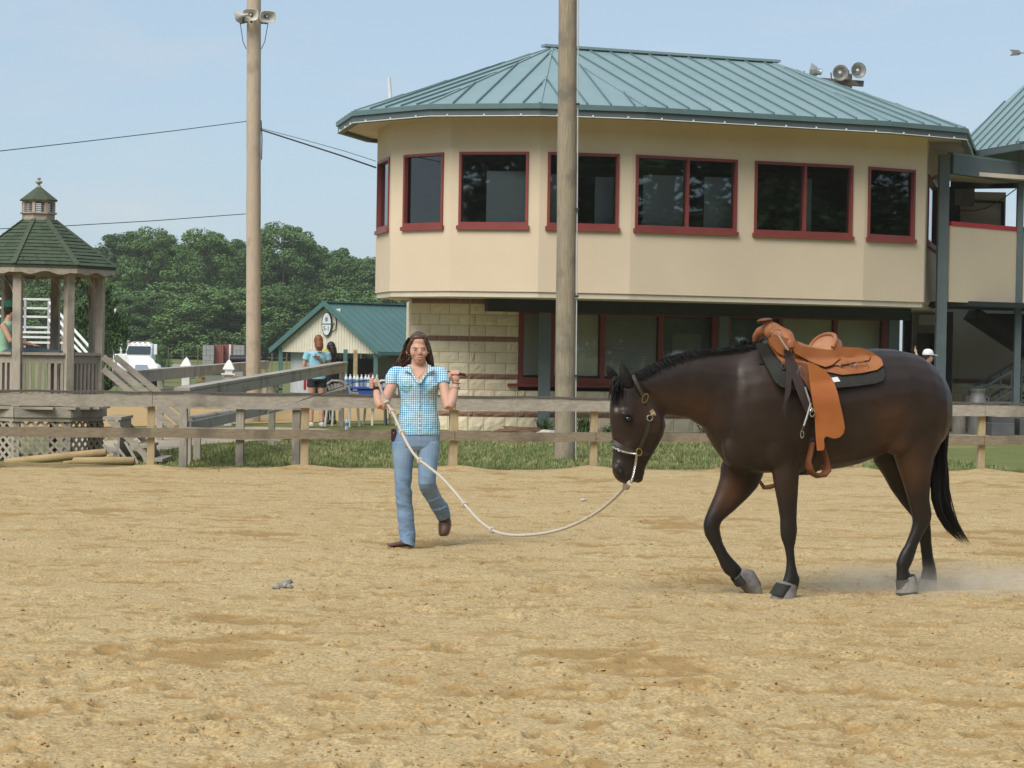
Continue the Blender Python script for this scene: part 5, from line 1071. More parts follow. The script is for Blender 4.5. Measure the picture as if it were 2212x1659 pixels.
def pairs(lst, w=0, e=.92, n=22): hb.loft([ringp(Hz(*A, w), Hz(*B, w), hw, n, e) for A, B, hw in lst])
pairs(TOR); pairs(NEC, e=1.0); pairs(HED, e=.9)
NF = [((930, 640), (1130, 680), .10), ((945, 770), (1112, 810), .095), ((955, 880), (1100, 895), .08), ((970, 990), (1094, 995), .065), ((990, 1095), (1089, 1100), .052), ((1003, 1180), (1087, 1182), .044), ((1002, 1225), (1090, 1235), .045), ((1006, 1275), (1085, 1280), .04), ((1026, 1330), (1075, 1332), .028), ((1036, 1400), (1080, 1402), .027), ((1031, 1450), (1090, 1452), .031), ((1022, 1488), (1106, 1496), .039), ((1006, 1525), (1094, 1545), .036), ((985, 1560), (1080, 1580), .042)]
FFR = [((720, 840), (930, 880), .10), ((692, 905), (905, 960), .09), ((688, 960), (880, 1012), .078), ((660, 1045), (838, 1060), .066), ((630, 1115), (762, 1132), .055), ((606, 1175), (695, 1188), .045), ((599, 1212), (682, 1218), .045), ((606, 1262), (686, 1245), .04), ((640, 1322), (700, 1300), .028), ((670, 1382), (726, 1352), .027), ((690, 1432), (760, 1392), .031), ((712, 1466), (784, 1416), .038), ((748, 1492), (800, 1440), .034), ((785, 1530), (850, 1460), .042)]
NH = [((1545, 560), (1862, 560), .12), ((1560, 700), (1868, 650), .13), ((1588, 800), (1846, 760), .12), ((1618, 890), (1806, 850), .10), ((1648, 980), (1788, 960), .078), ((1675, 1070), (1782, 1072), .058), ((1693, 1145), (1796, 1150), .05), ((1700, 1195), (1790, 1192), .048), ((1688, 1242), (1762, 1242), .038), ((1660, 1310), (1726, 1312), .031), ((1628, 1365), (1706, 1376), .037), ((1613, 1410), (1690, 1416), .036), ((1614, 1460), (1672, 1448), .032), ((1612, 1510), (1700, 1485), .042)]
FH = [((1500, 700), (1720, 720), .11), ((1490, 800), (1720, 800), .12), ((1498, 880), (1720, 880), .11), ((1548, 950), (1725, 960), .09), ((1585, 1022), (1742, 1040), .072), ((1640, 1100), (1770, 1110), .055), ((1697, 1168), (1786, 1180), .048), ((1726, 1230), (1791, 1230), .041), ((1736, 1300), (1796, 1300), .032), ((1746, 1380), (1806, 1380), .031), ((1751, 1440), (1820, 1440), .035), ((1742, 1480), (1826, 1490), .039), ((1726, 1512), (1812, 1522), .042)]
WL = {'NF': .135, 'FF': -.13, 'NH': .13, 'FH': -.13}
pairs(NF, WL['NF'], 1.0, 18); pairs(FFR, WL['FF'], 1.0, 18); pairs(NH, WL['NH'], 1.0, 18); pairs(FH, WL['FH'], 1.0, 18)
# muscle masses
def bulge(x, y, w, rx, ry, rw, ang=0):
    c = Hz(x, y, w); R = Matrix((HF, V(0, 0, 1), HN)).transposed() @ Matrix.Rotation(math.radians(ang), 3, 'Z'); hb.ell(c, (rx, ry, rw), R, 16, 12)
bulge(890, 640, .125, .17, .28, .075, -20); bulge(800, 800, .09, .13, .14, .055); bulge(1010, 770, .155, .14, .18, .075); bulge(1690, 600, .18, .22, .24, .105); bulge(1640, 720, .15, .16, .16, .105); bulge(1790, 660, .15, .10, .18, .08, 10); bulge(1010, 960, .14, .05, .12, .055)
bulge(330, 690, .07, .08, .08, .033); bulge(330, 690, -.07, .08, .08, .033); bulge(195, 632, .085, .05, .028, .03, 20); bulge(195, 632, -.085, .05, .028, .03, 20); bulge(150, 915, .045, .035, .04, .022); bulge(255, 965, 0, .035, .03, .03); bulge(1050, 1200, WL['NF'], .05, .06, .042); bulge(642, 1205, WL['FF'], .05, .06, .042); bulge(230, 760, .07, .09, .03, .012, -65)
HORSE = thing('horse', 'dark bay horse walking left wearing a western saddle and halter', 'horse', (P0.x+.5, P0.y+.2, 0))
def tone(co):
    n = len(co); c = np.tile(np.array([.0225, .0138, .0098, 1.0]), (n, 1)); z = co[:, 2]
    rel = co-np.array(P0); u = rel@np.array(HF); w = rel@np.array(HN)
    blk = np.array([.0125, .0105, .010])
    k = np.clip((.62-z)/.22, 0, 1)[:, None]; c[:, :3] = c[:, :3]*(1-k)+blk*k
    nz_ = fbm(u*1.0+40, z+20, .35, 3); c[:, :3] *= (1+.45*nz_[:, None])
    def spot(x, y, w_, r, colr, s):
        p = np.array(Hz(x, y, w_)); d = np.linalg.norm(co-p, axis=1); q = (s*np.exp(-(d/r)**2))[:, None]; c[:, :3] = c[:, :3]*(1-q)+np.array(colr)*q
    br = (.12, .05, .023)
    spot(1590, 660, .3, .13, br, .55); spot(1600, 800, .25, .10, br, .6); spot(720, 1020, -.05, .12, br, .7); spot(560, 650, .12, .14, (.08, .037, .020), .8); spot(420, 560, .12, .11, (.06, .03, .018), .6); spot(330, 620, .1, .1, (.055, .028, .017), .6)
    spot(1680, 920, .2, .14, (.09, .04, .019), .7); spot(1860, 700, .1, .13, (.12, .048, .02), .75); spot(170, 800, .06, .12, (.045, .022, .015), .5); spot(1300, 850, .2, .25, (.055, .028, .017), .5); spot(1000, 950, .2, .1, (.05, .026, .016), .5)
    spot(160, 940, .05, .10, (.022, .018, .016), .7); spot(150, 500, 0, .09, blk, .8); spot(1560, 800, .05, .09, blk, .7); spot(900, 400, .25, .2, (.05, .028, .019), .5); spot(1700, 420, .25, .25, (.032, .022, .019), .6)
    spot(137, 603, .055, .013, (.55, .5, .45), .95)
    return c
hm = bpy.data.materials.new('bay_coat'); hm.use_nodes = True; n = hm.node_tree.nodes; l = hm.node_tree.links; b = n['Principled BSDF']
at_ = n.new('ShaderNodeAttribute'); at_.attribute_name = 'tone'; b.inputs['Roughness'].default_value = .47; b.inputs['Specular IOR Level'].default_value = .38; b.inputs['Sheen Weight'].default_value = .05; b.inputs['Sheen Roughness'].default_value = .4; b.inputs['Sheen Tint'].default_value = (.5, .4, .35, 1)
tcn = n.new('ShaderNodeTexCoord'); mpn = n.new('ShaderNodeMapping'); mpn.inputs['Scale'].default_value = (1, 1, 1); zz = n.new('ShaderNodeTexNoise'); zz.inputs['Scale'].default_value = 7; zz.inputs['Detail'].default_value = 8; zz.inputs['Roughness'].default_value = .65
l.new(tcn.outputs['Object'], zz.inputs['Vector']); rr_ = n.new('ShaderNodeMapRange'); rr_.inputs[1].default_value = .3; rr_.inputs[2].default_value = .7; rr_.inputs[3].default_value = .72; rr_.inputs[4].default_value = 1.25; l.new(zz.outputs['Fac'], rr_.inputs[0])
mxx = n.new('ShaderNodeVectorMath'); mxx.operation = 'SCALE'; l.new(at_.outputs['Color'], mxx.inputs[0]); l.new(rr_.outputs[0], mxx.inputs['Scale']); l.new(mxx.outputs[0], b.inputs['Base Color'])
zb = n.new('ShaderNodeTexNoise'); zb.inputs['Scale'].default_value = 140; zb.inputs['Detail'].default_value = 3; l.new(tcn.outputs['Object'], zb.inputs['Vector']); bn = n.new('ShaderNodeBump'); bn.inputs['Distance'].default_value = .001; l.new(zb.outputs['Fac'], bn.inputs['Height']); l.new(bn.outputs[0], b.inputs['Normal'])
hbody = fused('body', hb, hm, HORSE, .0105, 8, tone, lambda co: .009*fbm(((co-np.array(P0))@np.array(HF))*1.0+11, co[:, 2]*.8, .17, 3)*np.clip((co[:, 2]-.75)/.2, .15, 1))
hairm = mat('black_hair', (.009, .008, .008), (.016, .014, .013), scale=30, rough=.7, spec=.18); hoofm = mat('hoof', (.09, .085, .08), (.06, .055, .05), scale=20, rough=.7); eyem = mat('eye_dark', (.008, .006, .005), rough=.08, spec=.8); nostm = mat('nostril', (.010, .008, .008), rough=.6)
mb = MB(); mb.ell(Hz(205, 652, .108), (.021, .016, .014), Matrix((HF, V(0, 0, 1), HN)).transposed()); mb.build('eye', eyem, HORSE, smooth=True)
mb = MB(); mb.ell(Hz(205, 652, -.108), (.021, .016, .014), Matrix((HF, V(0, 0, 1), HN)).transposed()); mb.build('eye', eyem, HORSE, smooth=True)
mb = MB(); mb.ell(Hz(168, 935, .060), (.017, .026, .012), Matrix((HF, V(0, 0, 1), HN)).transposed() @ Matrix.Rotation(math.radians(-30), 3, 'Z')); mb.build('nostril', nostm, HORSE, smooth=True)
# eyelids: thin ridges round the near eye
mb = MB(); mb.torus(Hz(205, 652, .110), .023, .005, Matrix((HF, V(0, 0, 1), HN)).transposed(), 18, 6, 1.05, .8); mb.build('eyelid', hm, HORSE, smooth=True)
def ear(tip, b0, b1, w, nm='ear'):
    m_ = MB(); rg = []
    A, B, T_ = Hz(*b0, w), Hz(*b1, w), Hz(*tip, w*.9); d = (B-A)
    for k, (t_, wd) in enumerate(((0, .85), (.15, 1.0), (.4, 1.05), (.65, .8), (.85, .45), (1, .06))):
        c = ((A+B)/2).lerp(T_, t_); h_ = d*.5*wd; rg.append([c+h_*math.cos(q)+HN*.028*wd*math.sin(q)*(1 if math.sin(q) > 0 else -.2) for q in [j*math.pi/6 for j in range(12)]])
    m_.loft(rg); m_.build(nm, hairm, HORSE, smooth=True)
ear((168, 352), (175, 488), (236, 482), .062); ear((90, 368), (112, 452), (160, 440), -.07)
# hooves (the near fore and far fore are hidden in the boots)
def hoof(A0, A1, B0, B1, w, hw, nm='hoof'):
    m_ = MB(); m_.loft([ringp(Hz(*A0, w), Hz(*A1, w), hw*.85, 18, 1), ringp(Hz(*B0, w), Hz(*B1, w), hw, 18, 1)]); return m_
hoof((1000, 1545), (1080, 1555), (955, 1604), (1072, 1604), WL['NF'], .058).build('hoof', hoofm, HORSE, smooth=True)
hoof((790, 1500), (835, 1450), (835, 1570), (880, 1530), WL['FF'], .055).build('hoof', hoofm, HORSE, smooth=True)
hoof((1612, 1500), (1700, 1485), (1618, 1575), (1722, 1575), WL['NH'], .055).build('hoof', hoofm, HORSE, smooth=True)
hoof((1728, 1505), (1815, 1515), (1705, 1556), (1808, 1560), WL['FH'], .055).build('hoof', hoofm, HORSE, smooth=True)
# hair: ribbons as thin tapered blades
def strands(name, roots, parent, wid=.006, seed=1, m=hairm):
    mb = MB(); rnd = random.Random(seed)
    for pts in roots:
        n_ = len(pts); sd = V(rnd.uniform(-1, 1), rnd.uniform(-1, 1), rnd.uniform(-.3, .3)).normalized()*wid; vs = []
        for i, p in enumerate(pts): k = (1-(i/(n_-1))**2.2)*.95+.05; vs += [p-sd*k, p+sd*k]
        mb.add(vs, [(2*i, 2*i+1, 2*i+3, 2*i+2) for i in range(n_-1)])
    me = mb.mesh(name, m, 2, org(parent)); o = link(name, me, parent); return o
rnd = random.Random(3); rt = []
def bez(P_, t_):
    P_ = list(P_)
    while len(P_) > 1: P_ = [P_[i].lerp(P_[i+1], t_) for i in range(len(P_)-1)]
    return P_[0]
def cat(P_, t_):     # catmull-rom through points
    n_ = len(P_)-1; u = min(max(t_, 0), .9999)*n_; i = int(u); f = u-i; p0, p1, p2, p3 = P_[max(i-1, 0)], P_[i], P_[i+1], P_[min(i+2, n_)]
    return .5*((2*p1)+(p2-p0)*f+(2*p0-5*p1+4*p2-p3)*f*f+(3*p1-p0-3*p2+p3)*f**3)
LT = [(1842, 690), (1800, 830), (1785, 960), (1795, 1090), (1830, 1180), (1880, 1250), (1935, 1292)]; RTT = [(1868, 700), (1876, 820), (1888, 930), (1893, 1040), (1905, 1130), (1945, 1215), (1995, 1300)]
for i in range(950):
    u = rnd.random(); u = u if rnd.random() > .25 else rnd.choice([0, 1])*.98+.01; w0 = rnd.uniform(-.05, .05); L_ = rnd.uniform(.7, 1.04); j = rnd.uniform(-26, 26); pts = []
    for k in range(13):
        t_ = min(k/12*L_, 1); q = t_*6; a = int(min(q, 5)); f = q-a; lx = LT[a][0]*(1-f)+LT[a+1][0]*f; ly = LT[a][1]*(1-f)+LT[a+1][1]*f; rx = RTT[a][0]*(1-f)+RTT[a+1][0]*f; ry = RTT[a][1]*(1-f)+RTT[a+1][1]*f
        uu = u+(.5-u)*.25*math.sin(t_*2.2)+.05*math.sin(t_*9+i); sp = t_**2
        pts.append(Hz(lx+(rx-lx)*uu+j*sp, ly+(ry-ly)*uu+j*sp*.8, w0*(1+1.2*math.sin(min(t_*2, 1)*1.57))+.012*math.sin(i*1.3+t_*6)+.03))
    rt.append(pts)
for i in range(70):
    u = rnd.uniform(.2, 1.0); j = rnd.uniform(-40, 60); rt.append([Hz(1830+40*u+(60+j)*t_**2.2+t_*10*u, 780+(500+j*.8)*t_, .03) for t_ in [k/11 for k in range(12)]])
strands('tail', rt, HORSE, .0034, 2)
mt = MB(); mt.tube([Hz(1835, 640, .0), Hz(1846, 720, .02), Hz(1836, 830, .03), Hz(1836, 940, .03), Hz(1846, 1060, .03)], [.05, .055, .055, .045, .015], 10); mt.build('tail_dock', hairm, HORSE, smooth=True)
rt = []
CR = [(195, 432), (240, 408), (315, 368), (415, 324), (525, 293), (650, 287), (760, 274), (850, 262), (885, 256)]
for i in range(2200):
    t_ = rnd.random(); q = t_*8; a = int(min(q, 7)); f = q-a; x = CR[a][0]*(1-f)+CR[a+1][0]*f; y = CR[a][1]*(1-f)+CR[a+1][1]*f
    near = rnd.random() < (.72 if x < 620 else .45); s_ = 1 if near else -1; L_ = rnd.uniform(22, 62)*(1 if x < 560 else .5); lean = 35+rnd.uniform(0, 45)
    rt.append([Hz(x, y+4, 0), Hz(x+lean*.25, y-rnd.uniform(-1, 4), s_*.026), Hz(x+lean*.6, y+L_*.35, s_*.058), Hz(x+lean, y+L_, s_*(.078+.012*rnd.random()))])
for i in range(60):
    x = rnd.uniform(780, 905); rt.append([Hz(x, 268, 0), Hz(x+rnd.uniform(-14, 14), 258-rnd.uniform(6, 16), rnd.uniform(-.02, .02)), Hz(x+rnd.uniform(-25, 25), 250-rnd.uniform(2, 14), rnd.uniform(-.03, .03))])
strands('mane', rt, HORSE, .0035, 4)
rt = []
for i in range(200):
    x, y = rnd.uniform(130, 205), rnd.uniform(425, 455); ex = rnd.uniform(95, 190); ey = rnd.uniform(500, 600)-(30 if ex < 115 else 0); w_ = rnd.uniform(-.05, .06)
    rt.append([Hz(x, y, w_*.5), Hz((x*.7+ex*.3)-5, y*.65+ey*.35-6, w_*.9+.02), Hz(x*.3+ex*.7-3, y*.3+ey*.7, w_*1.1+.025), Hz(ex, ey, w_*1.2+.02)])
strands('forelock', rt, HORSE, .005, 5)
# ---------------------------------------------------------------- bell boots
bootm = mat('boot_grey', (.20, .19, .18), (.12, .115, .11), scale=25, rough=.95, bump=.004, bscale=70, c3=(.26, .245, .22), s3=9); velc = mat('boot_strap', (.03, .03, .028), rough=.9)
def boot(lab, rings, w, strap=None):
    T = thing('bell_boot', lab, 'bell boot', up(Hz(*rings[-1][0], w), Hz(*rings[-1][0], w).z), 'bell boots on the hooves')
    m_ = MB(); m_.loft([ringp(Hz(*A, w), Hz(*B, w), hw, 20, 1) for A, B, hw in rings], caps=False); me_ = m_.mesh('shell', bootm, 2, org(T)); o = link('shell', me_, T)
    if strap:
        m_ = MB(); m_.loft([ringp(Hz(*A, w), Hz(*B, w), hw, 20, 1) for A, B, hw in strap], caps=False); link('strap', m_.mesh('strap', velc, 2, org(T)), T)
boot('grey bell boot on the planted near front hoof', [((1004, 1500), (1088, 1530), .046), ((990, 1530), (1085, 1552), .055), ((968, 1565), (1082, 1580), .066), ((950, 1603), (1078, 1606), .075)], WL['NF'], [((985, 1512), (1062, 1528), .0585), ((955, 1572), (1010, 1585), .074)])
boot('grey bell boot on the lifted far front hoof', [((752, 1490), (793, 1440), .045), ((770, 1512), (822, 1438), .056), ((800, 1545), (860, 1448), .064), ((835, 1575), (893, 1510), .07), ((862, 1583), (893, 1545), .066)], WL['FF'], [((750, 1500), (782, 1452), .056), ((775, 1535), (810, 1490), .066)])
boot('grey bell boot on the near hind hoof in the dust', [((1655, 1485), (1705, 1468), .045), ((1625, 1520), (1715, 1488), .058), ((1612, 1566), (1725, 1550), .068)], WL['NH'])
boot('grey bell boot on the far hind hoof in the dust', [((1735, 1490), (1822, 1500), .046), ((1722, 1520), (1822, 1525), .057), ((1700, 1552), (1822, 1556), .066)], WL['FH'])
# ---------------------------------------------------------------- saddle, pad, tack
def bodyw(x, y):            # half width of the barrel at photo position (H1 coords)
    for (A, B, h0), (A2, B2, h1) in zip(TOR[:-1], TOR[1:]):
        xa, xb = (A[0]+B[0])/2, (A2[0]+B2[0])/2
        if xa >= x >= xb:
            f = (xa-x)/(xa-xb); top = A[1]*(1-f)+A2[1]*f; bot_ = B[1]*(1-f)+B2[1]*f; hw = h0*(1-f)+h1*f; v = (y-(top+bot_)/2)/((bot_-top)/2); return hw*max(1-v*v, 0)**.5 if abs(v) < 1 else 0.0
    return .1
def s2h(x, y): return ((2600+x/2.5517-2100)*1.47467, (1100+y/2.5517-1050)*1.47467)
def patch(name, outline, off, th, m, parent, grid=22, wfun=None, curve=None, smooth=True):
    P_ = outline; n_ = len(P_); vs = [Vector((p[0], -p[1])) for p in P_]; xs = [p[0] for p in P_]; ys = [p[1] for p in P_]
    # densify the boundary
    den = []
    for i in range(n_):
        a, b = Vector(P_[i]), Vector(P_[(i+1) % n_]); k = max(1, int((b-a).length/grid))
        for j in range(k): den.append(a.lerp(b, j/k))
    def inside(x, y):
        c = False; j = len(den)-1
        for i in range(len(den)):
            if (den[i].y > y) != (den[j].y > y) and x < (den[j].x-den[i].x)*(y-den[i].y)/(den[j].y-den[i].y)+den[i].x: c = not c
            j = i
        return c
    pts = [Vector((p.x, p.y)) for p in den]; nb = len(pts)
    y = min(ys)+grid*.5
    while y < max(ys):
        x = min(xs)+grid*.5
        while x < max(xs):
            if inside(x, y) and min((Vector((x, y))-p).length for p in den) > grid*.45: pts.append(Vector((x, y)))
            x += grid
        y += grid
    res = delaunay_2d_cdt(pts, [(i, (i+1) % nb) for i in range(nb)], [list(range(nb))], 1, 1e-4)
    v2, fs = res[0], res[2]; mb = MB(); N_ = len(v2); F1 = []; F2 = []
    for v in v2:
        hx, hy = s2h(v.x, v.y); w = (wfun(v.x, v.y) if wfun else max(bodyw(hx, hy), .15))+off; F1.append(HP(HS_(v.x, v.y), w+th)); F2.append(HP(HS_(v.x, v.y), w))
    fs = [tuple(f) for f in fs]; ec = {}
    for f in fs:
        for i in range(len(f)): e = (f[i], f[(i+1) % len(f)]); ec[e] = 1
    bd = [e for e in ec if (e[1], e[0]) not in ec]
    mb.add(F1+F2, fs+[tuple(N_+i for i in f[::-1]) for f in fs]+[(a, b, N_+b, N_+a) for a, b in bd]); return mb.build(name, m, parent, smooth=smooth)
lea = mat('tan_leather', (.34, .122, .044), (.26, .088, .029), scale=7, rough=.5, spec=.35, bump=.001, bscale=90, c3=(.40, .155, .055), s3=3); leaf_ = mat('fender_leather', (.42, .145, .042), (.36, .115, .032), scale=5, rough=.55, spec=.3, bump=.001, bscale=60, c3=(.35, .105, .03), s3=4)
lead = mat('dark_leather', (.035, .02, .016), (.026, .015, .012), scale=20, rough=.6); leab = mat('brown_leather', (.16, .055, .02), (.11, .038, .015), scale=9, rough=.5); padm = mat('pad_felt', (.024, .025, .022), (.034, .034, .03), scale=14, rough=.95, bump=.004, bscale=70); silv = mat('silver', (.75, .74, .70), rough=.22, metal=.95); suede = mat('seat_suede', (.44, .21, .105), (.38, .175, .085), scale=20, rough=.8); edge = mat('leather_edge', (.07, .028, .014), rough=.7)
PAD = thing('saddle_pad', 'thick black saddle pad under the tan saddle', 'saddle pad', Hz(1150, 300, 0))
PADO = [(228, 318), (262, 312), (350, 318), (600, 400), (900, 440), (1300, 470), (1398, 530), (1412, 600), (1400, 648), (1330, 678), (1150, 703), (980, 718), (750, 733), (560, 733), (470, 710), (410, 662), (350, 550), (285, 430)]
patch('pad', PADO, .004, .030, padm, PAD, 24)
m_ = MB(); rg = []
for x in range(890, 1560, 40):       # over the spine to the off side
    top = 262+(x-890)*.035; pr = []
    for k in range(9):
        a = math.radians(-88+176*k/8); w = .165*math.sin(a); pr.append(Hz(x, top+26-14*math.cos(a)+52*(1-math.cos(a)), w))
    rg.append(pr+[p-V(0, 0, .03) for p in pr[::-1]])
m_.loft(rg); m_.build('pad_spine', padm, PAD, smooth=True)
patch('pad_tag', [(918, 628), (978, 618), (1006, 660), (942, 668)], .036, .003, white, PAD, 20, smooth=False)
SAD = thing('western_saddle', 'tan leather western saddle with horn, fender and stirrup on the horse', 'saddle', Hz(1150, 300, 0))
SK = [(338, 292), (378, 362), (440, 450), (505, 520), (580, 565), (700, 595), (870, 568), (1020, 600), (1200, 583), (1340, 553), (1395, 512), (1378, 455), (1290, 392), (1180, 352), (1050, 348), (930, 372), (800, 372), (620, 330), (560, 300), (450, 272)]
patch('skirt', SK, .038, .012, lea, SAD, 24)
patch('rear_jockey', [(935, 510), (1010, 515), (1120, 487), (1262, 467), (1277, 436), (1200, 380), (1100, 350), (1040, 345), (955, 372), (930, 420)], .054, .010, lea, SAD, 22)
patch('seat_jockey', [(558, 318), (588, 402), (660, 442), (760, 492), (870, 528), (932, 508), (962, 482), (1002, 456), (968, 388), (905, 372), (760, 356), (650, 338), (600, 305)], .068, .010, lea, SAD, 22)
patch('front_jockey', [(348, 272), (372, 330), (430, 395), (490, 430), (560, 400), (585, 340), (560, 280), (470, 250), (390, 245)], .056, .012, lea, SAD, 22)
# dark edge lines of the leathers
def edgeline(pts, off, parent, r=.0035, m=edge): 
    mb = MB(); P_ = []
    for (a, b) in zip(pts[:-1], pts[1:]):
        for k in range(4): x, y = a[0]+(b[0]-a[0])*k/4, a[1]+(b[1]-a[1])*k/4; P_.append(HP(HS_(x, y), max(bodyw(*s2h(x, y)), .15)+off))
    x, y = pts[-1]; P_.append(HP(HS_(x, y), bodyw(*s2h(x, y))+off)); mb.tube(P_, r, 6); return mb.build('edge_binding', m, parent, smooth=True)
edgeline([(338, 292), (378, 362), (440, 450), (505, 520), (560, 556)], .046, SAD); edgeline([(870, 570), (1020, 602), (1200, 585), (1340, 555), (1396, 512), (1379, 455)], .045, SAD)
edgeline([(588, 404), (660, 444), (760, 494), (870, 530), (934, 510), (964, 484), (1003, 457)], .073, SAD); edgeline([(935, 512), (1010, 517), (1120, 489), (1263, 469), (1278, 437)], .059, SAD)
# fork, swells, horn
m_ = MB(); fk = [((236, 300), -.17, .022), ((246, 255), -.15, .03), ((275, 215), -.105, .034), ((330, 190), -.045, .036), ((375, 190), 0, .040), ((420, 208), .055, .046), ((468, 245), .115, .055), ((515, 290), .165, .056), ((552, 335), .20, .040), ((560, 370), .215, .025)]
m_.tube([HP(HS_(*p), w) for p, w, r in fk], [r for p, w, r in fk], 14)
m_.ell(HP(HS_(480, 262), .12), (.075, .055, .06)); m_.ell(HP(HS_(395, 210), .03), (.06, .04, .06))
m_.tube([HP(HS_(400, 215), .01), HP(HS_(372, 165), .01), HP(HS_(345, 130), .01), HP(HS_(330, 108), .01)], [.045, .034, .027, .027], 12)
fused('fork', m_, lea, SAD, .006, 4)
m_ = MB(); m_.ell(HP(HS_(316, 105), .01), (.050, .042, .014), Matrix.Rotation(math.radians(-8), 3, 'Y')); m_.build('horn_cap', leab, SAD, smooth=True)
# seat and cantle: surface swept across the horse
def seatpt(u, v):   # u: 0 front .. 1 cantle rim; v: -1 off side .. 1 near side
    a = v*math.pi/2
    base = [((560, 292), .12), ((640, 325), .14), ((730, 342), .15), ((815, 332), .165), ((872, 292), .19), ((905, 230), .20)]
    q = u*5; i = int(min(q, 4)); f = q-i; (p0, w0), (p1, w1) = base[i], base[i+1]; x = p0[0]*(1-f)+p1[0]*f; y = p0[1]*(1-f)+p1[1]*f; w = w0*(1-f)+w1*f
    drop = (1-abs(math.cos(a)))*0; s_ = u**2.2
    wq = w*math.sin(a)*1.05; x2 = x+490*wq-(v*v)*75*s_; y2 = y+(abs(v)**2.2)*(8+112*s_)
    return HP(HS_(x2, y2), wq)
m_ = MB(); rg = []
for i in range(13): rg.append([seatpt(i/12, -1+2*j/14) for j in range(15)])
low = [[p-V(0, 0, .03) for p in r] for r in rg]; m_.loft([r+q[::-1] for r, q in zip(rg, low)]); m_.build('seat', suede, SAD, smooth=True)
rim = [seatpt(1, -1+2*j/14) for j in range(15)]; m_ = MB(); m_.tube(rim, .013, 8); m_.build('cantle_binding', lea, SAD, smooth=True)
m_ = MB(); bk = [[p+V(0, 0, .003), p-HF*.045-V(0, 0, .03), p-HF*.055-V(0, 0, .075), p-V(0, 0, .10), p-V(0, 0, .02)] for p in rim]; m_.loft(bk); m_.build('cantle', lea, SAD, smooth=True)
# fender, stirrup leather, stirrup
FE = [(712, 482), (760, 498), (800, 518), (870, 565), (920, 620), (952, 680), (980, 760), (1002, 860), (1030, 980), (1046, 1080), (1034, 1135), (1000, 1168), (955, 1180), (915, 1172), (885, 1160), (866, 1166), (855, 1188), (862, 1250), (852, 1286), (792, 1290), (780, 1150), (770, 960), (745, 800), (722, 640)]
fw = lambda x, y: max(bodyw(*s2h(x, min(y, 900))), .24)+.0 if y > 700 else bodyw(*s2h(x, y))
fen = patch('fender', FE, .075, .009, leaf_, SAD, 26, wfun=lambda x, y: max(bodyw(*s2h(x, min(y, 860))), .27))
m_ = MB(); m_.torus(HP(HS_(852, 858), .357), .012, .0028, Matrix((HF, V(0, 0, 1), HN)).transposed(), 14, 4); m_.torus(HP(HS_(852, 858), .357), .005, .002, Matrix((HF, V(0, 0, 1), HN)).transposed(), 10, 4); m_.build('stamped_emblem', leab, fen)
sw = .335; spth = [(752, 1212), (738, 1290), (716, 1380), (716, 1440), (740, 1490), (790, 1518), (850, 1510), (886, 1470), (884, 1400), (862, 1320), (842, 1262)]
m_ = MB(); rg = []
for i, p in enumerate(spth):
    c = HP(HS_(*p), sw); a, b = spth[max(i-1, 0)], spth[min(i+1, len(spth)-1)]; t_ = (HP(HS_(*b), sw)-HP(HS_(*a), sw)).normalized(); s_ = t_.cross(HN).normalized(); hw_ = .016 if 3 <= i <= 7 else .013; dep = .05 if 3 <= i <= 7 else .03
    rg.append([c+s_*hw_*math.cos(q)+HN*dep*math.sin(q) for q in [k*math.pi/5 for k in range(10)]])
m_.loft(rg); m_.build('stirrup', leab, SAD, smooth=True)
m_ = MB(); m_.tube([HP(HS_(735, 1195), sw), HP(HS_(800, 1205), sw), HP(HS_(858, 1262), sw)], .018, 8); m_.build('stirrup_bolt', lead, SAD, smooth=True)
m_ = MB(); m_.loft([[HP(HS_(x-18, y), w), HP(HS_(x+18, y), w), HP(HS_(x+18, y), w-.01), HP(HS_(x-18, y), w-.01)] for x, y, w in ((756, 800, .335), (760, 900, .335), (762, 1060, .33), (756, 1225, .33))]); m_.build('stirrup_leather', lead, SAD)
patch('latigo', [(488, 368), (548, 374), (600, 480), (648, 620), (700, 740), (742, 832), (738, 900), (716, 965), (682, 930), (612, 760), (555, 600), (520, 470)], .072, .006, lead, SAD, 26)
patch('hanging_strap', [(492, 372), (540, 420), (566, 540), (556, 740), (540, 800), (508, 860), (512, 1002), (490, 965), (472, 918), (490, 850), (505, 720), (512, 560), (500, 460)], .078, .004, lead, SAD, 26)
patch('rigging', [(600, 480), (705, 500), (722, 640), (745, 800), (700, 700), (640, 600)], .056, .006, leab, SAD, 26)
for (x, y) in ((418, 320), (918, 383), (1058, 372)):
    c = HP(HS_(x, y), bodyw(*s2h(x, y))+(.085 if x > 500 else .074)); m_ = MB(); m_.ell(c, (.0215, .016, .007), Matrix((HF, V(0, 0, 1), HN)).transposed()); m_.build('concho', silv, SAD, smooth=True)
MR = Matrix((HF, V(0, 0, 1), HN)).transposed()
for (x, y, sx, sy, o_) in ((1197, 520, .046, .027, .062), (1062, 516, .046, .016, .062), (425, 214, .032, .020, .085), (485, 515, .012, .024, .06), (640, 580, .016, .036, .08)):
    wq = (bodyw(*s2h(x, y)) if y > 300 else .12)+o_; m_ = MB(); m_.torus(HP(HS_(x, y), wq), 1, .0045/max(sx, sy), MR @ Matrix.Diagonal((sx, sy, max(sx, sy))), 20, 6); m_.build('ring', silv, SAD, smooth=True)
def rod(pts, r, m, nm, off=.09, par=SAD):
    mb = MB(); mb.tube([HP(HS_(x, y), max(bodyw(*s2h(x, min(y, 860))), .2)+off) for x, y in pts], r, 6); return mb.build(nm, m, par, smooth=True)
rod([(440, 240), (470, 290), (500, 335), (530, 375)], .0065, silv, 'snap', .06)
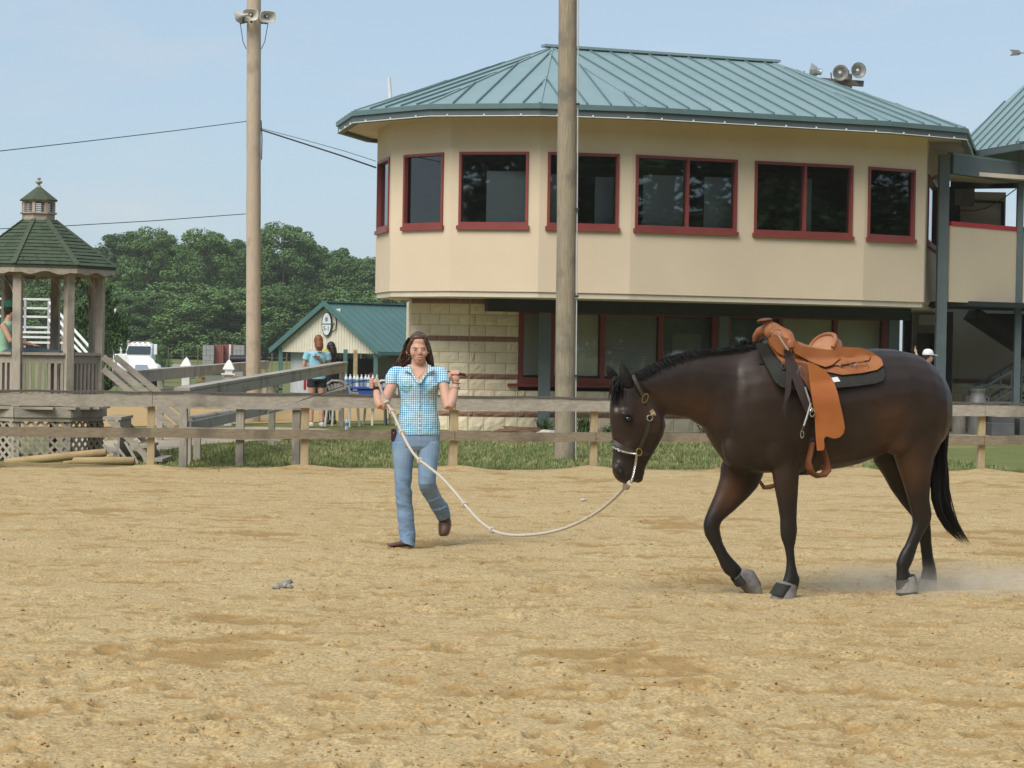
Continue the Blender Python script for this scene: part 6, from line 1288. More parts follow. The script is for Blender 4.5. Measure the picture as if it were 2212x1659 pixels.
rod([(682, 712), (705, 785), (728, 850), (752, 935)], .006, silv, 'snap'); rod([(735, 860), (700, 980), (672, 1065)], .006, silv, 'snap'); rod([(672, 1065), (660, 1110)], .01, lead, 'strap_end')
m_ = MB(); m_.torus(HP(HS_(657, 1140), .36), 1, .2, MR @ Matrix.Diagonal((.011, .022, .02)), 14, 6); m_.build('ring', silv, SAD); m_ = MB(); m_.torus(HP(HS_(750, 945), .40), 1, .2, MR @ Matrix.Diagonal((.016, .024, .02)), 14, 6); m_.build('ring', silv, SAD)
# cinch round the barrel and breast tie under the chest
m_ = MB(); rg = []
for k in range(15):
    a = math.radians(-10-160*k/14+180) if False else math.radians(8+164*k/14); A, B = Hz(1118, 298), Hz(1125, 937); c = (A+B)/2; av = (B-A)/2*1.015; p = c+av*math.sin(a)*1.0+HN*.315*math.cos(a)
    rg.append([p+HF*.035, p-HF*.035, p-HF*.035+(p-c)*.02, p+HF*.035+(p-c)*.02])
m_.loft(rg); m_.build('cinch', lead, SAD)
m_ = MB(); m_.tube([HP(HS_(270, 1565), .02), HP(HS_(310, 1625), .02), HP(HS_(370, 1618), .04), HP(HS_(430, 1600), .05)], [.010, .015, .015, .012], 8); m_.build('breast_strap', leab, SAD, smooth=True)
# ---------------------------------------------------------------- halter and lead
HAL = thing('halter', 'black leather halter with brass buckles on the horse head', 'halter', Hz(240, 800, 0)); brass = mat('brass', (.62, .46, .18), (.52, .38, .14), rough=.3, metal=.9); halm = mat('halter_leather', (.030, .027, .018), (.045, .038, .024), scale=20, rough=.55)
def h2h(x, y): return ((x/2.765+100-0)*1.0, 0)
def headw(x, y):
    hx, hy = (2100+x/2.765-2100)*1.47467, (1200+y/2.765-1050)*1.47467; best = .0
    for S_ in (HED, NEC[3:]):
        for (A, B, h0), (A2, B2, h1) in zip(S_[:-1], S_[1:]):
            for f in (0, .25, .5, .75):
                ax, ay, bx_, by = A[0]*(1-f)+A2[0]*f, A[1]*(1-f)+A2[1]*f, B[0]*(1-f)+B2[0]*f, B[1]*(1-f)+B2[1]*f; hw = h0*(1-f)+h1*f; d = V(bx_-ax, by-ay, 0); L2 = d.length_squared; t_ = ((hx-ax)*d.x+(hy-ay)*d.y)/L2; perp = abs((hx-ax)*d.y-(hy-ay)*d.x)/math.sqrt(L2)
                if 0 <= t_ <= 1 and perp < 22: v = 2*t_-1; best = max(best, hw*max(1-v*v, 0)**.5)
    return best
def band(pts, wid, nm, m=halm, off=.010, par=None):
    m_ = MB(); rg = []; Q = [cat([V(x, y, 0) for x, y in pts], k/16) for k in range(17)]
    for i, q in enumerate(Q):
        t_ = (Q[min(i+1, 16)]-Q[max(i-1, 0)]).normalized(); s_ = V(-t_.y, t_.x, 0)*wid; w = headw(q.x, q.y); a, b = q+s_, q-s_
        rg.append([HP(HH_(a.x, a.y), w+off), HP(HH_(b.x, b.y), w+off), HP(HH_(b.x, b.y), w+off-.018), HP(HH_(a.x, a.y), w+off-.018)])
    m_.loft(rg); return m_.build(nm, m, par or HAL, smooth=True)
band([(425, 375), (470, 470), (530, 585), (590, 690), (632, 780)], 17, 'crown_strap'); band([(590, 815), (565, 930), (520, 1040), (482, 1130)], 20, 'cheek_strap'); band([(215, 1020), (300, 1075), (400, 1120), (490, 1142), (560, 1150), (635, 1120)], 22, 'noseband'); band([(620, 800), (680, 830), (745, 885)], 16, 'throat_strap')
band([(606, 722), (622, 745), (642, 778)], 21, 'tab', mat('pale_tab', (.50, .40, .25), rough=.6), .016)
for (x, y, sx, sy, ang) in ((548, 606, .0175, .030, -25), (595, 800, .018, .018, 0), (488, 1135, .018, .022, 10)):
    m_ = MB(); m_.torus(HP(HH_(x, y), headw(x, y)+.016), 1, .0042/max(sx, sy), MR @ Matrix.Rotation(math.radians(-ang), 3, 'Z') @ Matrix.Diagonal((sx, sy, max(sx, sy))), 20, 6); m_.build('buckle', brass if y != 800 else silv, HAL, smooth=True)
LEAD = thing('lead_rope', 'cream knotted lead rope with chain from halter to the woman hand', 'rope', gnd(1110, 1290))
cpts = [HP(HH_(x, y), headw(x, y)+.022) for x, y in ((235, 1085), (300, 1118), (370, 1140), (440, 1152), (462, 1165), (455, 1240), (440, 1310), (425, 1380), (408, 1432))]
for i in range(46):
    t_ = i/45; c = cat(cpts, t_); d = (cat(cpts, min(t_+.02, 1))-cat(cpts, max(t_-.02, 0))).normalized(); s_ = d.cross(V(0, -1, 0) if i % 2 else V(0, -.6, .8)).normalized(); n_ = d.cross(s_)
    m_ = MB(); m_.torus(c, .0075, .0022, Matrix((d, s_, n_)).transposed() @ Matrix.Diagonal((1.25, .8, 1)), 10, 5); m_.build('chain_link', silv, LEAD, smooth=True)
WY = 17.75; ropem = mat('rope', (.56, .50, .42), (.46, .40, .33), scale=60, rough=.95, bump=.003, bscale=160)
hz0 = cpts[-1].y
RP_ = [(1361, 1043), (1350, 1053), (1325, 1078), (1290, 1106), (1245, 1131), (1200, 1147), (1150, 1155), (1105, 1156), (1072, 1149), (1040, 1129), (1010, 1097), (985, 1066), (955, 1033), (925, 1008), (905, 993), (888, 972), (872, 943), (858, 912), (846, 888), (834, 868), (822, 838), (813, 815)]
n_ = len(RP_); WYH = 17.42
def ropeY(k): t_ = k/(n_-1); return hz0+(WYH-hz0)*min(1, t_*1.15)-.0*t_
rp3 = [at(x, y, ropeY(k)) for k, (x, y) in enumerate(RP_)]; RPC = [cat(rp3, k/150) for k in range(151)]
m_ = MB(); m_.tube(RPC, [.0105 if i > 6 else .017 for i in range(151)], 10); m_.build('rope', ropem, LEAD, smooth=True)
for (x, y, tq) in ((1064, 1146, 0), (1005, 1091, 0), (906, 995, 0), (868, 936, 0), (835, 872, 0), (846, 889, 0), (1353, 1051, 0)):
    j = min(range(151), key=lambda i: (Vector((x, y))-Vector((CX+(RPC[i]-CAM).dot(RT)/(RPC[i]-CAM).dot(fwd)*F, CY-(RPC[i]-CAM).dot(UP)/(RPC[i]-CAM).dot(fwd)*F))).length)
    c = RPC[j]; d = (RPC[min(j+1, 150)]-RPC[max(j-1, 0)]).normalized(); s_ = d.cross(V(0, 1, 0)).normalized(); R_ = Matrix((s_, d.cross(s_), d)).transposed()
    m_ = MB(); m_.torus(c, .015, .010, R_ @ Matrix.Rotation(.35, 3, 'X'), 14, 8); m_.torus(c+d*.010, .014, .0095, R_ @ Matrix.Rotation(-.4, 3, 'X'), 14, 8); m_.build('knot', ropem, LEAD, smooth=True)
# ================================================================ woman leading the horse
W1 = crop(1250, 1150, 4.424); W2 = crop(1250, 1500, 3.318); WY = gnd(862, 1183).y
def Wp(x, y, dy=0.0): return at(*W1(x, y), WY+dy)
def Lp(x, y, dy=0.0): return at(*W2(x, y), WY+dy)
FR = V(0, -1, 0)
def ringw(A, B, hd, n=20, e=.95):
    c = (A+B)/2; a = (A-B)/2; return [c+a*math.copysign(abs(math.cos(t))**e, math.cos(t))+FR*hd*math.copysign(abs(math.sin(t))**e, math.sin(t)) for t in [2*math.pi*j/n for j in range(n)]]
def lw(mb, lst, fn, n=20, e=.95): mb.loft([ringw(fn(*A, dy), fn(*B, dy), hd, n, e) for A, B, hd, dy in lst])
skin = mat('skin', (.55, .335, .245), (.51, .30, .215), scale=10, rough=.5, spec=.35, c3=(.58, .31, .23), s3=14, lo3=.45, hi3=.7)
_b = skin.node_tree.nodes['Principled BSDF']; _b.inputs['Subsurface Weight'].default_value = .35; _b.inputs['Subsurface Radius'].default_value = (1.0, .45, .25); _b.inputs['Subsurface Scale'].default_value = .012
PW = thing('person', 'woman in blue checked shirt and jeans walking with rope and whip', 'person', (Lp(620, 1490).x, WY, 0))
sk_ = MB()
# head: skull, face, jaw
sk_.ell(Wp(1066, 350, .012), (.076, .094, .098)); sk_.ell(Wp(1066, 440, -.030), (.067, .070, .085)); sk_.ell(Wp(1074, 540, -.042), (.047, .050, .050)); sk_.ell(Wp(1077, 598, -.055), (.031, .032, .026)); sk_.ell(Wp(1074, 300, -.035), (.058, .05, .045))
for x in (995, 1160): sk_.ell(Wp(x, 475, -.070), (.025, .022, .028))
sk_.tube([Wp(1088, 415, -.090), Wp(1091, 450, -.098), Wp(1093, 480, -.103)], [.008, .0098, .0105], 8); sk_.ell(Wp(1079, 487, -.096), (.0085, .009, .0075)); sk_.ell(Wp(1108, 485, -.096), (.0085, .009, .0075)); sk_.ell(Wp(1080, 390, -.082), (.05, .016, .010)); sk_.ell(Wp(1085, 552, -.083), (.028, .014, .018))
sk_.ell(Wp(886, 440, .0), (.012, .016, .030)); sk_.ell(Wp(1224, 440, .0), (.010, .016, .028))
lw(sk_, [((960, 560), (1180, 560), .05, -.005), ((950, 640), (1185, 640), .05, .0), ((925, 690), (1230, 690), .055, .01), ((800, 740), (1330, 740), .065, .02), ((740, 800), (1380, 800), .075, .02), ((740, 900), (1390, 900), .085, .01), ((790, 1200), (1340, 1200), .08, 0), ((770, 1500), (1380, 1500), .085, 0), ((760, 1800), (1390, 1800), .09, 0)], Wp)
lw(sk_, [((520, 230), (1035, 230), .085, 0), ((510, 330), (1030, 330), .08, 0)], Lp)
lw(sk_, [((500, 300), (755, 300), .075, 0), ((525, 700), (705, 700), .055, -.02), ((580, 1300), (720, 1300), .045, 0), ((600, 1450), (700, 1450), .04, .01)], Lp)
lw(sk_, [((785, 300), (1035, 300), .075, 0), ((810, 700), (995, 700), .055, -.05), ((1020, 1000), (1100, 960), .045, .13), ((1060, 1160), (1140, 1140), .04, .2)], Lp)
# arms
def limb(mb, pts, seg=14):     # (x, y, dy, radius)
    P_ = [Wp(x, y, dy) for x, y, dy, r in pts]; Q = [cat(P_, k/24) for k in range(25)]; R_ = [cat([V(r, 0, 0) for *_, r in pts], k/24).x for k in range(25)]; mb.tube(Q, R_, seg)
limb(sk_, [(700, 810, .02, .046), (655, 960, -.02, .043), (585, 1120, -.08, .041), (505, 1290, -.15, .037), (472, 1325, -.165, .034)])
limb(sk_, [(482, 1322, -.165, .034), (445, 1260, -.15, .035), (418, 1160, -.11, .031), (402, 1070, -.06, .024), (392, 1010, -.04, .024)])
limb(sk_, [(1410, 810, .02, .046), (1455, 960, -.02, .043), (1490, 1120, -.08, .041), (1528, 1290, -.15, .037), (1545, 1340, -.165, .035)])
limb(sk_, [(1545, 1345, -.165, .035), (1585, 1250, -.14, .037), (1620, 1130, -.10, .032), (1648, 1010, -.05, .025), (1655, 950, -.03, .025)])
# hands: palm, four fingers closed on the whip, thumb
sk_.ell(Wp(388, 955, -.030), (.024, .026, .040)); sk_.ell(Wp(1645, 880, -.015), (.036, .022, .036))
for k, (y, r) in enumerate(((888, .0095), (928, .0100), (970, .0098), (1010, .0088))):
    sk_.tube([Wp(405, y+6, -.005), Wp(365, y, -.022), Wp(318, y+2, -.045), Wp(302, y+8, -.07), Wp(325, y+14, -.088), Wp(358, y+14, -.086)], [r*1.05, r*1.1, r*1.05, r, r*.95, r*.8], 9)
sk_.tube([Wp(405, 935, -.03), Wp(425, 895, -.05), Wp(412, 862, -.07)], [.0125, .0115, .009], 9)
for k, (x, r) in enumerate(((1592, .0088), (1628, .0098), (1664, .0098), (1698, .0090))):
    sk_.tube([Wp(x, 870, .01), Wp(x-2, 815, .028), Wp(x-4, 770, .022), Wp(x-4, 758, -.005), Wp(x-2, 786, -.028), Wp(x, 815, -.034)], [r*1.1, r*1.1, r, r, r*.95, r*.8], 9)
sk_.tube([Wp(1600, 900, -.02), Wp(1565, 845, -.035), Wp(1548, 800, -.03), Wp(1566, 780, -.03)], [.0135, .0125, .011, .009], 9)
body = fused('body', sk_, skin, PW, .0045, 5)
# face details
FM = Matrix.Identity(3); brow = mat('brow', (.13, .06, .038), rough=.8); lipm = mat('lips', (.50, .20, .16), rough=.45); teeth = mat('teeth', (.7, .66, .6), rough=.3); scl = mat('eye_white', (.6, .58, .55), rough=.3); iris = mat('iris', (.05, .045, .035), rough=.2)
for (x, y, s_) in ((1012, 424, 1), (1148, 416, -1)):
    m_ = MB(); m_.ell(Wp(x, y, -.0935), (.0115, .006, .0036)); e_ = m_.build('eye', scl, PW, smooth=True); m_ = MB(); m_.ell(Wp(x+8, y, -.1015), (.0042, .003, .0036)); m_.build('iris', iris, e_, smooth=True)
    m_ = MB(); m_.tube([Wp(x-34, y-4, -.090), Wp(x-10, y-13, -.100), Wp(x+14, y-13, -.101), Wp(x+36, y-4, -.094)], [.0008, .0014, .0014, .0008], 6); m_.build('eyelid', brow, PW, smooth=True)
    m_ = MB(); m_.tube([Wp(x-42*s_, y-24, -.086), Wp(x-10*s_, y-37, -.099), Wp(x+38*s_, y-29, -.104)], [.0008, .0021, .0018], 6); m_.build('eyebrow', brow, PW, smooth=True)
m_ = MB(); m_.tube([Wp(1034, 548, -.098), Wp(1060, 536, -.106), Wp(1084, 538, -.108), Wp(1106, 534, -.106), Wp(1132, 544, -.098)], [.0015, .0040, .0040, .0040, .0015], 6); m_.build('upper_lip', lipm, PW, smooth=True)
m_ = MB(); m_.tube([Wp(1036, 552, -.097), Wp(1062, 570, -.105), Wp(1086, 574, -.107), Wp(1110, 568, -.105), Wp(1130, 550, -.097)], [.0015, .0045, .0050, .0045, .0015], 6); m_.build('lower_lip', lipm, PW, smooth=True)
m_ = MB(); m_.ell(Wp(1086, 553, -.0985), (.018, .005, .006)); m_.build('teeth', teeth, PW, smooth=True)
# hair
hairb = mat('brown_hair', (.060, .028, .016), (.095, .048, .027), scale=40, stretch=(1, 1, .15), rough=.45, spec=.4, c3=(.125, .07, .042), s3=6)
hb2 = MB(); hb2.ell(Wp(1062, 232, -.028), (.066, .056, .031)); hb2.ell(Wp(1064, 330, .026), (.083, .102, .098)); hb2.ell(Wp(1062, 430, .055), (.082, .075, .10)); hb2.tube([Wp(1040, 225, -.055), Wp(958, 285, -.056), Wp(915, 380, -.025), Wp(900, 450, .0)], [.014, .017, .018, .02], 10); hb2.tube([Wp(1085, 225, -.055), Wp(1168, 285, -.056), Wp(1206, 380, -.025), Wp(1222, 450, .0)], [.014, .016, .016, .018], 10)
hb2.tube([Wp(930, 330, .01), Wp(880, 430, .045), Wp(840, 540, .06), Wp(770, 650, .06), Wp(720, 705, .06)], [.026, .034, .038, .034, .02], 12); hb2.tube([Wp(1205, 330, .01), Wp(1225, 450, .045), Wp(1245, 580, .06), Wp(1268, 690, .06)], [.022, .028, .032, .024], 12); hb2.tube([Wp(1040, 400, .09), Wp(1000, 560, .10), Wp(980, 690, .10)], [.07, .08, .06], 12)
hair = fused('hair', hb2, hairb, PW, .006, 4)
rt = []; rnd = random.Random(9)
for i in range(520):
    k = rnd.random()
    if k < .5: x0, y0 = rnd.uniform(900, 1000), rnd.uniform(230, 330); rt.append([Wp(x0, y0, rnd.uniform(-.05, .03)), Wp(x0-60-rnd.uniform(0, 20), y0+140, rnd.uniform(-.01, .06)), Wp(rnd.uniform(780, 930), rnd.uniform(520, 600), rnd.uniform(.0, .08)), Wp(rnd.uniform(620, 900), rnd.uniform(660, 730), rnd.uniform(.02, .09))])
    else: x0, y0 = rnd.uniform(1130, 1200), rnd.uniform(230, 330); rt.append([Wp(x0, y0, rnd.uniform(-.05, .03)), Wp(x0+35, y0+140, rnd.uniform(-.01, .06)), Wp(rnd.uniform(1205, 1285), rnd.uniform(520, 600), rnd.uniform(.0, .07)), Wp(rnd.uniform(1220, 1322), rnd.uniform(650, 710), rnd.uniform(.02, .08))])
for i in range(160): x0 = rnd.uniform(960, 1160); s_ = -1 if x0 < 1062 else 1; rt.append([Wp(1062+rnd.uniform(-6, 6), 178, -.02+rnd.uniform(-.03, .05)), Wp(x0, 205+abs(x0-1062)*.35, -.06+rnd.uniform(0, .03)), Wp(1062+s_*rnd.uniform(125, 150), 300, -.04), Wp(1062+s_*rnd.uniform(155, 170), 420, .0)])
rt = [[cat(p, k/10) for k in range(11)] for p in rt]; strands('hair_strands', rt, hair, .0045, 8, hairb)
# shirt
ging = bpy.data.materials.new('gingham'); ging.use_nodes = True; n = ging.node_tree.nodes; l = ging.node_tree.links; b = n['Principled BSDF']; b.inputs['Roughness'].default_value = .9; b.inputs['Specular IOR Level'].default_value = .1
tcn = n.new('ShaderNodeTexCoord'); sp = n.new('ShaderNodeSeparateXYZ'); l.new(tcn.outputs['Object'], sp.inputs[0]); st = []
for ax in (0, 2):
    a = n.new('ShaderNodeMath'); a.operation = 'MULTIPLY'; a.inputs[1].default_value = 1/.0168; l.new(sp.outputs[ax], a.inputs[0])
    fq = n.new('ShaderNodeMath'); fq.operation = 'FRACT'; l.new(a.outputs[0], fq.inputs[0]); g_ = n.new('ShaderNodeMath'); g_.operation = 'GREATER_THAN'; g_.inputs[1].default_value = .45; l.new(fq.outputs[0], g_.inputs[0]); st.append(g_)
ad = n.new('ShaderNodeMath'); ad.operation = 'ADD'; l.new(st[0].outputs[0], ad.inputs[0]); l.new(st[1].outputs[0], ad.inputs[1]); dv = n.new('ShaderNodeMath'); dv.operation = 'MULTIPLY'; dv.inputs[1].default_value = .5; l.new(ad.outputs[0], dv.inputs[0])
cr = n.new('ShaderNodeValToRGB'); cr.color_ramp.interpolation = 'CONSTANT'; cr.color_ramp.elements[0].color = (.78, .82, .84, 1); cr.color_ramp.elements[1].position = .4; cr.color_ramp.elements[1].color = (.33, .57, .71, 1); e3 = cr.color_ramp.elements.new(.8); e3.color = (.06, .29, .50, 1); l.new(dv.outputs[0], cr.inputs[0]); l.new(cr.outputs[0], b.inputs['Base Color'])
zb = n.new('ShaderNodeTexNoise'); zb.inputs['Scale'].default_value = 26; l.new(tcn.outputs['Object'], zb.inputs['Vector']); bn = n.new('ShaderNodeBump'); bn.inputs['Distance'].default_value = .012; bn.inputs['Strength'].default_value = .8; l.new(zb.outputs['Fac'], bn.inputs['Height']); l.new(bn.outputs[0], b.inputs['Normal'])
sh = MB(); lw(sh, [((870, 690), (1290, 690), .060, .022), ((735, 735), (1395, 735), .078, .022), ((705, 800), (1425, 800), .092, .018), ((705, 880), (1420, 880), .105, .005), ((735, 980), (1395, 980), .118, -.008), ((765, 1080), (1375, 1080), .112, -.004), ((780, 1200), (1352, 1200), .100, 0), ((778, 1300), (1352, 1300), .100, 0), ((765, 1420), (1375, 1420), .106, 0), ((742, 1560), (1398, 1560), .112, 0), ((722, 1700), (1408, 1700), .115, 0), ((718, 1762), (1412, 1758), .116, 0)], Wp, 26)
for x in (915, 1230): sh.ell(Wp(x, 975, -.072), (.066, .050, .070))
limb(sh, [(790, 795, .02, .050), (705, 795, .01, .052), (660, 860, -.005, .054), (645, 925, -.02, .053), (645, 985, -.03, .048)]); limb(sh, [(1330, 795, .02, .050), (1410, 795, .01, .052), (1445, 860, -.005, .054), (1458, 920, -.02, .053), (1462, 965, -.03, .048)])
shirt = fused('shirt', sh, ging, PW, .0055, 2, None, lambda co: .008*fbm(co[:, 0]*1.0+co[:, 2]*.4, co[:, 2]*.7+7, .06, 3))
# cut the V neck: a skin-coloured chest piece lies proud inside the opening, framed by collar bands
che = MB(); vv_ = [(925, 690), (1235, 690), (1170, 800), (1105, 905), (1078, 945), (1045, 895), (980, 800)]
def chest_y(x, y): t_ = min(max((y-690)/260, 0), 1); return -(.052+.078*t_)*math.sqrt(max(1-((x-1075)/420)**2, .3))+.004-.012*t_
m_ = MB(); N_ = 10; rg = []
for i in range(N_+1):
    y = 655+(945-655)*i/N_; t_ = i/N_; xl = 930+(1070-930)*max(0, (t_-.12)/.88)**1.05; xr = 1230+(1086-1230)*max(0, (t_-.12)/.88)**1.05; rg.append([Wp(xl+(xr-xl)*j/8, y, chest_y(xl+(xr-xl)*j/8, y)+.012-.028*min(1, t_*2.5)) for j in range(9)])
m_.loft(rg, caps=False, closed=False); me_ = m_.mesh('chest', skin, 2, org(PW)); link('chest', me_, PW)
for pts in ([(915, 668), (955, 760), (1010, 850), (1078, 955)], [(1235, 668), (1200, 760), (1140, 850), (1078, 955)]):
    m_ = MB(); Q = [cat([V(x, y, 0) for x, y in pts], k/12) for k in range(13)]; rg = []
    for i, q in enumerate(Q):
        s_ = 1 if pts[0][0] < 1000 else -1; p = Wp(q.x, q.y, chest_y(q.x, q.y)-.020); p2 = Wp(q.x-s_*30, q.y-6, chest_y(q.x-s_*30, q.y)-.016); rg.append([p, p2, p2+FR*.006, p+FR*.006])
    m_.loft(rg); m_.build('placket', ging, shirt)
for pts in ([(925, 650), (880, 690), (820, 735), (900, 770), (960, 790), (935, 700)], [(1205, 648), (1270, 690), (1330, 720), (1260, 765), (1195, 790), (1225, 700)]):
    m_ = MB(); m_.prism([Wp(x, y, chest_y(x, max(y, 700))-.018-.010*(y-650)/140) for x, y in pts], FR*.004); m_.build('collar', ging, shirt)
for y in range(985, 1750, 76): m_ = MB(); m_.ell(Wp(1078, y, -.125 if y < 1100 else -.109-.012*(y > 1500)), (.0055, .003, .0055)); m_.build('button', white, shirt, smooth=True)
m_ = MB(); m_.tube([Wp(1078, 960, -.128), Wp(1078, 1080, -.122), Wp(1078, 1250, -.106), Wp(1078, 1500, -.112), Wp(1078, 1720, -.119)], .004, 6); m_.build('button_band', ging, shirt, smooth=True)
for sx in (-1, 1): m_ = MB(); m_.prism([Wp(1078+sx*x, y, -.128+.02*(x/300)) for x, y in ((100, 985), (170, 935), (290, 955), (270, 985), (190, 1000))], FR*.004); m_.build('pocket_flap', ging, shirt)
gold = mat('gold', (.75, .55, .25), rough=.25, metal=.9)
m_ = MB(); m_.tube([Wp(x, y, chest_y(x, y)-.021) for x, y in ((985, 720), (1010, 790), (1050, 838), (1070, 848), (1095, 835), (1140, 785), (1160, 720))], .0014, 5); nk = m_.build('necklace', gold, PW); m_ = MB(); m_.torus(Wp(1071, 862, chest_y(1071, 862)-.026), .006, .002, Matrix.Rotation(math.pi/2, 3, 'X'), 12, 5); m_.build('pendant', gold, nk)
m_ = MB(); m_.ell(Wp(912, 505, -.01), (.004, .004, .006)); m_.build('earring', silv, PW)
m_ = MB(); m_.torus(Wp(1656, 946, -.035), .031, .0030, Matrix.Rotation(.12, 3, 'Y'), 18, 6); m_.build('hair_tie', blk, PW); m_ = MB(); m_.lathe(Wp(1648, 1046, -.062), [(.0325, -.003), (.034, 0), (.0345, .015), (.033, .018)], 18); m_.build('bracelet', mat('bracelet', (.33, .26, .22), rough=.7), PW)
m_ = MB(); m_.lathe(Wp(400, 1052, -.055), [(.031, 0), (.033, .005), (.033, .02), (.031, .025)], 16); m_.build('wristwatch', blk, PW)
# jeans
den = mat('denim', (.19, .285, .42), (.135, .215, .335), scale=5, stretch=(1, 1, .6), rough=.9, spec=.12, bump=.007, bscale=8, c3=(.27, .37, .49), s3=3.2, lo3=.42, hi3=.7)
jn = MB(); lw(jn, [((548, 120), (1050, 120), .105, 0), ((505, 220), (1056, 220), .112, .0), ((490, 290), (1056, 290), .110, 0), ((600, 345), (940, 345), .09, 0)], Lp, 22); 
lw(jn, [((486, 250), (775, 250), .095, 0), ((490, 400), (752, 400), .092, -.01), ((505, 520), (735, 520), .084, -.02), ((515, 650), (724, 650), .076, -.025), ((520, 780), (716, 780), .070, -.025), ((530, 900), (724, 900), .068, -.01), ((544, 1050), (745, 1050), .07, .0), ((560, 1200), (754, 1200), .07, .01), ((575, 1330), (762, 1335), .072, .015), ((580, 1400), (766, 1450), .082, .01), ((590, 1425), (768, 1483), .088, .01)], Lp)
lw(jn, [((770, 250), (1056, 250), .095, 0), ((785, 400), (1046, 400), .092, -.02), ((790, 520), (1026, 520), .084, -.04), ((795, 650), (1010, 650), .078, -.055), ((797, 740), (1004, 730), .074, -.055), ((812, 815), (1016, 775), .072, -.03), ((850, 890), (1042, 840), .07, .02), ((905, 970), (1090, 915), .07, .08), ((960, 1045), (1140, 985), .072, .14), ((1003, 1110), (1165, 1060), .076, .19), ((1030, 1180), (1172, 1138), .082, .23)], Lp)
# wrinkles as slanted folds
for (x0, y0, x1, y1, dy, r) in ((540, 900, 720, 960, -.062, .006), (545, 990, 735, 1040, -.058, .007), (560, 1100, 748, 1150, -.056, .007), (575, 1225, 745, 1205, -.056, .007), (590, 1350, 750, 1310, -.055, .009), (830, 850, 1010, 800, -.085, .007), (900, 960, 1060, 900, -.02, .007), (970, 1060, 1140, 1010, .06, .008), (530, 300, 740, 340, -.085, .004), (800, 320, 1040, 285, -.088, .004)):
    jn.tube([Lp(x0, y0, dy+.03), Lp((x0+x1)/2, (y0+y1)/2+8, dy), Lp(x1, y1, dy+.03)], [r*.6, r, r*.6], 8)
def jd(co):      # creases: slanting folds, deeper below the knee and at the hips
    x, z = co[:, 0], co[:, 2]; k = np.clip((.62-z)/.2, .25, 1)+np.clip((z-.86)/.1, 0, .5)
    f = fbm(x*.55+z*.25+3, z*1.0+x*.35, .052, 3); g_ = fbm(x*.4-z*.2+9, z-x*.3, .11, 2)
    return k*(.011*f+.009*g_)
jeans = fused('jeans', jn, den, PW, .005, 1, None, jd)
hemm = mat('hem', (.22, .31, .42), (.16, .24, .34), scale=40, rough=.9)
# boots
bt = mat('boot_leather', (.125, .055, .038), (.085, .037, .026), scale=12, rough=.45, c3=(.16, .08, .06), s3=8); sole = mat('boot_sole', (.32, .22, .13), (.24, .16, .09), rough=.8)
m_ = MB(); m_.tube([Lp(690, 1380, .01), Lp(680, 1440, .0)], [.05, .05], 12); m_.loft([ringw(Lp(x, y0, dy), Lp(x, y1, dy), hd, 16, 1) for x, y0, y1, hd, dy in ((722, 1400, 1470, .03, .015), (690, 1395, 1478, .042, .0), (630, 1405, 1480, .044, -.01), (570, 1420, 1484, .045, -.03), (510, 1436, 1490, .045, -.05), (460, 1446, 1484, .04, -.06), (428, 1446, 1466, .026, -.065))]); 
fused('boot', m_, bt, PW, .005, 2)
m_ = MB(); rg = []
for x, yb, hd, dy in ((728, 1488, .03, .01), (690, 1490, .046, 0), (630, 1490, .044, -.01), (560, 1494, .050, -.03), (500, 1500, .052, -.05), (450, 1482, .046, -.06), (420, 1450, .028, -.066)): c = Lp(x, yb-9, dy); rg.append([c+FR*hd, c-FR*hd, c-FR*hd-V(0, 0, .013), c+FR*hd-V(0, 0, .013)])
m_.loft(rg); m_.build('boot_sole', sole, PW)
m_ = MB(); m_.box(Lp(700, 1487, .0), (.06, .06, .03)); m_.build('boot_heel', sole, PW, bevel=.004)
m_ = MB(); lw(m_, [((1040, 1120), (1165, 1100), .05, .22), ((1036, 1195), (1182, 1165), .055, .235), ((1035, 1250), (1184, 1215), .055, .225), ((1038, 1300), (1172, 1270), .05, .205), ((1044, 1340), (1156, 1322), .04, .19), ((1058, 1354), (1136, 1344), .025, .185)], Lp, 16, .8); fused('boot', m_, bt, PW, .005, 2)
m_ = MB(); lw(m_, [((1033, 1210), (1188, 1180), .03, .265), ((1030, 1260), (1190, 1225), .03, .255), ((1034, 1310), (1180, 1285), .03, .235), ((1042, 1352), (1160, 1340), .028, .215), ((1056, 1362), (1140, 1356), .02, .205)], Lp, 14, .8); m_.build('boot_sole', sole, PW, smooth=True)
ph = thing('mobile_phone', 'dark plum mobile phone clipped to the woman hip', 'phone', Lp(507, 240, -.03)); m_ = MB(); m_.box(Lp(506, 165, -.03), (.040, .018, .096)); m_.build('case', mat('plum', (.07, .018, .035), rough=.35), ph, bevel=.006); m_ = MB(); m_.box(Lp(506, 140, -.0405), (.010, .002, .008)); m_.build('emblem', silv, ph)
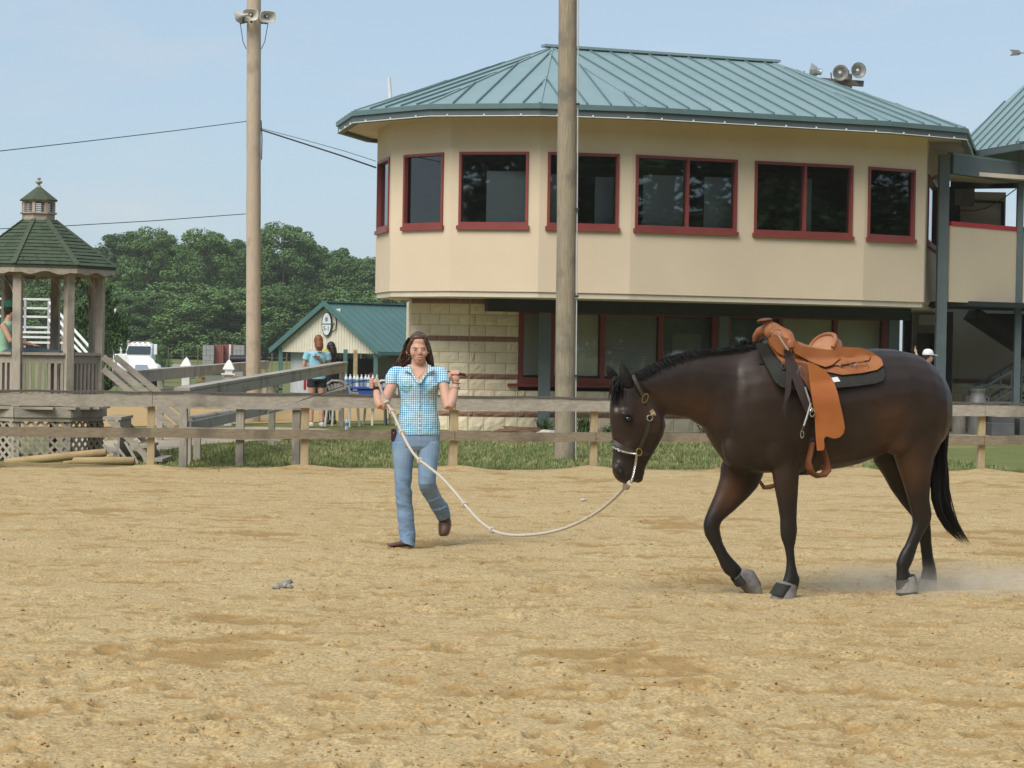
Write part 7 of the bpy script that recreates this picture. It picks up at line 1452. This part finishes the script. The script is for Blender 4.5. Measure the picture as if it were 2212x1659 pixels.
# whip across her shoulders
wp_ = [(-1060, 1310, .06), (-500, 1130, .055), (0, 958, .03), (330, 858+30, -.045), (600, 820, .10), (900, 745, .15), (1200, 735, .15), (1450, 762, .09), (1600, 790, -.005), (1820, 822, -.01)]
wpp = [Wp(x, y, dy) for x, y, dy in wp_]; WH = thing('lunge_whip', 'long black lunge whip held behind the woman shoulders', 'whip', wpp[5]); m_ = MB(); n_ = 60
m_.tube([cat(wpp, k/n_) for k in range(n_+1)], [.0025+.0035*(k/n_) for k in range(n_+1)], 7); m_.build('shaft', blk, WH, smooth=True)
m_ = MB(); m_.tube([Wp(1500, 772, .03), Wp(1600, 790, -.005), Wp(1815, 822, -.01)], [.008, .0105, .011], 10); m_.build('grip', blk, WH, smooth=True); m_ = MB(); m_.tube([Wp(1812, 821, -.01), Wp(1830, 824, -.01)], .0115, 10); m_.build('end_cap', mat('cap_tan', (.3, .22, .14), rough=.6), WH)
CF = crop(900, 1050, 3.6867); m_ = MB(); q_ = [at(*CF(x, y), WY+.05) for x, y in ((690, 1360), (480, 1440), (300, 1500), (205, 1540), (190, 1600), (120, 1590))]; m_.tube([wpp[0]]+[cat(q_, k/20) for k in range(21)], .0022, 5); m_.build('lash', mat('lash', (.35, .33, .30), rough=.8), WH)
# ================================================================ bystanders
def figure(lab, base, hgt, yaw, pose, cols, hairshape=None, shoes=(.6, .58, .55)):
    T = thing('person', lab, 'person', base); s = hgt/1.70; R = Matrix.Rotation(yaw, 3, 'Z'); B0 = Vector(base); X = lambda p: B0+R @ (Vector(p)*s)
    J = dict(hd=(0, 0, 1.58), nk=(0, .0, 1.44), ch=(0, 0, 1.28), wa=(0, 0, 1.06), pe=(0, 0, .92), sl=(-.17, 0, 1.37), sr=(.17, 0, 1.37), el=(-.23, .0, 1.10), er=(.23, .0, 1.10), wl=(-.22, -.06, .86), wr=(.22, -.06, .86), hl=(-.09, 0, .90), hr=(.09, 0, .90), kl=(-.095, -.02, .49), kr=(.095, -.02, .49), al=(-.10, .02, .09), ar=(.10, .02, .09)); J.update(pose)
    P = {k: X(v) for k, v in J.items()}; yd = R @ V(0, 1, 0); xd = R @ V(1, 0, 0)
    def rg(c, rx, ry): return [c+xd*rx*s*math.cos(t)+yd*ry*s*math.sin(t) for t in [2*math.pi*j/16 for j in range(16)]]
    b = MB(); b.ell(P['hd'], (.076*s, .092*s, .112*s), R); b.ell(P['hd']-yd*.05*s-V(0, 0, .045*s), (.05*s, .05*s, .06*s), R); b.ell(P['hd']-yd*.098*s-V(0, 0, .02*s), (.013*s, .018*s, .022*s), R)
    b.tube([P['hd']-V(0, 0, .06*s), P['nk'], P['ch']], [.052*s, .052*s, .09*s], 12); b.loft([rg(P['ch'], .145, .09), rg(P['wa'], .115, .085), rg(P['pe'], .15, .10)])
    for q in 'lr':
        b.tube([P['s'+q], P['s'+q].lerp(P['e'+q], .5), P['e'+q], P['e'+q].lerp(P['w'+q], .4), P['w'+q]], [.05*s, .045*s, .037*s, .036*s, .024*s], 10); d = (P['w'+q]-P['e'+q]).normalized(); b.ell(P['w'+q]+d*.05*s, (.034*s, .022*s, .05*s), d.to_track_quat('Z', 'Y').to_matrix())
        for k in range(4): o_ = xd*(.022-.015*k)*s; b.tube([P['w'+q]+d*.08*s+o_, P['w'+q]+d*.125*s+o_*1.2-yd*.01*s, P['w'+q]+d*.16*s+o_*1.2-yd*.02*s], [.009*s, .009*s, .007*s], 6)
        b.tube([P['w'+q]+d*.03*s, P['w'+q]+d*.07*s+xd*.04*s*(1 if q == 'l' else -1)], [.012*s, .009*s], 6)
        b.tube([P['h'+q], P['h'+q].lerp(P['k'+q], .5), P['k'+q], P['k'+q].lerp(P['a'+q], .35), P['a'+q]], [.088*s, .075*s, .053*s, .055*s, .036*s], 12)
    fused('body', b, skin, T, .011*s, 3)
    def cloth(nm, fn, m): mm_ = MB(); fn(mm_); return fused(nm, mm_, m, T, .012*s, 2)
    def top(mm_):
        mm_.loft([rg(P['nk']-V(0, 0, .03*s), .075, .065), rg(P['ch']+V(0, 0, .08*s), .17, .095), rg(P['ch'], .175, .115), rg(P['wa'], .15, .11), rg(P['pe'], .175, .125), rg(P['pe']-V(0, 0, .04*s), .178, .128)])
        if cols.get('sleeve', 1):
            for q in 'lr': mm_.tube([P['s'+q]*1.0, P['s'+q].lerp(P['e'+q], .5)], [.075*s, .072*s], 12)
    shirt_ = cloth('shirt', top, mat('cloth_'+lab[:14], cols['top'], rough=.9, scale=4, bump=.01, bscale=8))
    def bot(mm_):
        mm_.loft([rg(P['pe']+V(0, 0, .08*s), .15, .11), rg(P['pe'], .17, .125), rg(P['pe']-V(0, 0, .08*s), .17, .12)])
        for q in 'lr': L_ = cols.get('leg', 1.0); e_ = P['h'+q].lerp(P['k'+q], min(L_*2, 1)); mm_.tube([P['h'+q], P['h'+q].lerp(P['k'+q], .5 if L_ >= .5 else L_), e_]+([P['a'+q]] if L_ >= 1 else []), [.10*s, .095*s, (.068 if L_ >= .5 else .097)*s]+([.055*s] if L_ >= 1 else []), 12)
    cloth('trousers', bot, mat('cloth2_'+lab[:14], cols['bottom'], rough=.9, scale=4, bump=.01, bscale=8))
    hm_ = MB(); hm_.ell(P['hd']+yd*.018*s+V(0, 0, .018*s), (.088*s, .098*s, .112*s), R)
    if hairshape: hairshape(hm_, P, yd, xd, s)
    fused('hair', hm_, mat('hair_'+lab[:14], cols['hair'], rough=.5, scale=30), T, .010*s, 2)
    for q in 'lr': sm = MB(); c = P['a'+q]; f_ = -yd; sm.loft([[c+f_*u*s+xd*w_*s*math.cos(t)+V(0, 0, h_*s*math.sin(t)-(.05)*s) for t in [j*math.pi/6 for j in range(12)]] for u, w_, h_ in ((-.08, .02, .03), (-.06, .04, .05), (.02, .042, .052), (.10, .048, .038), (.16, .04, .03), (.19, .015, .015))]); sm.build('shoe', mat('shoe_'+lab[:14], shoes, rough=.7), T, smooth=True)
    return T, P, R, s, shirt_
def tail1(hm_, P, yd, xd, s): hm_.tube([P['hd']+yd*.09*s, P['hd']+yd*.10*s-V(0, 0, .1*s), P['hd']+yd*.085*s-V(0, 0, .2*s)], [.06*s, .075*s, .04*s], 10); hm_.ell(P['hd']+yd*.05*s-V(0, 0, .06*s), (.085*s, .07*s, .09*s))
g = gnd(683, 917); g.z = -.045; Hh = (at(680, 723, g.y).z+.045)
T, P, R, s, sh_ = figure('young woman seen from behind in a light blue printed shirt', g, Hh, math.radians(180+18), {'er': (.25, -.05, 1.10), 'wr': (.12, -.26, 1.12), 'el': (-.25, -.02, 1.10), 'wl': (-.12, -.24, 1.05), 'hd': (-.02, -.02, 1.575)}, dict(top=(.30, .60, .72), bottom=(.022, .024, .03), leg=.2, hair=(.20, .075, .025)), tail1)
bd_ = R @ V(0, 1, 0); xx_ = R @ V(-1, 0, 0); zc = P['ch']+bd_*.125*s; birdm = mat('print_brown', (.20, .12, .06), (.10, .07, .04), rough=.9); 
for (cx, cz, k, a_) in ((-.03, .0, 1, .2), (.05, -.08, .9, -.5)):
    m_ = MB(); ca, sa = math.cos(a_), math.sin(a_); m_.prism([zc+xx_*(cx+k*(x*ca-z*sa))*s+V(0, 0, (cz+k*(x*sa+z*ca))*s)+bd_*.004 for x, z in ((-.10, .05), (-.05, .03), (-.03, .07), (0, .03), (.07, .02), (.02, -.01), (.03, -.07), (-.01, -.02), (-.06, .0))], bd_*.006); m_.build('printed_bird', birdm, sh_)
for k in range(7): m_ = MB(); m_.box(zc+xx_*(-.09+.03*k)*s+V(0, 0, (.105+.008*math.sin(k*.5))*s)+bd_*.0, (.018, .006, .022), R); m_.build('printed_letter', white, sh_)
g2 = gnd(706, 912); g2.z = -.045; H2 = at(705, 738, g2.y+.6).z+.045
def tail2(hm_, P, yd, xd, s): hm_.tube([P['hd']+yd*.06*s, P['hd']+yd*.085*s-V(0, 0, .12*s), P['hd']+yd*.08*s-V(0, 0, .28*s)], [.08*s, .08*s, .05*s], 10)
T, P, R, s, sh_ = figure('dark-haired young woman in black beside the blue-shirted one, hand at her face', g2+V(0, .6, 0), H2, math.radians(180+55), {'er': (.20, -.16, 1.18), 'wr': (.09, -.22, 1.40), 'wl': (-.2, -.14, .95)}, dict(top=(.018, .016, .02), bottom=(.03, .032, .05), hair=(.018, .012, .010)), tail2, (.05, .05, .06))
m_ = MB(); q = at(703, 761, g2.y+.40); m_.box(q, (.10, .012, .10)); m_.build('badge', mat('yellow', (.75, .62, .02), rough=.7), sh_)
g3 = gnd(2001, 940); g3.z = -.045; H3 = at(2000, 757, g3.y).z+.045
T, P, R, s, sh_ = figure('woman in white cap with one arm raised behind the horse rump', g3, H3, math.radians(72), {'el': (-.19, .15, 1.44), 'wl': (-.13, .21, 1.64), 'er': (.27, -.06, 1.12), 'wr': (.30, -.02, .90)}, dict(top=(.06, .36, .52), bottom=(.04, .05, .09), hair=(.05, .03, .02), sleeve=0), None)
capm = mat('white_cap', (.80, .80, .82), (.76, .76, .78), rough=.8)
def cap(P, R, s, m, T, lab, back=False):
    C_ = thing('baseball_cap', lab, 'cap', P['hd']+V(0, 0, .04*s)); yd = R @ V(0, 1, 0); mm_ = MB(); mm_.lathe(P['hd']+V(0, 0, .035*s), [(.108*s, 0), (.110*s, .02*s), (.105*s, .055*s), (.085*s, .09*s), (.05*s, .112*s), (.0, .118*s)], 18); mm_.build('crown', m, C_, smooth=True)
    mm_ = MB(); xd = R @ V(1, 0, 0); top = [P['hd']+V(0, 0, .045*s)-yd*(.09+.11*math.cos(a))*s+xd*.085*s*math.sin(a)-V(0, 0, .015*s*math.cos(a)) for a in [(-1+2*k/12)*math.pi/2 for k in range(13)]]; mm_.prism(top, V(0, 0, -.008)); mm_.build('visor', m, C_)
cap(P, R, s, capm, T, 'white baseball cap on the woman behind the horse')
# seated man in the gazebo, legs along the bench to the right
gx = GC+V(-.42, -.48, 0); gs0 = DK+.40
sx0 = at(10, 760, gx.y)
b3 = V(sx0.x, gx.y, gs0-.90+.27)
T, P, R, s, sh_ = figure('seated person in green cap and pale green vest inside the gazebo', b3, 1.62, math.radians(90), {'hl': (-.09, .0, .93), 'hr': (.09, .0, .93), 'kl': (-.10, -.46, .985), 'kr': (.10, -.46, .985), 'al': (-.10, -.80, .96), 'ar': (.10, -.80, .96), 'er': (.22, -.13, 1.14), 'wr': (.14, -.33, 1.10), 'el': (-.22, -.13, 1.14), 'wl': (-.12, -.33, 1.10), 'hd': (0, -.09, 1.575), 'nk': (0, -.05, 1.44), 'ch': (0, -.03, 1.28)}, dict(top=(.30, .52, .36), bottom=(.06, .085, .12), hair=(.03, .02, .015), sleeve=0), None, (.08, .07, .06))
cap(P, R, s, mat('green_cap', (.015, .13, .075), rough=.8), T, 'dark green cap on the person seated in the gazebo')
# ================================================================ white chairs, blue table
chm = mat('white_resin', (.72, .70, .66), (.66, .64, .60), scale=3, rough=.5)
def chair(loc, yaw, lab):
    T = thing('plastic_chair', lab, 'chair', loc, 'white plastic garden chairs'); R = Matrix.Rotation(yaw, 3, 'Z'); X = lambda x, y, z: Vector(loc)+R @ V(x, y, z)
    def rib(pts, r, nm): m_ = MB(); m_.tube([X(*p) for p in pts], r, 8); m_.build(nm, chm, T, smooth=True)
    m_ = MB(); m_.prism([X(x, y, .42) for x, y in ((-.24, -.22), (.24, -.22), (.22, .22), (-.22, .22))], V(0, 0, .025)); m_.build('seat', chm, T, bevel=.008)
    for sx in (-1, 1):
        rib([(sx*.25, -.22, .43), (sx*.28, -.25, 0)], [.03, .024], 'leg'); rib([(sx*.22, .2, .43), (sx*.25, .26, 0)], [.03, .024], 'leg')
        rib([(sx*.25, -.22, .43), (sx*.28, -.22, .60), (sx*.29, -.1, .65), (sx*.28, .12, .66), (sx*.24, .24, .68)], .022, 'armrest')
    rib([(-.22, .21, .43), (-.26, .27, .66), (-.22, .31, .82), (-.1, .33, .90), (.1, .33, .90), (.22, .31, .82), (.26, .27, .66), (.22, .21, .43)], .022, 'back_frame')
    for k in range(6): a = -1+2*k/5; m_ = MB(); m_.loft([[X(a*.09-.018, .22, .44), X(a*.09+.018, .22, .44), X(a*.09+.018, .23, .44), X(a*.09-.018, .23, .44)], [X(a*.13-.024, .275, .65), X(a*.13+.024, .275, .65), X(a*.13+.024, .287, .65), X(a*.13-.024, .287, .65)], [X(a*.17-.028, .318, .86-abs(a)*.06), X(a*.17+.028, .318, .86-abs(a)*.06), X(a*.17+.028, .33, .86-abs(a)*.06), X(a*.17-.028, .33, .86-abs(a)*.06)]]); m_.build('back_slat', chm, T)
c = gnd(738, 915); chair(V(c.x, c.y, -.06), math.radians(165), 'white plastic chair with its back turned, left of the woman'); c = gnd(822, 912); chair(V(c.x, c.y, -.06), math.radians(200), 'white plastic chair half hidden behind the woman arm')
c = at(785, 838, 46.2); tb = thing('folding_table', 'blue folding table with water bottles behind the white chairs', 'table', (c.x, 46.2, -.06)); blue = mat('blue_plastic', (.02, .075, .32), (.017, .065, .28), rough=.5); tz = c.z
m_ = MB(); m_.box((c.x, 46.3, tz), (1.0, .7, .045)); m_.build('table_top', blue, tb, bevel=.01)
for sx in (-1, 1):
    for sy in (-1, 1): m_ = MB(); m_.beam(V(c.x+sx*.42, 46.3+sy*.28, tz-.024), V(c.x+sx*.45, 46.3+sy*.3, -.06), .03, .03); m_.build('leg', steel, tb)
m_ = MB(); m_.prism([V(c.x-.48, 45.96, tz-.05), V(c.x+.48, 45.96, tz-.05), V(c.x+.46, 45.95, tz-.32), V(c.x-.46, 45.95, tz-.30)], (0, .01, 0)); m_.build('skirt_cloth', blue, tb)
for k in range(9): bottle(V(c.x-.34+k*.075, 46.1+.12*(k % 3), tz+.023), 'water bottle in the group on the blue table', 'water bottles on the blue table', 1.1)
# ================================================================ dust kicked up by the hind feet
def dust(lab, c, r, dens):
    bm = bmesh.new(); bmesh.ops.create_icosphere(bm, subdivisions=3, radius=1)
    for v in bm.verts: v.co = V(v.co.x*r[0], v.co.y*r[1], v.co.z*r[2])
    me_ = bpy.data.meshes.new('dust_cloud'); bm.to_mesh(me_); bm.free(); m = bpy.data.materials.new('dust'); m.use_nodes = True; n = m.node_tree.nodes; l = m.node_tree.links; n.remove(n['Principled BSDF'])
    vs = n.new('ShaderNodeVolumePrincipled'); vs.inputs['Color'].default_value = (1.0, .95, .86, 1); vs.inputs['Anisotropy'].default_value = .2
    t_ = n.new('ShaderNodeTexCoord'); z_ = n.new('ShaderNodeTexNoise'); z_.inputs['Scale'].default_value = 3.2; z_.inputs['Detail'].default_value = 4; l.new(t_.outputs['Object'], z_.inputs['Vector'])
    mr = n.new('ShaderNodeMapRange'); mr.inputs[1].default_value = .38; mr.inputs[2].default_value = .75; mr.inputs[4].default_value = dens; l.new(z_.outputs['Fac'], mr.inputs[0])
    dv = n.new('ShaderNodeVectorMath'); dv.operation = 'DIVIDE'; dv.inputs[1].default_value = r; l.new(t_.outputs['Object'], dv.inputs[0]); ln = n.new('ShaderNodeVectorMath'); ln.operation = 'LENGTH'; l.new(dv.outputs[0], ln.inputs[0]); fo = n.new('ShaderNodeMapRange'); fo.inputs[1].default_value = 1.0; fo.inputs[2].default_value = .25; l.new(ln.outputs['Value'], fo.inputs[0])
    mu_ = n.new('ShaderNodeMath'); mu_.operation = 'MULTIPLY'; l.new(mr.outputs[0], mu_.inputs[0]); l.new(fo.outputs[0], mu_.inputs[1]); l.new(mu_.outputs[0], vs.inputs['Density']); l.new(vs.outputs[0], n['Material Output'].inputs['Volume'])
    me_.materials.append(m); o = link('dust_cloud', me_, None, None, c); tag(o, lab, 'dust', kind='stuff')
c = Hz(1700, 1545, .05); dust('pale dust cloud kicked up round the hind hooves', V(c.x+.30, c.y, .075), (1.15, .6, .17), 3.2)
# ================================================================ summer haze
mb = MB(); mb.box((0, 700, 10.5), (3100, 2400, 26)); hzm = bpy.data.materials.new('haze'); hzm.use_nodes = True; n = hzm.node_tree.nodes; l = hzm.node_tree.links; n.remove(n['Principled BSDF'])
vs = n.new('ShaderNodeVolumePrincipled'); vs.inputs['Color'].default_value = (.97, .98, 1.0, 1); vs.inputs['Density'].default_value = .00025; vs.inputs['Anisotropy'].default_value = .3; l.new(vs.outputs[0], n['Material Output'].inputs['Volume'])
tag(mb.build('haze', hzm), 'thin summer haze over the whole showground', 'haze', kind='stuff')
